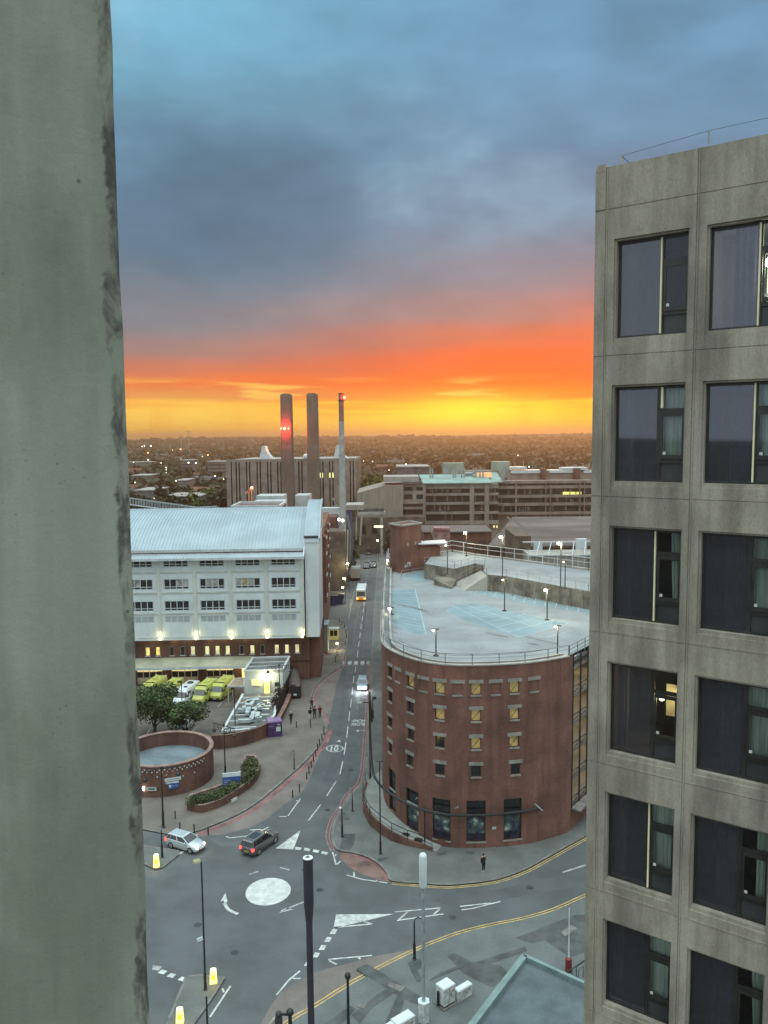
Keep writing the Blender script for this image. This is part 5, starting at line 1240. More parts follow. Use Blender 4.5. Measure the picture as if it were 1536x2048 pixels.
m_ = MB(); m_.hexa([(fx(983, YB), YB+4, z), (fx(1009, YB), YB+4, z), (fx(1003, YB), YB+14, z+3.4), (fx(978, YB), YB+14, z+3.4), (fx(983, YB), YB+4, z+.3), (fx(1009, YB), YB+4, z+.3), (fx(1003, YB), YB+14, z+3.7), (fx(978, YB), YB+14, z+3.7)]); m_.build('copper_roof', m_copper, TB, world=True)
for u0, u1, v0, v1 in ((887, 928, 926, 953), (986, 1020, 923, 945)):
    m_ = MB(); a, b_ = AY(u0, v1, 300), AY(u1, v0, 300); m_.box(a.x, b_.x, 300, 306, a.z-2, b_.z); m_.build('plant_house', M('grey_green_cladding', (.30, .34, .30), .7, .1, .4, 5, .08), TB, world=True)
m_ = MB(); m_.box(fx(927, 300), fx(997, 300), 299, 305, fz(950, 300), fz(942, 300)); m_.build('plant_house', m_bconc, TB, world=True)
for u in (906.5, 911, 923, 929, 947, 952, 960, 966, 1004, 1009, 860.5, 865):
    v0 = 936 if u > 870 else 937; m_ = MB(); p = AY(u, v0+(2 if u > 955 else 0), 291); m_.lathe([(.28, z), (.28, p.z)], (p.x, 291, 0), 8); m_.build('vent_pipe', m_grey, TB, world=True)
m_ = MB(); a, b_ = AY(955, 955, 292), AY(983, 946, 292); m_.box(a.x, b_.x, 292, 296, a.z, b_.z); m_.build('lit_plant', emat('orange_lit_plant', (1., .46, .2), .75, .5), TB, world=True)
m_ = MB(); a, b_ = AY(930, 953, 292), AY(948, 947, 292); m_.tube([(a.x, 293, b_.z), (b_.x, 293, b_.z)], .6, 8); m_.build('duct', m_grey, TB, world=True)
for u0, u1 in ((892, 905), (914, 920), (925, 939), (950, 968), (987, 990), (993, 996)):
    m_ = MB(); a, b_ = AY(u0, 1056, YB), AY(u1, 1051, YB); m_.box(a.x, b_.x, YB+.6, YB+.8, a.z, b_.z); m_.build('lit_window', emat('warm_shop_light', (1., .78, .40), 1.1, .8), TB, world=True)
YC = 292.0
TC = thing('ward_block', 'long brown concrete block with continuous balcony bands and a short row of yellow lit windows', 'building', (fx(1090, YC), YC, 0))
banded(TC, YC, 994, 1330, [(963.5, 969), (973.5, 979.5), (992, 997.5), (1008, 1013.5), (1026, 1031.5)], [(969, 973.5), (979.5, 992), (997.5, 1008), (1013.5, 1026)], [(1030.5, 1033.5), (1091, 1092.5), (1100, 1101.5), (1159, 1160.5), (1168, 1169.5)], 0, M('pinkish_concrete', (.27, .215, .185), .9, .12, .3, 6, .12))
for u0, u1 in ((1127, 1140), (1142, 1152), (1154, 1164)):
    m_ = MB(); a, b_ = AY(u0, 991, YC), AY(u1, 984, YC); m_.box(a.x, b_.x, YC+.9, YC+1.0, a.z, b_.z); m_.build('lit_window', emat('yellow_strip_light', (1., .92, .22), .95, .6), TC, world=True)
for u0, u1, v0, v1 in ((1021, 1087, 940, 947), (1099, 1153, 940, 946), (1167, 1300, 940, 946), (1018, 1054, 934, 939), (1126, 1176, 935, 940)):
    m_ = MB(); a, b_ = AY(u0, v1, YC+7), AY(u1, v0, YC+7); m_.box(a.x, b_.x, YC+7, YC+14, a.z, b_.z); m_.build('roof_fascia', m_trim, TC, world=True)
m_ = MB(); m_.box(fx(1020, YC), fx(1300, YC), YC+7.5, YC+13, fz(965, YC), fz(946, YC)); m_.build('attic_wall', M('pinkish_concrete', (0, 0, 0)), TC, world=True)
for u0, u1 in ((1088, 1098), (1155, 1167)): m_ = MB(); m_.box(fx(u0, YC), fx(u1, YC), YC+5, YC+9, fz(962, YC), fz(941, YC)); m_.build('stair_housing', m_brickd, TC, world=True)
for u, v in ((1030, 925), (1047, 922), (1065, 922), (1084, 934), (1152, 928), (1166, 926), (1178, 925)):
    m_ = MB(); p = AY(u, v, YC+8); m_.beam(tuple(p), (p.x, p.y, fz(941, YC)), .2); m_.build('mast', m_grey, TC, world=True)
TD = thing('lecture_wing', 'windowless pale concrete wing with sloping parapet beside the street', 'building', (fx(760, 275), 275, 0))
m_ = MB(); Yw = 275; P = [(714, 1075), (714, 986), (770, 971), (806, 970), (806, 1075)]; pts = [AY(u, v, Yw) for u, v in P]; pts[0].z = pts[-1].z = 0
m_.face([tuple(p) for p in pts]); m_.face([(p.x, Yw+25, p.z) for p in pts][::-1])
for i in range(5): a, b_ = pts[i], pts[(i+1) % 5]; m_.face([tuple(a), (a.x, Yw+25, a.z), (b_.x, Yw+25, b_.z), tuple(b_)])
m_.build('wall', M('ribbed_pale_concrete', (.27, .24, .20), .9, .12, .9, 8, .12, stretch=(3, 3, .15)), TD, world=True)
TE = thing('brown_stair_block', 'brown concrete block with deep square windows and one amber lit room', 'building', (fx(815, 280), 280, 0))
def ef(s, z, d): return (s, 278+d, z)
ew = []
for u0, u1, v0, v1 in ((785, 806, 984, 991), (785, 806, 994, 1025), (808, 825, 974, 982), (808, 825, 989, 999), (833, 846, 974, 982), (833, 846, 989, 999), (806, 846, 1008, 1014), (806, 846, 1019, 1030), (800, 826, 1035, 1044)):
    ew.append((fx(u0, 278), fx(u1, 278), fz(v1, 278, 800), fz(v0, 278, 800)))
def ecell(s, z):
    for a, b_, c_, d_ in ew:
        if a < s < b_ and c_ < z < d_: return (.8, True)
    return (0, False)
SS = [fx(783, 278), fx(849, 278)]; ZZ = [0, fz(970, 278, 800)]
for a, b_, c_, d_ in ew: SS += [a, b_]; ZZ += [c_, d_]
SS = [min(x, fx(849, 278)) for x in SS]
mb = MB(); wallfield(mb, ef, SS, ZZ, ecell); mb.build('wall', m_bconc, TE, world=True)
for a, b_, c_, d_ in ew: m_ = MB(); m_.face([(a, 278.7, c_), (b_, 278.7, c_), (b_, 278.7, d_), (a, 278.7, d_)]); m_.build('window', M('brown_dark_glass', (0, 0, 0)), TE, world=True)
m_ = MB(); a, b_ = AY(790, 1018, 278), AY(805, 1013, 278); m_.box(a.x, b_.x, 278.4, 278.5, a.z, b_.z); m_.build('lit_window', emat('amber_room', (1., .55, .12), 1.1, .6), TE, world=True)
m_ = MB(); a, b_ = AY(767, 964, 276), AY(838, 953, 276); m_.box(a.x, b_.x, 276, 290, a.z, b_.z); m_.build('roof_parapet', m_lconc, TE, world=True)
FBR = thing('footbridge', 'enclosed pale concrete footbridge crossing high over the far street', 'bridge', (-3, 262, 0))
m_ = MB(); a, b_ = AY(716, 1030, 262), AY(770, 1024, 262); m_.box(a.x, b_.x, 262, 265, a.z, b_.z); m_.build('deck', m_lconc, FBR, world=True)
m_ = MB(); a2, b2 = AY(716, 1024, 262), AY(768, 1017, 262); m_.box(a2.x, b2.x, 262.1, 262.2, a2.z, b2.z); m_.build('glazed_side', m_gglass, FBR, world=True)
m_ = MB(); p = AY(763, 1030, 262); m_.box(p.x-.4, p.x+.4, 262.5, 263.3, 0, p.z-.02); m_.build('column', m_lconc, FBR, world=True)
# low roofs between the car park and the blocks
LH = thing('low_slate_hall', 'wide low hall with dark brown slate roof behind the parking deck', 'building', (60, 200, 0))
m_ = MB(); m_.hexa([(24, 186, 13.4), (96, 186, 13.4), (96, 235, 15.2), (38, 235, 15.2), (24, 186, 13.9), (96, 186, 13.9), (96, 235, 15.8), (38, 235, 15.8)])
m_.build('roof', M('brown_slate', (.135, .11, .10), .85, .2, .12, 2.5, .2, stretch=(.3, 1, 1)), LH); LH.location = (0, 0, 0)
m_ = MB(); m_.prism([(25, 187), (95, 187), (95, 234), (39, 234)], 0, 13.3); m_.build('wall', m_brickd, LH)
m_ = MB(); m_.box(10, 27, 200, 214, 0, 15.6); m_.build('lower_block', m_brickd, LH); m_ = MB(); m_.box(9.6, 27.2, 199.6, 214.4, 15.61, 15.9); m_.build('lower_roof', M('brown_slate', (0, 0, 0)), LH)
for u0, v0, u1, v1 in ((858, 1050, 868, 1078), (1014, 1034, 1046, 1054)):
    m_ = MB(); a, b_ = AY(u0, v0, 185), AY(u1, v1, 185); m_.beam(a, b_, .3); m_.build('roof_rail', m_lconc, LH)
m_ = MB(); a, b_ = AY(1031, 1095, 170), AY(1062, 1072, 170); m_.box(a.x, b_.x, 170, 185, 0, b_.z); m_.build('dark_housing', M('dark_weathered_wall', (0, 0, 0)), LH)
for u0, u1, v0, v1 in ((1067, 1085, 1084, 1094), (1153, 1174, 1078, 1090)): m_ = MB(); a, b_ = AY(u0, v1, 172), AY(u1, v0, 172); m_.box(a.x, b_.x, 172, 173, 0, b_.z); m_.build('white_housing', m_whitep, LH)
PLR = thing('pink_lit_shopfront', 'small low building with pinkish lit front beyond the stair tower', 'shop', (0, 0, 0))
m_ = MB(); a, b_ = AY(868, 1082, 182), AY(900, 1056, 182); m_.box(a.x, b_.x, 182, 186, 0, b_.z); m_.build('wall', M('pink_stone', (.30, .17, .16), .85, .2, .8, 5, .1), PLR)
m_ = MB(); a, b_ = AY(870, 1063, 181.9), AY(898, 1060, 181.9); m_.box(a.x, b_.x, 181.9, 181.98, a.z, b_.z); m_.build('fascia', M('dull_red_fascia', (.22, .06, .06), .7, .1, 1, 5, .1), PLR)
# white lattice sheds right behind the deck
WL = thing('white_steel_sheds', 'white framed glazed roof sheds just behind the parking deck on the right', 'shed', (30, 150, 0))
m_ = MB(); a, b_ = AY(1060, 1118, 152), AY(1420, 1118, 152); m_.box(a.x, b_.x, 152, 160, 0, a.z+.6); m_.build('pale_wall', m_lconc, WL, world=True)
m_ = MB()
for k in range(30):
    x = a.x+k*1.15; m_.beam((x, 151.8, a.z-3), (x, 151.8, a.z+.7), .1); 
    if k % 2: m_.beam((x, 151.8, a.z+.7), (x+2.3, 160, a.z+2.2), .14)
m_.beam((a.x, 151.8, a.z+.7), (b_.x, 151.8, a.z+.7), .25); m_.beam((a.x, 160, a.z+2.2), (b_.x, 160, a.z+2.2), .25)
m_.build('lattice', m_trim, WL, world=True)

# ================================================================== trees
def leafcloud(m_, blobs, n, size, rnd):
    for _ in range(n):
        c, r = blobs[rnd.randrange(len(blobs))]
        d = Vector((rnd.gauss(0, 1), rnd.gauss(0, 1), rnd.gauss(0, 1))).normalized()*(rnd.random()**.45)
        p = Vector(c)+Vector((d.x*r, d.y*r, d.z*r*.8)); s = size*rnd.uniform(.6, 1.4)
        a = Vector((rnd.gauss(0, 1), rnd.gauss(0, 1), rnd.gauss(0, .6))).normalized(); b_ = a.cross(Vector((rnd.gauss(0, 1), rnd.gauss(0, 1), rnd.gauss(0, 1)))).normalized()
        m_.face([p-a*s-b_*s*.2, p-b_*s*.7+a*s*.1, p+a*s, p+b_*s*.7])
TRN = [0]
def tree(x, y, h, r, n, mat, label, group=None, leaf=.22, name='broadleaf_tree', z0=0, trunk=.3):
    rnd = random.Random(int(x*31+y*17)); T_ = thing(name, label, 'tree', (x, y, z0), 0, group)
    th = h*trunk; blobs = []
    for i in range(10 if n > 500 else 6):
        a = rnd.uniform(0, 6.28); q = r*rnd.uniform(.2, .72); blobs.append(((q*math.cos(a), q*math.sin(a), th+(h-th)*rnd.uniform(.25, .8)), r*rnd.uniform(.34, .52)))
    blobs.append(((0, 0, h-r*.4), r*.42))
    m_ = MB(); m_.tube([(0, 0, 0), (.05*r, 0, th), (0, .04*r, h*.7)], [.035*h, .025*h, .008*h], 7)
    for c, br_ in blobs[:6]: m_.tube([(0, 0, th*.9), ((c[0])*.5, c[1]*.5, (th+c[2])/2), c], [.014*h, .009*h, .004*h], 5)
    m_.build('trunk', m_bark, T_)
    m_ = MB(); leafcloud(m_, blobs, n, leaf, rnd); m_.build('crown', mat, T_); return T_
p = G(330, 1478); tree(p.x-1.8, p.y+1.2, 7.2, 4.3, 6500, m_leaf, 'dense dark green tree beside the round brick enclosure in front of the ambulances', leaf=.16, trunk=.18)
p = G(378, 1478); tree(p.x-.6, p.y+.8, 5.2, 3.0, 3600, m_leaf, 'smaller rounded green tree just right of the dense tree by the ambulances', leaf=.15, trunk=.12)
k = 0
DLB = thing('dark_undercroft_block', 'dark low building closing the far end of the street below the footbridge', 'building', (0, 0, 0))
m_ = MB(); m_.box(fx(690, 270), fx(850, 270), 270.5, 272, 0, fz(1034, 270)); m_.build('wall', M('dark_weathered_wall', (0, 0, 0)), DLB)
m_ = MB()
for u in (722, 744, 782, 802, 824): m_.box(fx(u, 270), fx(u+9, 270), 270.3, 270.48, fz(1066, 270), fz(1048, 270))
m_.build('windows', m_dglass, DLB)
for q_, (u, v, h, r) in enumerate(((722, 1155, 9, 3.2), (716, 1135, 10, 3.6), (724, 1118, 10, 3.8), (735, 1104, 11, 4.2), (712, 1170, 7, 2.6), (762, 1128, 9, 3.4), (764, 1110, 10, 4), (757, 1098, 11, 4.5), (772, 1097, 11, 4.4), (745, 1090, 12, 4.6), (728, 1092, 12, 5), (700, 1105, 9, 3.6))):
    q = G(u, v); dx = -3.5 if u < 740 else 2.2
    if u > 756: q = Vector((max(q.x, 2.2), q.y, 0)); dx = 1.0
    tree(q.x+dx, q.y, h, r, 750, m_leaf2, ['nearest but one', 'third nearest', 'fourth nearest', 'tallest', 'nearest and smallest', 'nearest', 'second nearest', 'third nearest', 'farthest', 'farthest left', 'broadest', 'outermost left'][q_]+(' dark tree on the right of the far street' if u > 756 or q_ == 9 and False else ' dark tree on the left of the far street'), 'street trees along the far street', leaf=.42, trunk=.2)
NTH = 'first second third fourth fifth sixth seventh eighth ninth tenth eleventh twelfth thirteenth fourteenth fifteenth sixteenth seventeenth eighteenth nineteenth twentieth'.split()
NTH += ['twenty '+n for n in NTH[:9]]+['thirtieth']+['thirty '+n for n in NTH[:9]]
for i in range(34):                   # nearer park trees left, behind the hospital roof
    u = 250+i*6.3+random.uniform(-3, 3); Yt = random.uniform(250, 420); x = AY(u, 1000, Yt).x; h = random.uniform(10, 17)
    tree(x, Yt, h, h*.42, 420, m_leaf2 if i % 3 else m_leaf3, NTH[i]+' tree from the left in the wooded ground beyond the curved roof', 'trees behind the hospital roof', leaf=.9)
for q_, (u, Yt, h) in enumerate(((726, 360, 22), (730, 345, 23), (738, 330, 22), (748, 335, 24), (758, 330, 22), (766, 345, 23))):
    x = AY(u, 1000, Yt).x; tree(x, Yt, h, h*.42, 600, m_leaf3, NTH[q_]+' yellow green tree from the left between ribbed block and sloping wing', 'trees beside the ribbed block', leaf=.9)
# far woods: a mass of crowns
m_ = MB(); rnd = random.Random(5)
def crown(m_, x, y, z, h, r, rnd, k=9):
    for _ in range(k):
        a = rnd.uniform(0, 6.28); q = r*rnd.random()**.5; c = Vector((x+q*math.cos(a), y+q*math.sin(a)*.8, z+h*rnd.uniform(.35, 1.0)*(1-.25*q/r))); s = r*rnd.uniform(.28, .5)
        d1 = Vector((rnd.gauss(0, 1), rnd.gauss(0, 1), rnd.gauss(0, .5))).normalized()*s; d2 = d1.cross(Vector((rnd.gauss(0, 1), rnd.gauss(0, 1), rnd.gauss(0, 1)))).normalized()*s*.8
        m_.face([c-d1, c-d2, c+d1, c+d2])
for _ in range(8200):
    y = 430+3300*rnd.random()**1.5; x = y*rnd.uniform(-.72, .44)
    h = rnd.uniform(7, 14); crown(m_, x, y, terr(x, y), h, h*.55*(1+y/3500), rnd, 8)
struct(m_, 'distant_woodland', m_leaf2, 'stuff')
# houses and slabs far off
hm = [M('far_brick', (.12, .07, .05), .9, .2, .3, 2, .1), M('far_render', (.19, .175, .15), .9, .15, .3, 2, .1), M('far_grey', (.15, .145, .14), .9, .15, .3, 2, .1)]
rf = [M('far_slate', (.085, .08, .08), .8, .2, .3, 2, .1), M('far_tile', (.14, .07, .05), .9, .2, .3, 2, .1)]
rnd = random.Random(11)
for i in range(110):
    y = 470+2300*rnd.random()**1.6; x = y*rnd.uniform(-.36, .30); z = terr(x, y); w = rnd.uniform(8, 22); d = rnd.uniform(7, 10); h = rnd.uniform(5, 8)
    T_ = thing('distant_house', ('brick', 'pale rendered', 'grey')[i % 3]+' walled house with '+('grey slate', 'red brown tiled')[i % 2]+' roof, '+('near' if y < 750 else 'middle' if y < 1250 else 'far')+' rows, '+('far left' if x/y < -.25 else 'left' if x/y < -.12 else 'centre left' if x/y < 0 else 'centre right' if x/y < .14 else 'right')+' of the plain', 'house', (x, y, z), rnd.uniform(-.6, .6), 'houses across the far suburb')
    m_ = MB(); m_.box(-w/2, w/2, -d/2, d/2, -3, h); m_.build('wall', hm[i % 3], T_)
    m_ = MB(); e = .4; rg = [[(-w/2-e, -d/2-e, h), (-w/2-e, d/2+e, h), (-w/2-e, 0, h+3.2)], [(w/2+e, -d/2-e, h), (w/2+e, d/2+e, h), (w/2+e, 0, h+3.2)]]; m_.rings(rg); m_.build('roof', rf[i % 2], T_)
def slab(u0, u1, vt, Y, label, mat=hm[1], dep=12, cat='building', group=None, nm='distant_slab_block'):
    a, b_ = AY(u0, vt, Y), AY(u1, vt, Y); zt = max(a.z, b_.z); g = terr(a.x, Y); T_ = thing(nm, label, cat, ((a.x+b_.x)/2, Y, g), 0, group); w = b_.x-a.x
    m_ = MB(); m_.box(-w/2, w/2, 0, dep, -3, zt-g); m_.build('wall', mat, T_)
    m_ = MB(); n = max(2, int((zt-g)/3.2))
    for k in range(1, n): m_.box(-w/2+.8, w/2-.8, -.12, -.01, k*3.2, k*3.2+1.3)
    m_.build('window_bands', m_dgrey, T_); m_ = MB(); m_.box(-w/2-.4, w/2+.4, -.4, dep+.4, zt-g, zt-g+.5); m_.build('roof', m_lconc, T_); return T_
for i, (a, b_, v, Y_) in enumerate(((325, 332, 888, 1900), (334, 339, 888, 1900), (434, 439, 887, 1900), (441, 447, 887, 1900), (497, 501, 884, 2300), (503, 508, 884, 2300), (366, 370, 881, 2200), (372, 375, 879, 2250), (664, 672, 874, 2600))):
    slab(a, b_, v, Y_, NTH[(0, 1, 4, 5, 6, 7, 2, 3, 8)[i]]+' slim tower block from the left, far off on the hazy plain', group='far tower blocks', nm='distant_tower_block')
for lab, a in (('long low white roofed works building at the left edge by the pillar', (255, 300, 925, 900)), ('long pale flat roofed building left of the ribbed concrete block', (415, 453, 924, 700)), ('mid grey office building among the trees left of centre', (361, 385, 921, 800)), ('low grey roofed building half hidden by trees above the walkway', (270, 312, 982, 420)), ('long low dark roofed hall above the walkway', (330, 400, 994, 400)), ('pale square building behind the curved roof trees', (350, 372, 962, 520)), ('grey gabled hall beyond the sloping concrete wing', (795, 858, 935, 380)), ('low brick building beyond the left of the walkway', (262, 300, 952, 600))):
    slab(*a, lab, mat=hm[2] if 'grey' in lab or 'dark' in lab else hm[1], dep=25, nm='distant_building')
# lights across the plain
m_w = emat('far_white_lamp', (1, .93, .7), 5); m_r = emat('far_red_lamp', (1, .2, .08), 12); m_a = emat('far_amber_lamp', (1, .75, .35), 4)
def farlamp(u, v, Y, mat, r=.8, lab='tiny white lamp shining far off on the dark plain', grp='white lamps across the plain'):
    p = AY(u, v, Y); g = terr(p.x, Y); T_ = thing('distant_lamp', lab, 'lamp', (p.x, Y, g), 0, grp)
    m_ = MB(); m_.ball((0, 0, p.z-g), r*.75, 8); m_.build('lamp', mat, T_); m_ = MB(); m_.tube([(0, 0, 0), (0, 0, p.z-g-r)], .12, 5); m_.build('pole', m_dgrey, T_)
for q_, (u, v, Y_, r) in enumerate(sorted(((284, 893, 1500, 1.1), (289, 892, 1500, 1.3), (301.5, 892, 1500, 1.7), (296, 919.5, 800, .75), (267, 924.5, 700, .4), (322, 926, 700, .4), (332.5, 935, 600, .5), (332.5, 939.5, 600, .4), (332.5, 945, 600, .35), (377, 925.5, 650, .7), (392, 926, 650, .7), (308.5, 997, 330, .28), (270, 965, 450, .4), (352, 962, 450, .35), (430, 952, 450, .5), (447, 958, 450, .4), (405, 913, 900, .6), (1036, 910.5, 900, .7), (1038, 934.5, 500, .5), (1058, 933.5, 500, .45), (745, 923, 700, .5), (812, 928, 700, .5), (778, 940, 500, .3), (345, 900, 1300, .7), (362, 918, 800, .3), (727, 922, 900, .5)))):
    farlamp(u, v, Y_, m_w if int(u) % 3 else m_a, r, ('tiny white' if int(u) % 3 else 'tiny amber')+' lamp far off on the plain, '+NTH[q_]+' from the left')
for u, v, Y_, r in ((296, 905.5, 900, .9), (361, 898.5, 1100, 1.0), (416, 910, 800, .75)): farlamp(u, v, Y_, m_r, r, {296: 'left', 361: 'middle', 416: 'right'}[u]+' one of three small red warning lamps on masts far off', 'red lamps across the plain')
# tall crane mast with beacon near the walkway building
CRN = thing('roof_crane', 'small roof crane arm with a glowing beacon in front of the ribbed block', 'crane', (AY(503, 1000, 200).x, 200, 0))
m_ = MB(); 
for a, b_ in (((491, 988), (498, 980)), ((498, 980), (503, 977)), ((498, 979), (498, 1006)), ((503, 977), (503, 1006)), ((503, 977), (507, 979))): m_.beam(AY(*a, 200), AY(*b_, 200), .35)
m_.build('jib', M('orange_lit_steel', (.5, .28, .16), .6, .1, 1, 5, .1), CRN, world=True)
m_ = MB(); m_.ball(tuple(AY(503.5, 975.5, 199.5)), .32, 8); m_.build('beacon', m_redlt, CRN, world=True); point(tuple(AY(502, 977, 198)), 60, (1, .4, .2), .2)
# red lamp twin mast up on the left skyline
for u, v0, v1 in ((362, 871, 905), (377, 862, 905)):
    T_ = thing('distant_tower_crane', 'thin tower crane on the skyline at %s of the pair left of the chimneys' % ('left' if u < 370 else 'right'), 'crane', (AY(u, v0, 1500).x, 1500, 0))
    m_ = MB(); a = AY(u, v0, 1500); m_.beam(tuple(a), (a.x, 1500, 0), 1.0); m_.build('mast', m_grey, T_, world=True)
    m_ = MB(); m_.beam(tuple(a), tuple(a+Vector((-5, 0, -1))), .7); m_.beam(tuple(a+Vector((0, 0, 1))), tuple(a+Vector((7, 0, -7))), .7); m_.build('jib', m_grey, T_, world=True)

# ================================================================== ambulance yard
mb = MB(); mb.prism([p.xy for p in gp([(240, 1500), (250, 1372), (600, 1362), (560, 1420), (545, 1450), (500, 1490), (428, 1502), (420, 1470), (350, 1455), (250, 1480)], .13)], 0, .135, sides=False)
struct(mb, 'yard_surface', M('yard_asphalt', (.112, .102, .094), .9, .14, .3, 7, .16))
mb = MB()
for a in [(384, 1463, 396, 1452), (444, 1403, 436, 1414), (293, 1470, 301, 1456), (470, 1395, 466, 1404)]: ribbon(mb, [G(a[0], a[1], .14), G(a[2], a[3], .14)], .1, .140)
struct(mb, 'yard_lines', m_wornw)
RW = thing('round_brick_enclosure', 'round open brick enclosure with pale coping and blue grey flat floor inside', 'wall', (0, 0, 0))
# circle fitted through the front base, side and coping
cR_ = G(427, 1530, 0); cF = G(330, 1609, 0)
zc_ = 3.6
cen = Vector((G(300, 1560, 0).x, 0, 0)); 
pr_ = G(426.5, 1492, zc_); fr_ = G(300, 1535, zc_); bk_ = G(350, 1463, zc_)
ry = (bk_.y-fr_.y)/2; cy = (bk_.y+fr_.y)/2; cx = pr_.x-ry
RC = (cx, cy, ry)
def ring(r, z, n=72): return [(cx+r*math.cos(k*math.tau/n), cy+r*math.sin(k*math.tau/n), z) for k in range(n)]
m_ = MB(); n = 72
for i in range(n):
    a = i*math.tau/n; b_ = (i+1)*math.tau/n; P = lambda r, t_, z: (cx+r*math.cos(t_), cy+r*math.sin(t_), z)
    m_.face([P(ry, a, 0), P(ry, b_, 0), P(ry, b_, zc_), P(ry, a, zc_)], ((a*ry, 0), (b_*ry, 0), (b_*ry, zc_), (a*ry, zc_)))
    m_.face([P(ry-.35, b_, 0), P(ry-.35, a, 0), P(ry-.35, a, zc_), P(ry-.35, b_, zc_)], ((a*ry, 0), (b_*ry, 0), (b_*ry, zc_), (a*ry, zc_)))
m_.build('wall', m_brickd, RW, world=True)
m_ = MB()
for i in range(n):
    a = i*math.tau/n; b_ = (i+1)*math.tau/n; P = lambda r, t_, z: (cx+r*math.cos(t_), cy+r*math.sin(t_), z)
    m_.hexa([P(ry-.42, a, zc_), P(ry+.06, a, zc_), P(ry+.06, b_, zc_), P(ry-.42, b_, zc_), P(ry-.42, a, zc_+.12), P(ry+.06, a, zc_+.12), P(ry+.06, b_, zc_+.12), P(ry-.42, b_, zc_+.12)])
m_.build('coping', M('brick_coping', (.26, .175, .15), .85, .15, 1, 8, .15), RW, world=True)
m_ = MB(); m_.face([(x, y, z) for x, y, z in ring(ry-.36, 2.0)]); m_.build('floor', M('enclosure_floor', (.135, .175, .20), .8, .12, .35, 5, .12), RW, world=True)
m_ = MB(); rnd = random.Random(3)
for i in range(46):
    a = rad(205+i*2.9); z = 3.15+(.12 if i % 2 else -.12); m_.obox((cx+(ry+.02)*math.cos(a), cy+(ry+.02)*math.sin(a)), (-math.sin(a), math.cos(a)), .13, .08, z-.06, z+.06)
for i in range(11):
    a = rad(rnd.uniform(225, 320)); z = rnd.uniform(1.6, 2.8); m_.obox((cx+(ry+.02)*math.cos(a), cy+(ry+.02)*math.sin(a)), (-math.sin(a), math.cos(a)), .13, .08, z-.06, z+.06)
m_.build('pale_header_bricks', m_wcloth, RW, world=True)
def onring(u, v):
    best = None
    for i in range(1400):
        a = rad(180+i*.13); q = (cx+(ry+.05)*math.cos(a), cy+(ry+.05)*math.sin(a)); z = HT(v, q); e = abs(pr((q[0], q[1], z))[0]-u)
        if best is None or e < best[0]: best = (e, a, z)
    return best[1], best[2]
def wallsign(name, label, u, v, w, h, mats):
    a, z = onring(u, v); q = (cx+(ry+.10)*math.cos(a), cy+(ry+.10)*math.sin(a)); T_ = thing(name, label, 'sign', (q[0], q[1], z), a+math.pi/2)
    for (x0, x1, z0, z1, mt, nm) in mats: m_ = MB(); m_.box(x0*w, x1*w, -.02+(.0 if nm == 'panel' else -.006), .03 if nm == 'panel' else -.02-.003, z0*h, z1*h); m_.build(nm, mt, T_)
    return T_
wallsign('wall_sign', 'long white name board on the round brick enclosure', 345.5, 1558, 1.75, .35, [(-.5, .5, -.5, .5, m_whitep, 'panel'), (-.42, .38, -.12, .12, M('grey_lettering', (.25, .25, .26)), 'lettering')])
wallsign('wall_sign', 'blue notice with a white emblem below the white boards on the round wall', 347, 1571, 1.2, .66, [(-.5, .5, -.5, .5, m_blue, 'panel'), (-.42, -.22, -.2, .25, m_whitep, 'emblem'), (-.1, .4, -.05, .05, M('pale_blue_lettering', (.3, .38, .55)), 'lettering')])
wallsign('wall_sign', 'short white strip board between the name board and the blue notice', 346, 1564.5, 1.25, .2, [(-.5, .5, -.5, .5, m_whitep, 'panel')])
wallsign('wall_sign', 'small pale green notice low on the left of the round wall', 303, 1577.5, 1.15, .42, [(-.5, .5, -.5, .5, M('pale_green_sign', (.42, .52, .50), .5), 'panel'), (-.3, .32, -.2, .15, m_dgrey, 'lettering')])
wallsign('wall_lamp', 'tiny white wall lamp at the left edge of the round enclosure', 287.5, 1577, .2, .4, [(-.5, .5, -.5, .5, m_lampw, 'panel')])
# low curving wall to the purple kiosk
LW = thing('curved_brick_wall', 'low curving brown brick wall running from the round enclosure to the purple kiosk', 'wall', (0, 0, 0))
P = smoothpts(gp([(424, 1500), (450, 1499), (480, 1494), (510, 1486), (533, 1476), (545, 1468)]), 4); m_ = MB()
hw2 = 1.9
for i in range(len(P)-1):
    a, b_ = P[i], P[i+1]; k = (b_-a).normalized(); nn = Vector((-k.y, k.x))*.35
    m_.hexa([(*a, 0), (*b_, 0), (*(b_+nn), 0), (*(a+nn), 0), (*a, hw2), (*b_, hw2), (*(b_+nn), hw2), (*(a+nn), hw2)])
m_.build('wall', m_brickd, LW); m_ = MB(); ribbon(m_, offs(P, .17), .42, hw2+.02); m_.build('coping', m_brick, LW)
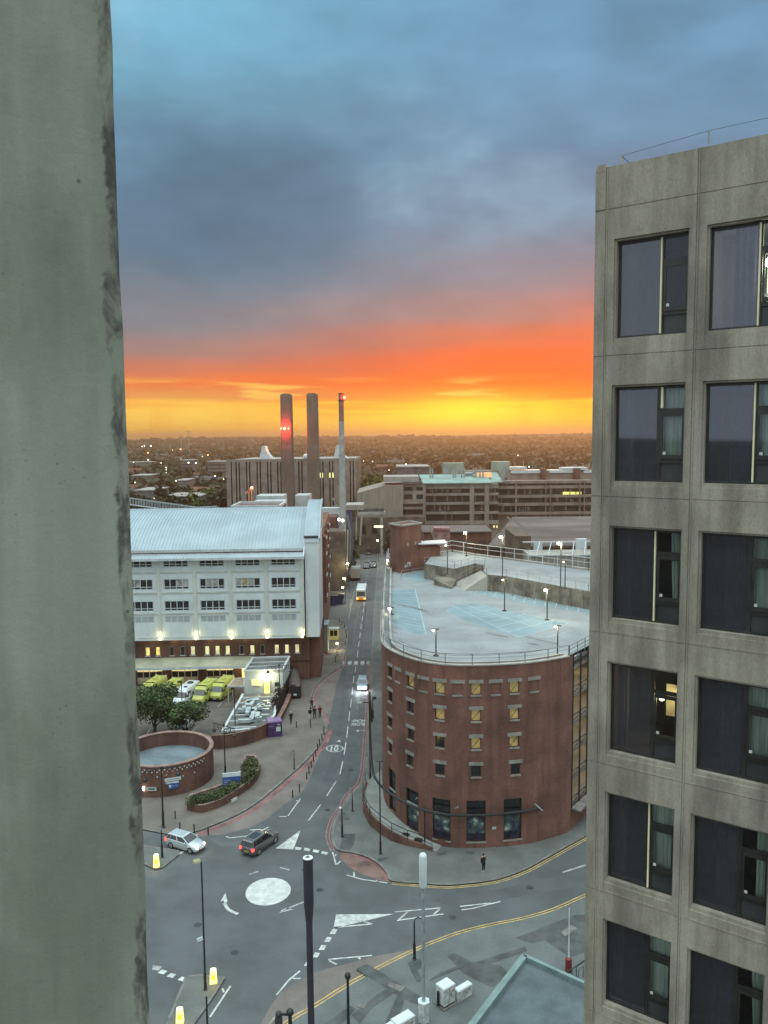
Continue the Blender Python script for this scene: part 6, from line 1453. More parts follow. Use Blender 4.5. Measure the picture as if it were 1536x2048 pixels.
# flat roofed extension with ducts
EX = thing('flat_roofed_extension', 'white low extension with timber framed flat roofs, metal ducts and a lit doorway', 'building', (0, 0, 0))
zL, zU = 1.75, 5.0
lowp = [G(u, v, zL) for u, v in ((445, 1465), (486, 1390), (556, 1385), (553, 1400), (549, 1432), (536, 1448), (500, 1460))]
m_ = MB(); m_.prism([p.xy for p in lowp], 0, zL); m_.build('lower_roof', M('grey_roof_felt', (.13, .135, .13), .9, .2, .5, 6, .2), EX)
m_ = MB()
for i in (0, 2, 3, 4, 6): a, b_ = lowp[i], lowp[(i+1) % 7]; m_.beam((a.x, a.y, zL+.12), (b_.x, b_.y, zL+.12), .32, .22)
m_.build('roof_edging', m_trim, EX)
for v in (1396, 1407, 1431, 1443, 1456):
    f = (v-1390)/(1471-1390); ul = 486-45*f; ur = 554-4*f if v < 1440 else 541-(v-1443)*2.2
    if v in (1431,): ur = 500
    m_ = MB(); a, b_ = G(ul, v, zL+.1), G(ur, v-1.5, zL+.1); m_.beam(a, b_, .16, .2); m_.build('roof_beam', m_trim, EX)
up_ = [G(u, v, zU) for u, v in ((488.5, 1344), (565.5, 1340.5), (579, 1315), (506.5, 1317.5))]
m_ = MB(); m_.prism([p.xy for p in up_], .1, zU); m_.build('wall', M('pale_blue_render', (.46, .54, .56), .8, .06, .4, 5, .06), EX)
m_ = MB(); m_.face([(p.x, p.y, zU+.02) for p in up_]); m_.build('upper_roof', M('grey_roof_felt', (0, 0, 0)), EX)
m_ = MB()
for i in range(4): a, b_ = up_[i], up_[(i+1) % 4]; m_.beam((a.x, a.y, zU+.14), (b_.x, b_.y, zU+.14), .3, .24)
for f in (.33, .62): a, b_ = up_[0].lerp(up_[3], f), up_[1].lerp(up_[2], f); m_.beam((a.x, a.y, zU+.1), (b_.x, b_.y, zU+.1), .16, .16)
m_.build('parapet', m_trim, EX)
fy = up_[0].y-.004
def exq(u0, u1, v0, v1, d=.05): a, b_ = AY(u0, v1, fy), AY(u1, v0, fy); return a.x, b_.x, fy-d, fy-.003, a.z, b_.z
m_ = MB(); m_.box(*exq(503, 524, 1359, 1371)); m_.build('window', emat('amber_blind', (.85, .68, .34), .6, .3), EX)
m_ = MB(); m_.box(*exq(529, 539, 1358, 1388)); m_.build('doorway', emat('doorway_glow', (1., .72, .2), 1.3, .75), EX)
a = AY(533.5, 1355.5, fy-.3); m_ = MB(); m_.ball(tuple(a), .22, 10); m_.build('door_lamp', m_lamp, EX); point((a.x, a.y-.5, a.z-.1), 150, (1, .82, .4), .15)
for v0 in (1364, 1377): m_ = MB(); m_.box(*exq(550, 558, v0, v0+8, .3)); m_.build('air_conditioner', m_dgrey, EX)
for v0 in (1385, 1391): m_ = MB(); p = G(555-(v0-1385)*.4, v0+3, zL+.4); m_.ball((p.x, p.y, p.z), .3, 8); m_.build('white_canister', m_whitep, EX)
def duct(L, w=.55, h=.42, z=zL+.45):
    m_ = MB()
    for (a, b_) in zip(L[:-1], L[1:]): m_.beam(G(*a, z), G(*b_, z), w, h)
    return m_.build('duct', M('duct_metal', (.42, .50, .52), .45, .1, 1, 6, .08, metal=.2), EX)
duct([(493, 1408), (500, 1402), (518, 1400)], .8); duct([(502, 1404), (497, 1412)], 1.1); duct([(498, 1416), (494, 1428)]); duct([(488, 1414), (489, 1421), (476, 1420)], .5)
duct([(506, 1425), (510, 1417), (527, 1413)], .8); duct([(515, 1415), (518, 1409)], .35); duct([(524, 1415), (527, 1410)], .35); duct([(508, 1424), (502, 1441), (476, 1442)], .55); duct([(516, 1426), (514, 1437), (524, 1436)], .6); duct([(499, 1424), (507, 1421)], .7)
for u, v in ((533, 1408), (536, 1418), (531, 1424), (530, 1436), (541, 1412)): m_ = MB(); p = G(u, v, zL); m_.box(p.x-.5, p.x+.5, p.y-.3, p.y+.3, zL+.01, zL+.5); m_.build('roof_unit', m_grey, EX)
# canopy shelter left of it
SH = thing('entrance_shelter', 'small lean-to shelter with amber lit roof on thin white posts', 'shelter', (0, 0, 0))
q = [G(u, v, 2.6) for u, v in ((456, 1373), (488, 1373), (488, 1356), (470, 1357))]
m_ = MB(); m_.prism([p.xy for p in q], 2.55, 2.65, bottom=True); m_.build('roof', M('tan_roof', (.34, .27, .19), .8, .1, 1, 6, .1), SH)
m_ = MB()
for i in range(4): a, b_ = q[i], q[(i+1) % 4]; m_.beam((a.x, a.y, 2.6), (b_.x, b_.y, 2.6), .16, .18)
m_.build('edging', m_trim, SH)
for p in (q[0], q[1], q[0].lerp(q[3], .6)): m_ = MB(); m_.beam((p.x, p.y, .13), (p.x, p.y, 2.55), .11); m_.build('post', m_trim, SH)
point((q[2].x, q[2].y-.5, 2.2), 60, (1, .7, .3), .2)
# dark fence and brick dwarf wall beside the pavement
FN = thing('dark_boundary_fence', 'tall dark timber fence overgrown along the slope beside the purple kiosk', 'fence', (0, 0, 0))
P = smoothpts(gp([(553, 1446), (556, 1436), (566, 1412), (577, 1385), (588, 1355), (598, 1335), (607, 1318), (614, 1300)]), 3)
m_ = MB(); rnd = random.Random(9)
for i in range(len(P)-1):
    a, b_ = P[i], P[i+1]; n = 5
    for k in range(n):
        c0, c1 = a.lerp(b_, k/n), a.lerp(b_, (k+.93)/n); h = 2.5+rnd.uniform(-.1, .15); m_.beam((*c0, h/2), (*c1, h/2), .08, h)
m_.build('boards', M('dark_timber', (.052, .036, .030), .95, .25, 1.2, 6, .2), FN)
m_ = MB(); bl = []
for p in P[3:]: bl.append(((p.x-.4, p.y, 2.3), .7))
leafcloud(m_, bl, 1500, .16, rnd); m_.build('creeper', M('brown_creeper', (.06, .045, .03), .95, .35, .8, 6, .3), FN)
DW = thing('dwarf_brick_wall', 'pinkish brick dwarf wall running in front of the dark timber fence', 'wall', (0, 0, 0))
P2_ = smoothpts(gp([(557, 1448), (563, 1438), (574, 1415), (583, 1390), (592, 1368)]), 3); m_ = MB()
for i in range(len(P2_)-1): a, b_ = P2_[i], P2_[i+1]; m_.beam((*a, .5), (*b_, .5), .5, 1.0)
m_.build('wall', m_brickd, DW); m_ = MB(); ribbon(m_, P2_, .6, 1.02); m_.build('coping', M('pink_coping', (.27, .17, .15), .85, .15, 1, 8, .15), DW)
# purple kiosk, dark bin lorry trailer, orange ball planter
def kiosk():
    c = G(547, 1476); T_ = thing('purple_kiosk', 'dark purple metal kiosk with white notices at the end of the curved wall', 'kiosk', (c.x, c.y+.9, .12), rad(14))
    m_ = MB(); m_.box(-.95, .95, -.85, .85, 0, 2.0); m_.build('body', m_purple, T_); m_ = MB(); m_.hexa([(-1.0, -.9, 2.0), (1.0, -.9, 2.0), (1.0, .9, 2.0), (-1.0, .9, 2.0), (-.9, -.8, 2.14), (.95, -.8, 2.14), (.95, .85, 2.14), (-.9, .85, 2.14)]); m_.build('roof', M('violet_roof', (.17, .11, .24), .5, .1, 1, 6, .1), T_)
    m_ = MB(); m_.box(.15, .75, -.875, -.853, .75, 1.35); m_.build('notice', m_whitep, T_)
    m_ = MB(); m_.box(.3, .7, -.873, -.853, 1.55, 1.75); m_.build('notice', M('lilac_notice', (.5, .42, .6)), T_)
    m_ = MB(); m_.box(-.8, -.1, -.89, -.853, 1.45, 1.52); m_.build('handle', M('lilac_bar', (.4, .34, .52)), T_)
    m_ = MB(); m_.box(-.5, -.3, -.87, -.853, .7, 1.2); m_.build('slot', m_dgrey, T_)
kiosk()
c = G(590, 1396); T_ = thing('covered_trailer', 'long dark bin trailer with a rounded grey cover parked by the fence', 'trailer', (c.x, c.y, .12), rad(8))
m_ = MB(); rg = []
for y in (0, .3, 9, 9.3):
    k = 1 if .2 < y < 9.1 else .85; rg.append([(1.0*k*math.cos(t_*math.pi/8), y, 1.0+1.1*k*math.sin(t_*math.pi/8)) for t_ in range(9)])
m_.rings(rg); m_.build('cover', M('grey_brown_cover', (.12, .105, .10), .7, .12, .5, 5, .1), T_); m_ = MB(); m_.box(-.95, .95, -.9, 0, .3, 2.0); m_.build('cab_end', m_blackp, T_)
m_ = MB(); m_.box(-.25, .25, -.93, -.903, .55, .85); m_.build('plate', m_whitep, T_); m_ = MB(); m_.box(-.9, .9, .05, 9.1, .35, .98); m_.build('chassis', m_black, T_)
for x in (-.95, .85):
    for y in (1.2, 7.6): m_ = MB(); m_.tube([(x, y, .35), (x+.12, y, .35)], .35, 12); m_.build('wheel', m_tyre, T_)
c = G(616, 1331); T_ = thing('grit_bin', 'rounded orange yellow grit bin on the pavement by the barrier', 'bin', (c.x, c.y, .12))
m_ = MB(); m_.lathe([(.55, 0), (.95, .15), (1.0, .6), (.85, 1.0), (.5, 1.25), (.1, 1.3)], n=16); m_.build('body', m_orange, T_, smooth=True); m_ = MB(); m_.lathe([(.97, .62), (1.04, .66), (1.0, .72)], n=16); m_.build('lid_rim', M('dark_orange', (.4, .15, .03)), T_)
a, b_ = G(625, 1322), G(677, 1318); T_ = thing('vehicle_barrier', 'low white and red swing barrier beside the grey kiosk', 'barrier', (a.x, a.y, .12))
d_ = Vector((b_.x-a.x, b_.y-a.y, 0)); m_ = MB(); m_.beam((0, 0, 1.0), tuple(d_+Vector((0, 0, 1.0))), .12); m_.build('arm', m_whitep, T_); m_ = MB(); m_.beam(tuple(d_*.48+Vector((0, -.02, .98))), tuple(d_*.75+Vector((0, -.02, .98))), .17); m_.build('red_band', M('barrier_red', (.35, .08, .06)), T_)
for f in (0, .5, 1): m_ = MB(); m_.beam(tuple(d_*f), tuple(d_*f+Vector((0, 0, 1.0))), .12); m_.build('post', m_trim, T_)
# planter with clipped hedges
PB_ = thing('brick_planter', 'long curved brick planter filled with clipped green hedge on the paving', 'planter', (0, 0, 0))
outer = [(374, 1622), (400, 1628), (425, 1622), (450, 1612), (480, 1592), (505, 1573), (518, 1555), (521, 1538), (512, 1525)]
inner = [(490, 1524), (484, 1540), (480, 1555), (462, 1575), (432, 1588), (405, 1597), (380, 1605)]
po = smoothpts(gp(outer), 3); pi_ = smoothpts(gp(inner), 3); allp = list(po)+list(pi_)
m_ = MB(); m_.prism(allp, .1, .95, top=False); cc = sum((Vector(p) for p in allp), Vector((0, 0)))/len(allp)
m_.build('wall', m_brickd, PB_)
m_ = MB(); L_ = offs(allp+[allp[0]], -.18 if True else .18)
ribbon(m_, offs(allp+[allp[0]], .15), .36, .97); m_.build('coping', M('pale_brick_coping', (.24, .17, .15), .85, .2, 1, 8, .2), PB_)
m_ = MB(); m_.prism(allp, .1, .9, sides=False); m_.build('soil', M('soil', (.05, .038, .028), .95, .2, 1, 8, .2), PB_)
rnd = random.Random(2)
for nm_, blobs in (('hedge', [(384, 1606), (392, 1605), (400, 1604), (408, 1603), (416, 1601)]), ('hedge', [(424, 1600), (434, 1596), (445, 1590), (455, 1585), (465, 1578), (474, 1570)]), ('hedge', [(487, 1566), (494, 1560), (500, 1554), (504, 1548)]), ('shrub', [(492, 1540), (500, 1538), (508, 1536), (497, 1530), (506, 1530)])):
    bl = []
    for u, v in blobs: q = G(u, v+1, .8); bl.append(((q.x, q.y, 1.1), .8))
    for i in range(len(bl)-1): bl.append((tuple((Vector(bl[i][0])+Vector(bl[i+1][0]))/2), .8))
    m_ = MB(); leafcloud(m_, bl, 2600, .09, rnd); m_.build(nm_, m_hedge, PB_)
m_ = MB(); a, b_ = G(463.5, 1603, .5), G(474.5, 1597, .5); m_.beam(a+Vector((0, -.12, .1)), b_+Vector((0, -.12, .1)), .03, .35); m_.build('nameplate', m_whitep, PB_)
BS = thing('hospital_sign_board', 'large blue and white information board standing behind the planter hedge', 'sign', (G(464, 1588).x, G(464, 1588).y, .1), rad(12))
m_ = MB(); m_.box(-1.0, 1.0, -.05, .05, .9, 1.95); m_.build('blue_panel', m_blue, BS); m_ = MB(); m_.box(-1.0, 1.0, -.052, .052, 1.953, 2.4); m_.build('white_panel', m_whitep, BS)
m_ = MB(); m_.box(-.9, -.1, -.06, -.052, 1.5, 1.58); m_.box(-.9, .3, -.06, -.052, 1.3, 1.38); m_.box(-.9, 0, -.06, -.052, 1.1, 1.18); m_.build('lettering', M('pale_blue_lettering', (0, 0, 0)), BS)
for x in (-.95, .95): m_ = MB(); m_.box(x-.06, x+.06, .055, .13, 0, 2.4); m_.build('post', m_dgrey, BS)

# ================================================================== vehicles
def wheel(par, x, y, r=.33, w=.2):
    s = 1 if y > 0 else -1; m_ = MB(); m_.tube([(x, y-s*w, r), (x, y, r)], r, 18); W_ = m_.build('wheel', m_tyre, par)
    m_ = MB(); m_.tube([(x, y-s*.01, r), (x, y+s*.012, r)], r*.66, 12); m_.build('rim', m_alloy, W_)
    for k in range(5):
        a = k*math.tau/5; 
def hull(m_, st, n=0):
    rg = []
    for x, hw, z0, z1, sh in st: rg.append([(x, -hw*.92, z0), (x, -hw, z0+.12), (x, -hw, z0+(z1-z0)*.62), (x, -hw*sh, z1-.03), (x, -hw*sh*.9, z1), (x, hw*sh*.9, z1), (x, hw*sh, z1-.03), (x, hw, z0+(z1-z0)*.62), (x, hw, z0+.12), (x, hw*.92, z0)])
    m_.rings(rg)
def car(name, label, loc, rz, paint, L=4.5, W=1.78, H=1.48, lights=True, back=False, mpv=False, head=None, group=None):
    T_ = thing(name, label, 'car', loc, rz, group); h = W/2; e = L/2; zb_ = .20
    bl = .98 if mpv else .92
    m_ = MB(); hull(m_, [(-e, h*.80, .42, bl-.12, .95), (-e+.08, h*.92, .28, bl, .95), (-e+.5, h, zb_, bl+.03, .95), (-.2, h, zb_, bl, .95), (e*.42, h, zb_, bl-.02, .94), (e*.70, h*.98, zb_, bl-.12, .90), (e-.22, h*.90, .24, bl-.24, .86), (e-.06, h*.78, .30, bl-.36, .84), (e, h*.66, .36, bl-.44, .84)])
    B_ = m_.build('body', paint, T_, smooth=True)
    xr, xf = -e+.10, e*.46; tr, tf_ = -e+.42, e*.06; hb, ht = h*.90, h*.70
    rear = tr-(.12 if mpv else 0)
    m_ = MB(); lo = [(xr, -hb, bl-.03), (xf, -hb, bl-.06), (xf, hb, bl-.06), (xr, hb, bl-.03)]; hi = [(rear, -ht, H-.05), (tf_, -ht, H-.06), (tf_, ht, H-.06), (rear, ht, H-.05)]; m_.hexa(lo+hi); m_.build('windows', m_cglass, T_)
    m_ = MB(); m_.hexa([(rear-.12, -ht-.03, H-.07), (tf_+.05, -ht-.03, H-.08), (tf_+.05, ht+.03, H-.08), (rear-.12, ht+.03, H-.07), (rear, -ht+.06, H), (tf_-.12, -ht+.06, H-.01), (tf_-.12, ht-.06, H-.01), (rear, ht-.06, H)]); m_.build('roof', paint, T_)
    for s in (-1, 1):
        for f0, f1 in ((1, 1), (.53, .52), (.18, .20), (0, 0)):
            a = Vector((xr+(xf-xr)*f0, s*(hb+.004), bl-.03)); b_ = Vector((rear+(tf_-rear)*f1, s*(ht+.012), H-.06)); m_ = MB(); m_.beam(a, b_, .075 if f0 not in (.53,) else .06, .05); m_.build('window_pillar', paint, T_)
    for s in (-1, 1):
        for x in (e*.60, -e*.60): wheel(T_, x, s*(h+.01))
        m_ = MB(); m_.lathe([(.03, -.02), (.09, .02), (.09, .1), (.03, .14)], (xf-.28, s*(h+.08), bl), 8); m_.build('wing_mirror', paint, T_)
        m_ = MB(); hy = s*h*.62; m_.hexa([(e-.20, hy-.17, bl-.34), (e-.03, hy-.13, bl-.36), (e-.03, hy+.13, bl-.36), (e-.20, hy+.17, bl-.34), (e-.30, hy-.15, bl-.22), (e-.12, hy-.12, bl-.25), (e-.12, hy+.12, bl-.25), (e-.30, hy+.15, bl-.22)]); m_.build('headlight', head or (m_head if lights else m_alloy), T_)
        m_ = MB(); m_.box(-e-.015, -e+.2, s*h*.80-.12, s*h*.80+.10, bl-.28, bl-.02); m_.build('tail_light', m_tail if lights else M('unlit_tail', (.2, .02, .02), .3), T_)
    m_ = MB(); m_.box(e-.02, e+.012, -h*.45, h*.45, .38, .50); m_.build('grille', m_black, T_)
    m_ = MB(); m_.box(-e-.02, -e+.0, -.26, .26, .52, .63); m_.build('number_plate', m_yell, T_); m_ = MB(); m_.box(e+.013, e+.02, -.26, .26, .40, .50); m_.build('number_plate', m_whitep, T_)
    if mpv:
        for s in (-1, 1): m_ = MB(); m_.beam((rear+.1, s*ht*.9, H+.05), (tf_-.2, s*ht*.9, H+.05), .05); m_.build('roof_rail', m_grey, T_)
        m_ = MB(); m_.box(rear+.5, tf_-.4, -ht*.65, ht*.65, H+.001, H+.012); m_.build('sunroof', m_cglass, T_)
    if lights:
        for s in (-1, 1): point((e+.5, s*h*.6, .6), 5 if head is None else (160 if head is m_headb else .01), (1, .9, .6) if head is None else (.9, .96, 1), .08, T_)
    return T_
c = G(372, 1695); car('silver_hatchback', 'silver estate car with lit headlights entering the mini roundabout on the left', (c.x, c.y, 0), rad(-27), m_silver, 4.0, 1.66, 1.40)
c = G(521, 1694); car('dark_estate_car', 'dark grey estate car with red tail lights leaving the mini roundabout', (c.x, c.y, 0), rad(61), m_gunm, 4.35, 1.74, 1.55, mpv=True, head=m_alloy)
c = G(724.5, 1384); car('pale_blue_car', 'pale blue car with bright headlights coming down the street', (c.x, c.y+2.2, 0), rad(-91), M('pale_blue_paint_car', (.30, .40, .45), .35, .04, 1, 6, .03, metal=.2, coat=.4), 4.2, 1.76, 1.5, head=m_headb)
for u, v, lab in ((733, 1136, 'dark car with pale roof driving left of the far lane line'), (747, 1134, 'dark parked car on the right of the far street'), (737, 1108, 'small dark car further up the street under the trees')):
    c = G(u, v); car('dark_car', lab, (c.x, c.y, 0), rad(-91), m_blackp, 4.2, 1.76, 1.5, lights=False)
# ambulances
def van(name, label, loc, rz, paint, group=None, lights=False, H=2.42, bar=True):
    T_ = thing(name, label, 'ambulance' if paint is m_yel else 'van', loc, rz, group); h = 1.02
    m_ = MB(); rg = []
    for x, hw, z0, z1 in ((-3.0, .96, .35, H-.12), (-2.9, h, .3, H), (1.0, h, .3, H), (1.35, h*.98, .3, H-.04), (1.75, h*.96, .3, H-.35)):
        rg.append([(x, -hw, z0), (x, -hw*1.0, z0+1.2), (x, -hw*.93, z1-.14), (x, -hw*.84, z1), (x, hw*.84, z1), (x, hw*.93, z1-.14), (x, hw, z0+1.2), (x, hw, z0)])
    m_.rings(rg); m_.build('body', paint, T_, smooth=True)
    m_ = MB(); hull(m_, [(1.4, h*.97, .28, 1.42, .93), (2.2, h*.96, .28, 1.34, .90), (2.75, h*.92, .30, 1.12, .86), (2.96, h*.80, .36, .92, .84)]); m_.build('bonnet', paint, T_, smooth=True)
    m_ = MB(); m_.hexa([(1.55, -h*.92, 1.38), (2.30, -h*.84, 1.30), (2.30, h*.84, 1.30), (1.55, h*.92, 1.38), (1.50, -h*.86, H-.42), (1.70, -h*.76, H-.42), (1.70, h*.76, H-.42), (1.50, h*.86, H-.42)]); m_.build('windscreen', m_cglass, T_)
    for s in (-1, 1):
        m_ = MB(); m_.face([(.55, s*(h+.004), 1.45), (1.45, s*(h*.985+.004), 1.45), (1.35, s*(h*.95+.004), 2.05), (.55, s*(h*.955+.004), 2.05)]); m_.build('side_window', m_cglass, T_)
        for x in (1.95, -1.9): wheel(T_, x, s*(h+.01), .36, .24)
        m_ = MB(); m_.hexa([(2.60, s*.72-.16, .80), (2.90, s*.66-.14, .80), (2.90, s*.66+.12, .80), (2.60, s*.72+.14, .80), (2.52, s*.74-.15, 1.02), (2.80, s*.68-.12, 1.02), (2.80, s*.68+.12, 1.02), (2.52, s*.74+.14, 1.02)]); m_.build('headlight', m_alloy, T_)
        m_ = MB(); m_.box(1.75, 1.85, s*(h+.08)-.08, s*(h+.08)+.08, 1.35, 1.7); m_.build('wing_mirror', m_black, T_)
        m_ = MB(); m_.box(-2.95, 1.0, s*(h+.002)-.006, s*(h+.002)+.006, .62, .84); m_.build('side_stripe', M('green_stripe', (.05, .22, .08), .5) if paint is m_yel else m_blue, T_)
    m_ = MB(); m_.box(2.86, 2.99, -.78, .78, .34, .62); m_.build('bumper', m_black, T_)
    m_ = MB(); m_.box(2.99, 3.0, -.26, .26, .44, .55); m_.build('number_plate', m_whitep, T_)
    if bar:
        m_ = MB(); m_.box(.95, 1.15, -.85, .85, H+.003, H+.09); m_.build('light_bar', m_dgrey, T_)
        m_ = MB(); m_.box(-1.2, -.4, -.3, .3, H+.003, H+.12); m_.build('roof_vent', paint, T_)
        for y in (-.8, .8): m_ = MB(); m_.box(-2.85, -2.65, y-.1, y+.1, H+.003, H+.1); m_.build('beacon', m_whitep, T_)
    else:
        m_ = MB(); m_.lathe([(.5, 0), (.5, .12), (.2, .2)], (-1.6, 0, H+.003), 14); m_.build('roof_hatch', m_dgrey, T_); m_ = MB(); m_.lathe([(.28, 0), (.28, .1)], (.5, .2, H+.003), 12); m_.build('roof_vent', m_black, T_)
    return T_
for u, v, pt, lab, ba in ((425, 1404, m_yel, 'yellow ambulance van nearest the white extension, last in the row', True), (389.5, 1411, m_yel, 'yellow ambulance van between the white van and the end ambulance', True), (351, 1416, m_bodyw, 'white van with dark roof hatch parked between yellow ambulances', False), (318, 1410, m_yel, 'yellow ambulance van left of the white van, half hidden by the tree', True), (284, 1404, m_yel, 'pale yellow ambulance van at the pillar end of the row', True)):
    c = G(u, v, .135); van('ambulance_van' if ba else 'white_van', lab, (c.x+.9, c.y+2.9, .135), rad(-90-11), pt, 'vans parked in front of the white hospital block', bar=ba)
c = G(378, 1437, .135); T_ = car('response_car', 'yellow and black rapid response car angled beside the trees', (c.x-.1, c.y+.8, .135), rad(-38), m_yel, 4.6, 1.85, 1.62, lights=False, mpv=True)
c = G(367, 1462, .135); car('pale_green_car', 'pale grey green car parked behind the round enclosure by the tree', (c.x, c.y+.8, .135), rad(-95), M('pale_green_car_paint', (.36, .43, .42), .35, .04, 1, 6, .03, coat=.4), 4.2, 1.76, 1.46, lights=False)
# bus and lorry
c = G(722, 1203); BU = thing('minibus', 'small white and orange bus coming down the street with lit lower front', 'bus', (c.x, c.y, 0), rad(-1))
m_ = MB(); rg = []
for y, k, zt in ((0, .94, 2.85), (.25, 1, 3.0), (7.8, 1, 3.0), (8, .95, 2.9)): rg.append([(-1.2*k, y, .35), (-1.2*k, y, 2.6), (-1.05*k, y, zt), (1.05*k, y, zt), (1.2*k, y, 2.6), (1.2*k, y, .35)])
m_.rings(rg); m_.build('body', m_bodyw, BU); m_ = MB(); m_.box(-1.0, 1.0, -.03, -.004, 1.25, 2.45); m_.build('windscreen', m_gglass, BU); m_ = MB(); m_.box(-1.15, 1.15, -.05, -.004, .35, 1.0); m_.build('lower_panel', m_orange, BU)
for x in (-.9, .9): m_ = MB(); m_.box(x-.22, x+.22, -.09, -.052, .6, .85); m_.build('headlight', emat('amber_head', (1, .5, .15), 4), BU); point((x, -.8, .7), 15, (1, .5, .2), .1, BU)
for x in (-1.12, .92):
    for y in (1.5, 6.3): m_ = MB(); m_.tube([(x, y, .4), (x+.2, y, .4)], .4, 12); m_.build('wheel', m_tyre, BU)
for x in (-1.213, 1.203): m_ = MB(); m_.box(x, x+.01, .8, 7.4, 1.5, 2.4); m_.build('side_window', m_gglass, BU)
c = G(711, 1162); LO = thing('box_lorry', 'beige box lorry with white cab roof parked at the left of the far street', 'lorry', (c.x, c.y, 0))
m_ = MB(); m_.box(-1.3, 1.3, 0, 6, .8, 3.4); m_.build('box_body', M('beige_box', (.40, .36, .30), .7, .06, 1, 5, .05), LO); m_ = MB(); m_.box(-1.25, 1.25, .2, 2.2, 3.42, 3.95); m_.build('roof_panel', m_bodyw, LO); m_ = MB(); m_.box(-1.1, 1.1, 6.05, 7.8, .5, 2.8); m_.build('cab', m_bodyw, LO); m_ = MB(); m_.box(-1.2, 1.2, .1, 6, .45, .78); m_.build('chassis', m_black, LO)
for x in (-1.3, 1.05):
    for y in (1.2, 6.8): m_ = MB(); m_.tube([(x, y, .45), (x+.25, y, .45)], .45, 12); m_.build('wheel', m_tyre, LO)
for (u, v, lab) in ((655, 1225, 'dark blue and grey skip parked under the street wall'), (668, 1222, 'grey rounded tank beside the dark blue skip')):
    c = G(u, v-15); T_ = thing('skip' if 'blue' in lab else 'tank', lab, 'skip' if 'blue' in lab else 'tank', (c.x, c.y, 0)); m_ = MB()
    if 'blue' in lab: m_.hexa([(-2, -1, 0), (2, -1, 0), (2, 1, 0), (-2, 1, 0), (-2.5, -1.2, 2.4), (2.5, -1.2, 2.4), (2.5, 1.2, 2.4), (-2.5, 1.2, 2.4)]); m_.build('body', M('dark_blue_paint', (.035, .05, .13), .6, .15, 1, 6, .1), T_); m_ = MB(); m_.box(-2.6, 2.6, -1.3, 1.3, 2.4, 2.5); m_.build('rim', m_dgrey, T_)
    else: m_.tube([(-1.3, 0, 1.1), (1.3, 0, 1.1)], 1.1, 16); m_.build('body', M('grey_brown_cover', (0, 0, 0)), T_, smooth=True); m_ = MB(); m_.box(-1.2, 1.2, -.6, .6, 0, .4); m_.build('cradle', m_black, T_)

# ================================================================== street furniture
def hpost(u, vb, vt, zb=.12): b_ = G(u, vb, zb); return b_, HT(vt, b_)
def lamp_std(label, u, vb, vt, zb=.12, head='none', name='street_lamp', group=None, r=.075, lean=0):
    b_, zt = hpost(u, vb, vt, zb); T_ = thing(name, label, 'street lamp', b_, 0, group); h = zt-zb
    m_ = MB(); m_.lathe([(.16, 0), (.16, .05), (r*1.5, .08), (r*1.5, 1.2), (r, 1.35), (r*.7, h)], n=10); m_.build('pole', m_black, T_, smooth=True); return T_, h
T_, h = lamp_std('tall dark lamp post standing at the corner pavement left of the brick building', 761, 1708, 1523)
m_ = MB(); m_.beam((-.3, 0, h), (.4, 0, h+.05), .12, .08); m_.build('lamp_head', m_dgrey, T_)
T_, h = lamp_std('tall dark lamp post rising from the street pavement left of the car park corner', 740.5, 1567, 1405)
m_ = MB(); m_.beam((.05, 0, h), (-1.0, -.2, h+.1), .07); m_.build('arm', m_black, T_); m_ = MB(); m_.beam((-.8, -.2, h+.08), (-1.3, -.3, h+.1), .2, .1); m_.build('lamp_head', m_wcloth, T_)
T_, h = lamp_std('short dark post with a bracket head on the street pavement by the car park', 746, 1436.5, 1393.5)
m_ = MB(); m_.box(.05, .5, -.1, .1, h-.35, h); m_.build('sign_box', m_dgrey, T_)
T_, h = lamp_std('dark post with white globe top on the curved red lined kerb', 684.5, 1674, 1617)
m_ = MB(); m_.ball((-.15, 0, h+.05), .15, 8); m_.build('lamp_head', m_whitep, T_)
T_, h = lamp_std('slim dark sign post with pale tilted plate near the curved kerb', 705, 1622, 1578, name='sign_post', r=.045); T_['category'] = 'sign post'
m_ = MB(); m_.hexa([(-.35, -.03, h-.45), (.1, -.03, h-.6), (.1, .0, h-.6), (-.35, .0, h-.45), (-.3, -.03, h+.2), (-.05, -.03, h+.1), (-.05, 0, h+.1), (-.3, 0, h+.2)]); m_.build('plate', m_lconc, T_)
T_, h = lamp_std('slim dark sign post with pale round plate in the middle of the hospital paving', 588.5, 1538, 1505, name='sign_post', r=.045); T_['category'] = 'sign post'
m_ = MB(); m_.box(-.22, .1, -.06, -.02, h-.1, h+.45); m_.build('plate', m_lconc, T_)
T_, h = lamp_std('very tall thin dark lamp column rising from the lower traffic island', 411, 1979, 1724)
m_ = MB(); m_.lathe([(.06, -.1), (.30, -.02), (.26, .08), (.05, .12)], (-.35, .1, h), 12); m_.build('lamp_head', M('olive_lamp_glass', (.30, .29, .16), .4), T_)
m_ = MB(); zz1 = HT(1871, G(404, 1979, .12)); m_.beam((-.05, 0, zz1-.3), (-.5, .1, zz1-.55), .10, .22); m_.build('small_lamp', m_whitep, T_)
T_, h = lamp_std('dark lamp column leaning at the bottom edge on the traffic island', 417, 2120, 1993)
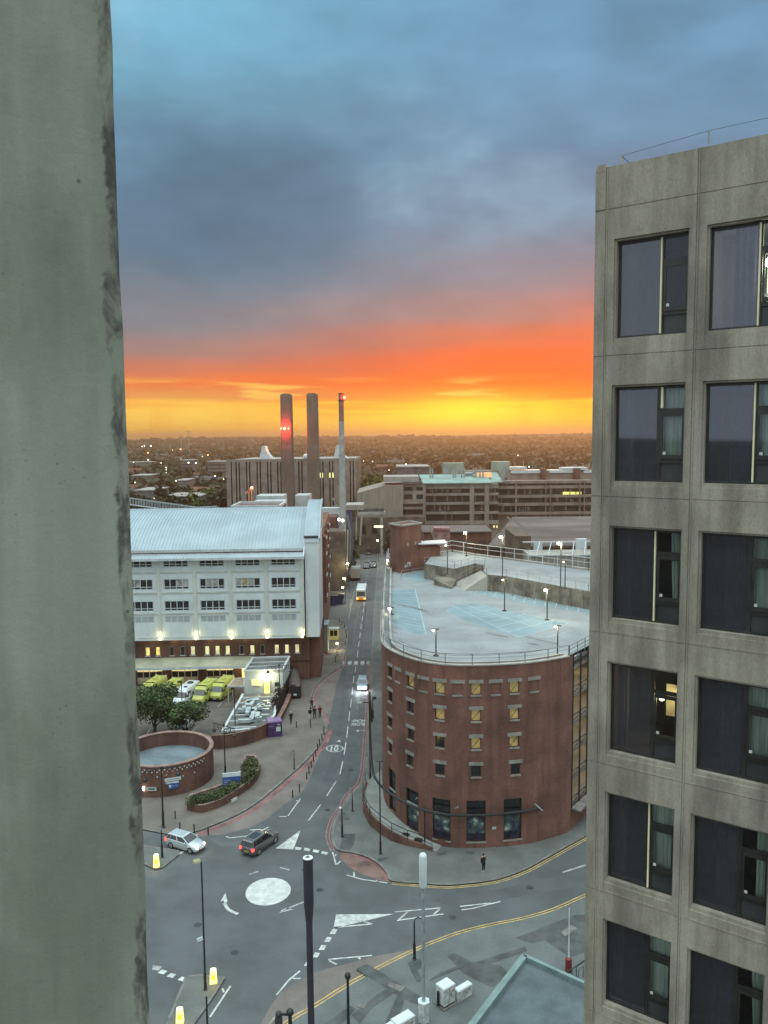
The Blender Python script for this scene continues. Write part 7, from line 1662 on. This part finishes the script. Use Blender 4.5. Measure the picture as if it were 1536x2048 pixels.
# ornamental twin lamps
def twin(label, u, vb, vt, rz):
    b_, zt = hpost(u, vb, vt); h = zt-.12; T_ = thing('twin_street_lamp', label, 'street lamp', b_, rz, 'ornamental twin lamps on the hospital paving')
    m_ = MB(); m_.lathe([(.2, 0), (.2, .1), (.12, .15), (.12, 1.6), (.08, 1.8), (.06, h)], n=10); m_.build('pole', m_black, T_, smooth=True)
    m_ = MB(); m_.ball((0, 0, h+.12), .14, 10); m_.build('finial', m_black, T_)
    for s in (-1, 1):
        m_ = MB(); m_.beam((0, 0, h-.02), (s*1.75, 0, h-.02), .07); m_.tube([(0, 0, h-1.0)]+[(s*(1.1*math.sin(t_)), 0, h-1.0+.95*(1-math.cos(t_))) for t_ in (.4, .8, 1.2, 1.57)], .035, 6)
        m_.tube([(0, 0, h-.75)]+[(s*(.6*math.sin(t_)), 0, h-.75+.7*(1-math.cos(t_))) for t_ in (.5, 1.0, 1.57)], .03, 6)
        for q in (.55, .8, 1.1, 1.35): m_.beam((s*q, 0, h-.02), (s*q, 0, h-.5), .03)
        m_.build('scroll_arm', m_black, T_); m_ = MB(); m_.beam((s*1.65, 0, h), (s*1.65, 0, h-.7), .05); m_.lathe([(.05, -.62), (.24, -.85), (.26, -.98), (.12, -1.12)], (s*1.65, 0, h), 10); m_.build('lantern', m_black, T_)
    return T_
twin('ornate dark twin lamp standing in front of the round brick enclosure', 327, 1655, 1537, rad(25)); twin('ornate dark twin lamp between the round enclosure and the blue sign board', 451, 1560, 1451, rad(-35))
twin('ornate dark twin lamp beside the dark fence by the white extension', 560, 1420, 1331, rad(8)); twin('ornate dark twin lamp at the corner of the white hospital block', 601, 1330, 1254, rad(0))
T_, h = lamp_std('plain dark post immediately right of the front twin lamp', 326, 1652, 1595, name='dark_post'); T_['category'] = 'post'
T_, h = lamp_std('dark signal post on the upper traffic island beside the yellow bollard', 324.5, 1715, 1660, name='dark_post'); T_['category'] = 'post'
T_, h = lamp_std('dark camera pole rising beside the trees in the ambulance yard', 366, 1462, 1362, name='camera_pole'); T_['category'] = 'camera pole'
m_ = MB(); m_.box(-.5, .1, -.12, .12, h-.2, h); m_.build('camera', m_black, T_)
T_, h = lamp_std('dark camera pole in front of the flat roofed extension', 471, 1474, 1375, name='camera_pole'); T_['category'] = 'camera pole'
m_ = MB(); m_.box(-.45, .1, -.12, .12, h-.25, h); m_.build('camera', m_black, T_)
# lit street lamps down the street and on the deck
def litlamp(label, u, vb, vt, zb, power, r=.16, name='lit_street_lamp', group='lit lamps along the street', mat=None, wt=.06, pm=None, hd=0):
    b_, zt = hpost(u, vb, vt, zb); h = zt-zb; T_ = thing(name, label, 'street lamp', b_, 0, group)
    m_ = MB(); m_.lathe([(.28 if zb > 1 else .15, 0), (.28 if zb > 1 else .15, .12), (wt*1.3, .18), (wt, h-.1)], n=10); m_.build('pole', pm or m_dgrey, T_)
    m_ = MB(); m_.box(-.32, .32, -.12, .12, h-.06, h+.04); m_.build('lamp_arm', m_dgrey, T_)
    r *= 1.15; power *= 1.5; m_ = MB(); m_.ball((-.25 if hd == 0 else hd, -.05, h-.12), r, 10, .7); m_.build('lamp', mat or m_lamp, T_); 
    if power: point((-.25 if hd == 0 else hd, -.25, h-.35), power, (1, .86, .48), .2, T_)
    return T_
litlamp('brightest street lamp beside the dark boiler house wall', 655, 1212, 1111, 0, 2600, .36)
litlamp('bright lamp close beside the end of the white block', 646, 1235, 1162, 0, 900, .30)
litlamp('street lamp under the blue hopper at the left of the street', 706, 1130, 1076, 0, 600, .30)
litlamp('street lamp above the parked box lorry', 698, 1185, 1126, 0, 300, .26)
litlamp('street lamp by the bend behind the small bus', 691, 1205, 1156, 0, 300, .22)
litlamp('low street lamp by the yard entrance left of the bus', 688, 1208, 1174, 0, 100, .18)
litlamp('yellow glowing lamp on the kerb railing near the grey kiosk', 677, 1300, 1285, .12, 120, .22, mat=emat('amber_lamp', (1, .8, .2), 6))
litlamp('amber street lamp by the round car park corner on the street side', 757, 1125, 1080, 0, 120, .2)
for u, vb, vt, pw, lab in ((1094, 1240, 1178, 260, 'deck lamp right of centre near the marked bays'), (1009, 1222, 1158, 30, 'deck lamp in the middle of the marked bays'), (872, 1312, 1258, 25, 'deck lamp standing by the front railing, left'), (1115, 1312, 1251, 60, 'deck lamp standing by the front railing, right')):
    litlamp(lab, u, vb, vt, DK, pw, .16 if pw > 100 else .11, 'deck_lamp', 'lamps on the parking deck', mat=m_lamp if pw > 40 else m_lampw)
for u, vb, vt, pw, lab in ((1005, 1156, 1072, 300, 'bright upper deck lamp behind the ramp'), (1121, 1176, 1085, 300, 'bright upper deck lamp at the far right'), (1130, 1177, 1122, 10, 'small twin headed upper deck lamp at the right'), (933, 1112, 1064, 300, 'bright upper deck lamp by the far railing'), (895, 1148, 1089, 20, 'slim upper deck lamp by the stair tower')):
    litlamp(lab, u, vb, vt, UZ, pw, .2 if pw > 100 else .1, 'deck_lamp', 'lamps on the parking deck', mat=m_lamp if pw > 100 else m_lampw)
for u, v, lab in ((783, 1215, 'small lamp on the street side parapet of the deck'), (778, 1119, 'lamp on the far end of the street side parapet')): litlamp(lab, u, v+14, v, DK, 40, .15, 'deck_lamp', 'lamps on the parking deck', mat=m_lamp)
for u, v in ((859.5, 1116),): litlamp('wall lamp by the stair tower doorway', u, v+22, v, DK, 60, .2, 'deck_lamp', 'lamps on the parking deck')
c = AY(757, 1053, 255); T_ = thing('footbridge_lights', 'pale lit ceiling strip beneath the far footbridge', 'lamp', (c.x, c.y, 0)); m_ = MB(); m_.box(-1.4, 1.4, 0, .5, c.z-.2, c.z+.15); m_.build('strip', emat('strip_lamp', (1, .85, .5), 3), T_)
m_ = MB(); m_.box(-1.6, 1.6, .1, .7, c.z+.16, c.z+.3); m_.build('housing', m_dgrey, T_)
T_ = thing('far_headlights_car', 'far car with two round headlights on the dark end of the street', 'car', (*G(750, 1068).xy, 0)); m_ = MB(); hull(m_, [(-.01, .8, .3, .8, .9), (.3, .85, .3, .9, .9)]); 
m_.v = [(y, x+.1, z) for x, y, z in m_.v]; m_.build('body', m_blackp, T_)
for x in (-.95, .95): m_ = MB(); m_.ball((x, -.1, .8), .32, 8); m_.build('headlight', m_lampw, T_)
# telecom masts
def mast(label, u, vb, vt, zb, rt, rb, vj, mt, mbm, dome=False):
    b_ = G(u, vb, zb); zt = HT(vt, b_); zj = HT(vj, b_); T_ = thing('telecom_mast', label, 'mast', b_)
    m_ = MB(); m_.lathe([(rb*1.1, 0), (rb, .3), (rb*.95, zj-zb-.02)], n=18); m_.build('pole', mbm, T_, smooth=True)
    H_ = zt-zb; j_ = zj-zb
    pf_ = [(rb, j_), (rt, j_+(.15 if dome else 1.1)), (rt, H_-(.22 if dome else .02)), (rt*.8, H_-.06 if dome else H_), (.02, H_)] if not dome else [(rb*1.0, j_), (rt*.9, j_+.02), (rt, j_+.12), (rt, H_-.25), (rt*.85, H_-.10), (rt*.5, H_-.02), (.01, H_)]
    m_ = MB(); m_.lathe(pf_, n=24); m_.build('antenna_shroud', mt, T_, smooth=True); return T_, H_, b_
T_, H_, b_ = mast('tall dark telecom mast with flat pale cap, left of the white tipped mast', 624, 2130, 1716, .11, .31, .215, 1842, M('dark_mast_paint', (.045, .042, .055), .5, .08, 1, 8, .06), M('dark_mast_paint', (0, 0, 0)))
m_ = MB(); m_.lathe([(.30, 0), (.31, .03), (.02, .05)], (0, 0, H_+.003), 20); m_.build('cap', m_whitep, T_); m_ = MB(); m_.beam((0, 0, H_+.05), (0, 0, H_+.25), .04); m_.box(-.15, .1, -.05, .05, H_+.05, H_+.09); m_.build('lightning_rod', m_dgrey, T_)
T_, H_, b_ = mast('grey telecom mast with white rounded tip on a white base cabinet', 847.5, 2040, 1706, .11, .265, .125, 1774, m_whitep, m_grey, True)
m_ = MB(); hx = [(.42*math.cos(rad(60*k+30)), .42*math.sin(rad(60*k+30))) for k in range(6)]; m_.prism(hx, 0, 1.35); m_.build('base_cabinet', M('grubby_white_steel', (.58, .62, .60), .6, .14, 2.5, 9, .12), T_)
m_ = MB(); m_.prism([(x*1.05, y*1.05) for x, y in hx], 1.35, 1.42); m_.build('cabinet_lid', m_whitep, T_)
m_grub = M('grubby_white_steel', (0, 0, 0))
def cabinet(label, u, v, w, d, h, rz, plinth=True):
    c = G(u, v, .11); T_ = thing('equipment_cabinet', label, 'cabinet', (c.x, c.y, .11), rad(rz)); z0 = .22 if plinth else 0
    if plinth: m_ = MB(); m_.box(-w/2-.12, w/2+.12, -d/2-.12, d/2+.12, 0, .08); m_.build('plinth', m_kerb, T_); m_ = MB(); m_.box(-w/2+.05, w/2-.05, -d/2+.05, d/2-.05, .08, z0); m_.build('base', m_black, T_)
    m_ = MB(); m_.box(-w/2, w/2, -d/2, d/2, z0, z0+h); m_.build('body', m_grub, T_)
    m_ = MB(); m_.hexa([(-w/2-.03, -d/2-.03, z0+h), (w/2+.03, -d/2-.03, z0+h), (w/2+.03, d/2+.03, z0+h), (-w/2-.03, d/2+.03, z0+h), (-w/2+.02, -d/2+.03, z0+h+.07), (w/2-.02, -d/2+.03, z0+h+.07), (w/2-.02, d/2-.03, z0+h+.07), (-w/2+.02, d/2-.03, z0+h+.07)]); m_.build('lid', m_whitep, T_)
    m_ = MB(); m_.box(-.012, .012, -d/2-.006, -d/2-.001, z0+.05, z0+h-.05); m_.box(w*.12, w*.16, -d/2-.03, -d/2-.001, z0+h*.45, z0+h*.6); m_.build('door_seam', m_dgrey, T_)
    m_ = MB(); m_.box(w*.22, w*.38, -d/2-.008, -d/2-.001, z0+h*.62, z0+h*.74); m_.build('notice', m_lconc, T_); return T_
T_ = cabinet('tall white equipment cabinet on a concrete plinth right of the mast', 891, 2007, 1.05, .85, 1.25, 38)
m_ = MB(); m_.lathe([(.09, .1), (.09, 1.1), (.05, 1.15)], (-.62, .1, 0), 10); m_.build('cable_duct', m_black, T_)
cabinet('longer low white equipment cabinet behind the tall one', 926, 1994, 1.35, .45, .80, 38, False)
cabinet('wide white equipment cabinet left of the mast base at the bottom edge', 806, 2063, 1.5, .75, 1.0, 38, False); cabinet('small white equipment cabinet beside the wide one at the bottom edge', 779, 2078, .7, .6, .9, 38, False); cabinet('lowest white equipment cabinet at the bottom edge of the view', 756, 2088, .6, .6, .8, 38, False)
T_, h = lamp_std('dark lamp post with curved hooked top near the lower kerb', 829, 1919, 1842)
m_ = MB(); m_.tube([(0, 0, h-.1), (.05, 0, h+.15), (.3, 0, h+.28), (.55, -.05, h+.2)], .045, 6); m_.build('hook', m_black, T_)
T_, h = lamp_std('dark bollard style post with a round head near the pale paving slab', 698, 2130, 1952, r=.11)
m_ = MB(); m_.ball((0, 0, h), .2, 10, 1.2); m_.build('head', m_black, T_)
T_, h = lamp_std('dark camera column with a swivel camera arm at the bottom edge', 582.5, 2140, 2026, name='camera_pole', r=.16); T_['category'] = 'camera pole'
m_ = MB(); m_.ball((0, 0, h+.05), .24, 10); m_.beam((0, 0, h-.1), (-.7, 0, h-.05), .12); m_.build('camera_arm', m_black, T_); m_ = MB(); m_.ball((-.72, 0, h-.05), .2, 10); m_.box(-.95, -.5, -.12, .12, h-.9, h-.25); m_.build('camera_housing', m_dgrey, T_)
m_ = MB(); m_.hexa([(-1.6, -.12, h-1.2), (-.6, -.12, h-1.2), (-.6, .25, h-1.2), (-1.6, .25, h-1.2), (-1.1, -.1, h-.45), (-.75, -.1, h-.25), (-.75, .2, h-.25), (-1.1, .2, h-.45)]); m_.build('bracket_cover', m_lconc, T_)
T_, h = lamp_std('thin white flag pole with a red base cover by the flat roof', 1137, 1942, 1817, name='white_pole', r=.05); T_['category'] = 'pole'; T_.children[0].data.materials[0] = m_whitep
m_ = MB(); m_.lathe([(.22, 0), (.26, .1), (.24, 1.0), (.06, 1.1)], n=12); m_.build('red_base', M('dark_red_cover', (.20, .035, .04), .6, .1, 1, 6, .1), T_)
# bollards
BN = [0]
def boll(u, vb, vt, zb=.12):
    b_, zt = hpost(u, vb, vt, zb); T_ = thing('bollard', BL[BN[0]], 'bollard', b_, 0, 'dark bollards along the hospital side kerb')
    BN[0] += 1; h = min(1.2, max(.85, zt-zb)); m_ = MB(); m_.lathe([(.07, 0), (.065, h-.15), (.085, h-.14), (.085, h-.08), (.065, h-.07), (.05, h)], n=8); m_.build('shaft', m_black, T_)
BL = [NTH[k]+' slim bollard along the red lined kerb, counted towards the roundabout' for k in range(9)]+['bollard at the far corner of the pink lay-by edge', 'bollard at the near corner of the pink lay-by edge', 'bollard under the three people on the paving', 'bollard right of the lone person in dark clothes', 'bollard between the round enclosure and the silver car', 'left bollard just behind the roof of the silver car', 'right bollard just behind the silver car', 'bollard on the lay-by right of the silver car']+[NTH[k]+' bollard up the street from the beige crossing square' for k in range(8)]
for q in [(648, 1470, 1448), (644, 1481, 1467), (639, 1490, 1478), (635, 1500, 1488), (631.5, 1512, 1499), (627, 1523, 1510), (622.5, 1535, 1521), (618, 1547, 1532), (613.5, 1558, 1544), (599, 1584, 1568), (585.5, 1595, 1580), (621, 1455, 1440), (593, 1455, 1442), (350.5, 1637, 1624), (360, 1660, 1649), (388.5, 1664, 1655), (416.5, 1670, 1656), (671, 1325, 1308), (674, 1312, 1300), (679, 1246, 1240), (684, 1250, 1243), (689, 1256, 1248), (692, 1266, 1258), (693, 1276, 1267), (691, 1290, 1281)]:
    boll(q[0], q[1], q[2], .01 if q[0] in (631.5, 627, 622.5, 618, 613.5, 599, 585.5, 416.5) else .12)
def ybol(u, vb, vt, lab):
    b_, zt = hpost(u, vb, vt, .12); h = zt-.12; T_ = thing('lit_bollard', lab, 'bollard', b_, rad(8)); m_ = MB(); w = .26
    m_.hexa([(-w, -w*.7, 0), (w, -w*.7, 0), (w, w*.7, 0), (-w, w*.7, 0), (-w*.8, -w*.55, h-.1), (w*.8, -w*.55, h-.1), (w*.8, w*.55, h-.1), (-w*.8, w*.55, h-.1)]); m_.build('body', emat('yellow_bollard_glow', (1., .80, .22), 1.5), T_)
    m_ = MB(); m_.hexa([(-w*.8, -w*.55, h-.1), (w*.8, -w*.55, h-.1), (w*.8, w*.55, h-.1), (-w*.8, w*.55, h-.1), (-w*.5, -w*.3, h), (w*.5, -w*.3, h), (w*.5, w*.3, h), (-w*.5, w*.3, h)]); m_.build('cap', emat('pale_yellow_glow', (1, .92, .5), 1.8), T_)
    m_ = MB(); m_.box(-.12, .12, -w*.70-.01, -w*.66, h*.3, h*.62); m_.build('face_plate', emat('deep_yellow_glow', (1, .6, .02), 1.2), T_); point((0, -.7, .5), 7, (1, .75, .2), .15, T_)
ybol(313, 1733, 1708, 'glowing yellow traffic bollard on the upper island by the silver car'); ybol(427, 1965, 1937, 'glowing yellow traffic bollard on the front tip of the lower island'); ybol(360, 2044, 2015, 'glowing yellow traffic bollard at the near end of the lower island')
for u, v in ((784, 1674),): 
    b_ = G(u, v, .12); T_ = thing('reflective_post', 'short red and white marker post by the ramp wall', 'post', b_); m_ = MB(); m_.lathe([(.07, 0), (.07, .75), (.09, .76), (.09, .9), (.03, .95)], n=8); m_.build('shaft', M('faded_pink_post', (.45, .30, .27)), T_); m_ = MB(); m_.lathe([(.073, .4), (.073, .6)], n=8); m_.build('band', m_whitep, T_)
# flat roof in the bottom right corner
FR_ = thing('flat_roof_annexe', 'low annexe with blue grey felt roof and green edged parapet in the lower right', 'building', (0, 0, 0))
zf = 4.2
q = [G(u, v, zf) for u, v in ((925, 2075), (1049, 1912), (1260, 2008), (1160, 2300), (1000, 2300))]
m_ = MB(); m_.prism([p.xy for p in q], .1, zf-.05, top=False); m_.build('wall', m_brickd, FR_)
m_ = MB(); m_.face([(p.x, p.y, zf-.28) for p in q]) if sum(q[i].x*q[(i+1) % 5].y-q[(i+1) % 5].x*q[i].y for i in range(5)) > 0 else m_.face([(p.x, p.y, zf-.28) for p in q[::-1]]); m_.build('roof', M('blue_felt', (.095, .125, .135), .9, .1, .5, 9, .16), FR_)
m_ = MB(); 
for i, w_ in ((0, .42), (1, .26), (2, .26), (4, .42)): a, b_ = q[i], q[(i+1) % 5]; m_.beam((a.x, a.y, zf-.12), (b_.x, b_.y, zf-.12), w_, .4)
m_.build('parapet', M('green_grey_coping', (.17, .24, .235), .6, .08, 1, 6, .08), FR_)
T_ = thing('cycle_stand', 'dark cycle rack and parked bikes by the red based pole', 'rack', G(1160, 1960, .11)); m_ = MB()
for k in range(4): m_.tube([(k*.5-.6, 0, 0), (k*.5-.6, .0, .8), (k*.5-.2, .3, .85), (k*.5-.2, .3, 0)], .03, 6)
m_.build('hoops', m_dgrey, T_); m_ = MB(); m_.beam((-1, -.2, .75), (1.4, 1.6, .85), .08); m_.build('rail', m_black, T_)

# ================================================================== people
def skin(name, verts, edges, rad_, mat, par):
    me = bpy.data.meshes.new(name); me.from_pydata(verts, edges, []); o = bpy.data.objects.new(name, me); COL.objects.link(o); o.parent = par
    md = o.modifiers.new('skin', 'SKIN'); sv = me.skin_vertices[0].data if me.skin_vertices else None
    if sv is None:
        me.attributes; bpy.context.view_layer.objects.active = o; sv = me.skin_vertices[0].data
    for i, r in enumerate(rad_): sv[i].radius = (r, r) if not isinstance(r, tuple) else r
    sv[0].use_root = True; s2 = o.modifiers.new('sub', 'SUBSURF'); s2.levels = 1; s2.render_levels = 1; me.materials.append(mat); return o
def tapered(name, chains, mat, par):   # closed tapering limbs welded into one garment
    m_ = MB()
    for pts, rr_ in chains: m_.tube(pts, rr_, 9)
    return m_.build(name, mat, par, smooth=True)
def person(label, u, v, rz, top, legs, hairc=m_hair, step=.18, h=1.70, phone=False, bag=False):
    c = G(u, v, .12); T_ = thing('person', label, 'person', (c.x, c.y, .12), rz); k = h/1.70
    P = lambda x, y, z: (x*k, y*k, z*k); s = step
    # one continuous body surface, by metaball-free loft of torso and limbs sharing rings
    bm_v = [P(0, 0, .92), P(0, 0, 1.15), P(0, -.01, 1.38), P(0, 0, 1.47), P(0, -.02, 1.56), P(0, -.02, 1.66),
            P(-.10, 0, .88), P(-.10, -s*.6, .50), P(-.10, -s, .08), P(-.10, -s-.14, .04), P(.10, 0, .88), P(.10, s*.5, .50), P(.10, s, .08), P(.10, s-.14, .04),
            P(-.19, 0, 1.38), P(-.23, .03 if not phone else -.02, 1.12), P(-.22, -.10 if not phone else -.22, .90 if not phone else 1.18), P(.19, 0, 1.38), P(.23, .0, 1.12), P(.22, -.05, .88)]
    ed_ = [(0, 1), (1, 2), (2, 3), (3, 4), (4, 5), (0, 6), (6, 7), (7, 8), (8, 9), (0, 10), (10, 11), (11, 12), (12, 13), (2, 14), (14, 15), (15, 16), (2, 17), (17, 18), (18, 19)]
    rr_ = [.13, .125, .13, .055, .085, .07, .085, .06, .04, .035, .085, .06, .04, .035, .055, .042, .03, .055, .042, .03]
    try: skin('body', bm_v, ed_, [r*k for r in rr_], m_skin, T_)
    except Exception as ex: print('skin fail', ex)
    tapered('jacket', [([P(0, 0, .86), P(0, 0, 1.1), P(0, 0, 1.38), P(0, 0, 1.46)], [.17*k, .16*k, .165*k, .07*k]), ([bm_v[14], bm_v[15], bm_v[16]], [.08*k, .06*k, .045*k]), ([bm_v[17], bm_v[18], bm_v[19]], [.08*k, .06*k, .045*k])], top, T_)
    tapered('trousers', [([P(0, 0, .95), P(0, 0, .85)], [.15*k, .15*k]), ([bm_v[6], bm_v[7], bm_v[8]], [.105*k, .075*k, .055*k]), ([bm_v[10], bm_v[11], bm_v[12]], [.105*k, .075*k, .055*k])], legs, T_)
    m_ = MB(); m_.ball(P(0, .015, 1.635), .105*k, 10, 1.05); m_.build('hair', hairc, T_)
    m_ = MB(); 
    for a in (bm_v[9], bm_v[13]): m_.hexa([(a[0]-.045, a[1]-.05, 0), (a[0]+.045, a[1]-.05, 0), (a[0]+.045, a[1]+.2, 0), (a[0]-.045, a[1]+.2, 0), (a[0]-.04, a[1]-.03, .06), (a[0]+.04, a[1]-.03, .06), (a[0]+.04, a[1]+.2, .1), (a[0]-.04, a[1]+.2, .1)])
    m_.build('shoes', m_wcloth if phone else m_black, T_)
    if bag: m_ = MB(); m_.box(-.14*k, .14*k, .12*k, .26*k, 1.02*k, 1.4*k); m_.build('backpack', m_dcloth, T_)
    if phone:
        m_ = MB(); m_.box(-.26*k, -.18*k, -.27*k, -.25*k, 1.18*k, 1.32*k); PH = m_.build('phone', emat('phone_glow', (.8, .85, 1), 1.2), T_); PH.name = 'held_phone'
person('person in black hood and jacket standing on the corner pavement looking at a phone', 967, 1743, rad(200), m_dcloth, m_bcloth, step=.04, phone=True)
person('person with pale cap and dark clothes walking down the hospital paving alone', 582, 1447, rad(10), m_dcloth, m_dcloth, M('pale_cap', (.5, .5, .48)))
person('person in dark top and white trousers, left of three near the kerb', 620.5, 1439, rad(170), m_dcloth, m_wcloth, bag=True)
person('person in all black clothes, middle of three near the kerb', 629.5, 1436, rad(175), m_dcloth, m_dcloth)
person('person in maroon top and dark trousers, right of three near the kerb', 640, 1434, rad(185), m_rcloth, m_dcloth)
person('person in brown coat standing at the kerb point behind the group of three', 623.5, 1417, rad(160), M('brown_coat', (.08, .05, .04)), m_dcloth, h=1.6)
# ================================================================== air
m_ = MB(); m_.box(-7000, 7000, -60, 7600, -20, 75)
hz_m = bpy.data.materials.new('haze_air'); hz_m.use_nodes = True; T = hz_m.node_tree; T.nodes.clear()
o_ = T.nodes.new('ShaderNodeOutputMaterial'); pv = T.nodes.new('ShaderNodeVolumePrincipled'); pv.inputs['Density'].default_value = .00025; pv.inputs['Color'].default_value = (.80, .58, .38, 1); pv.inputs['Anisotropy'].default_value = .68
T.links.new(pv.outputs[0], o_.inputs['Volume'])
hzb = m_.build('haze', hz_m); hzb['kind'] = 'stuff'
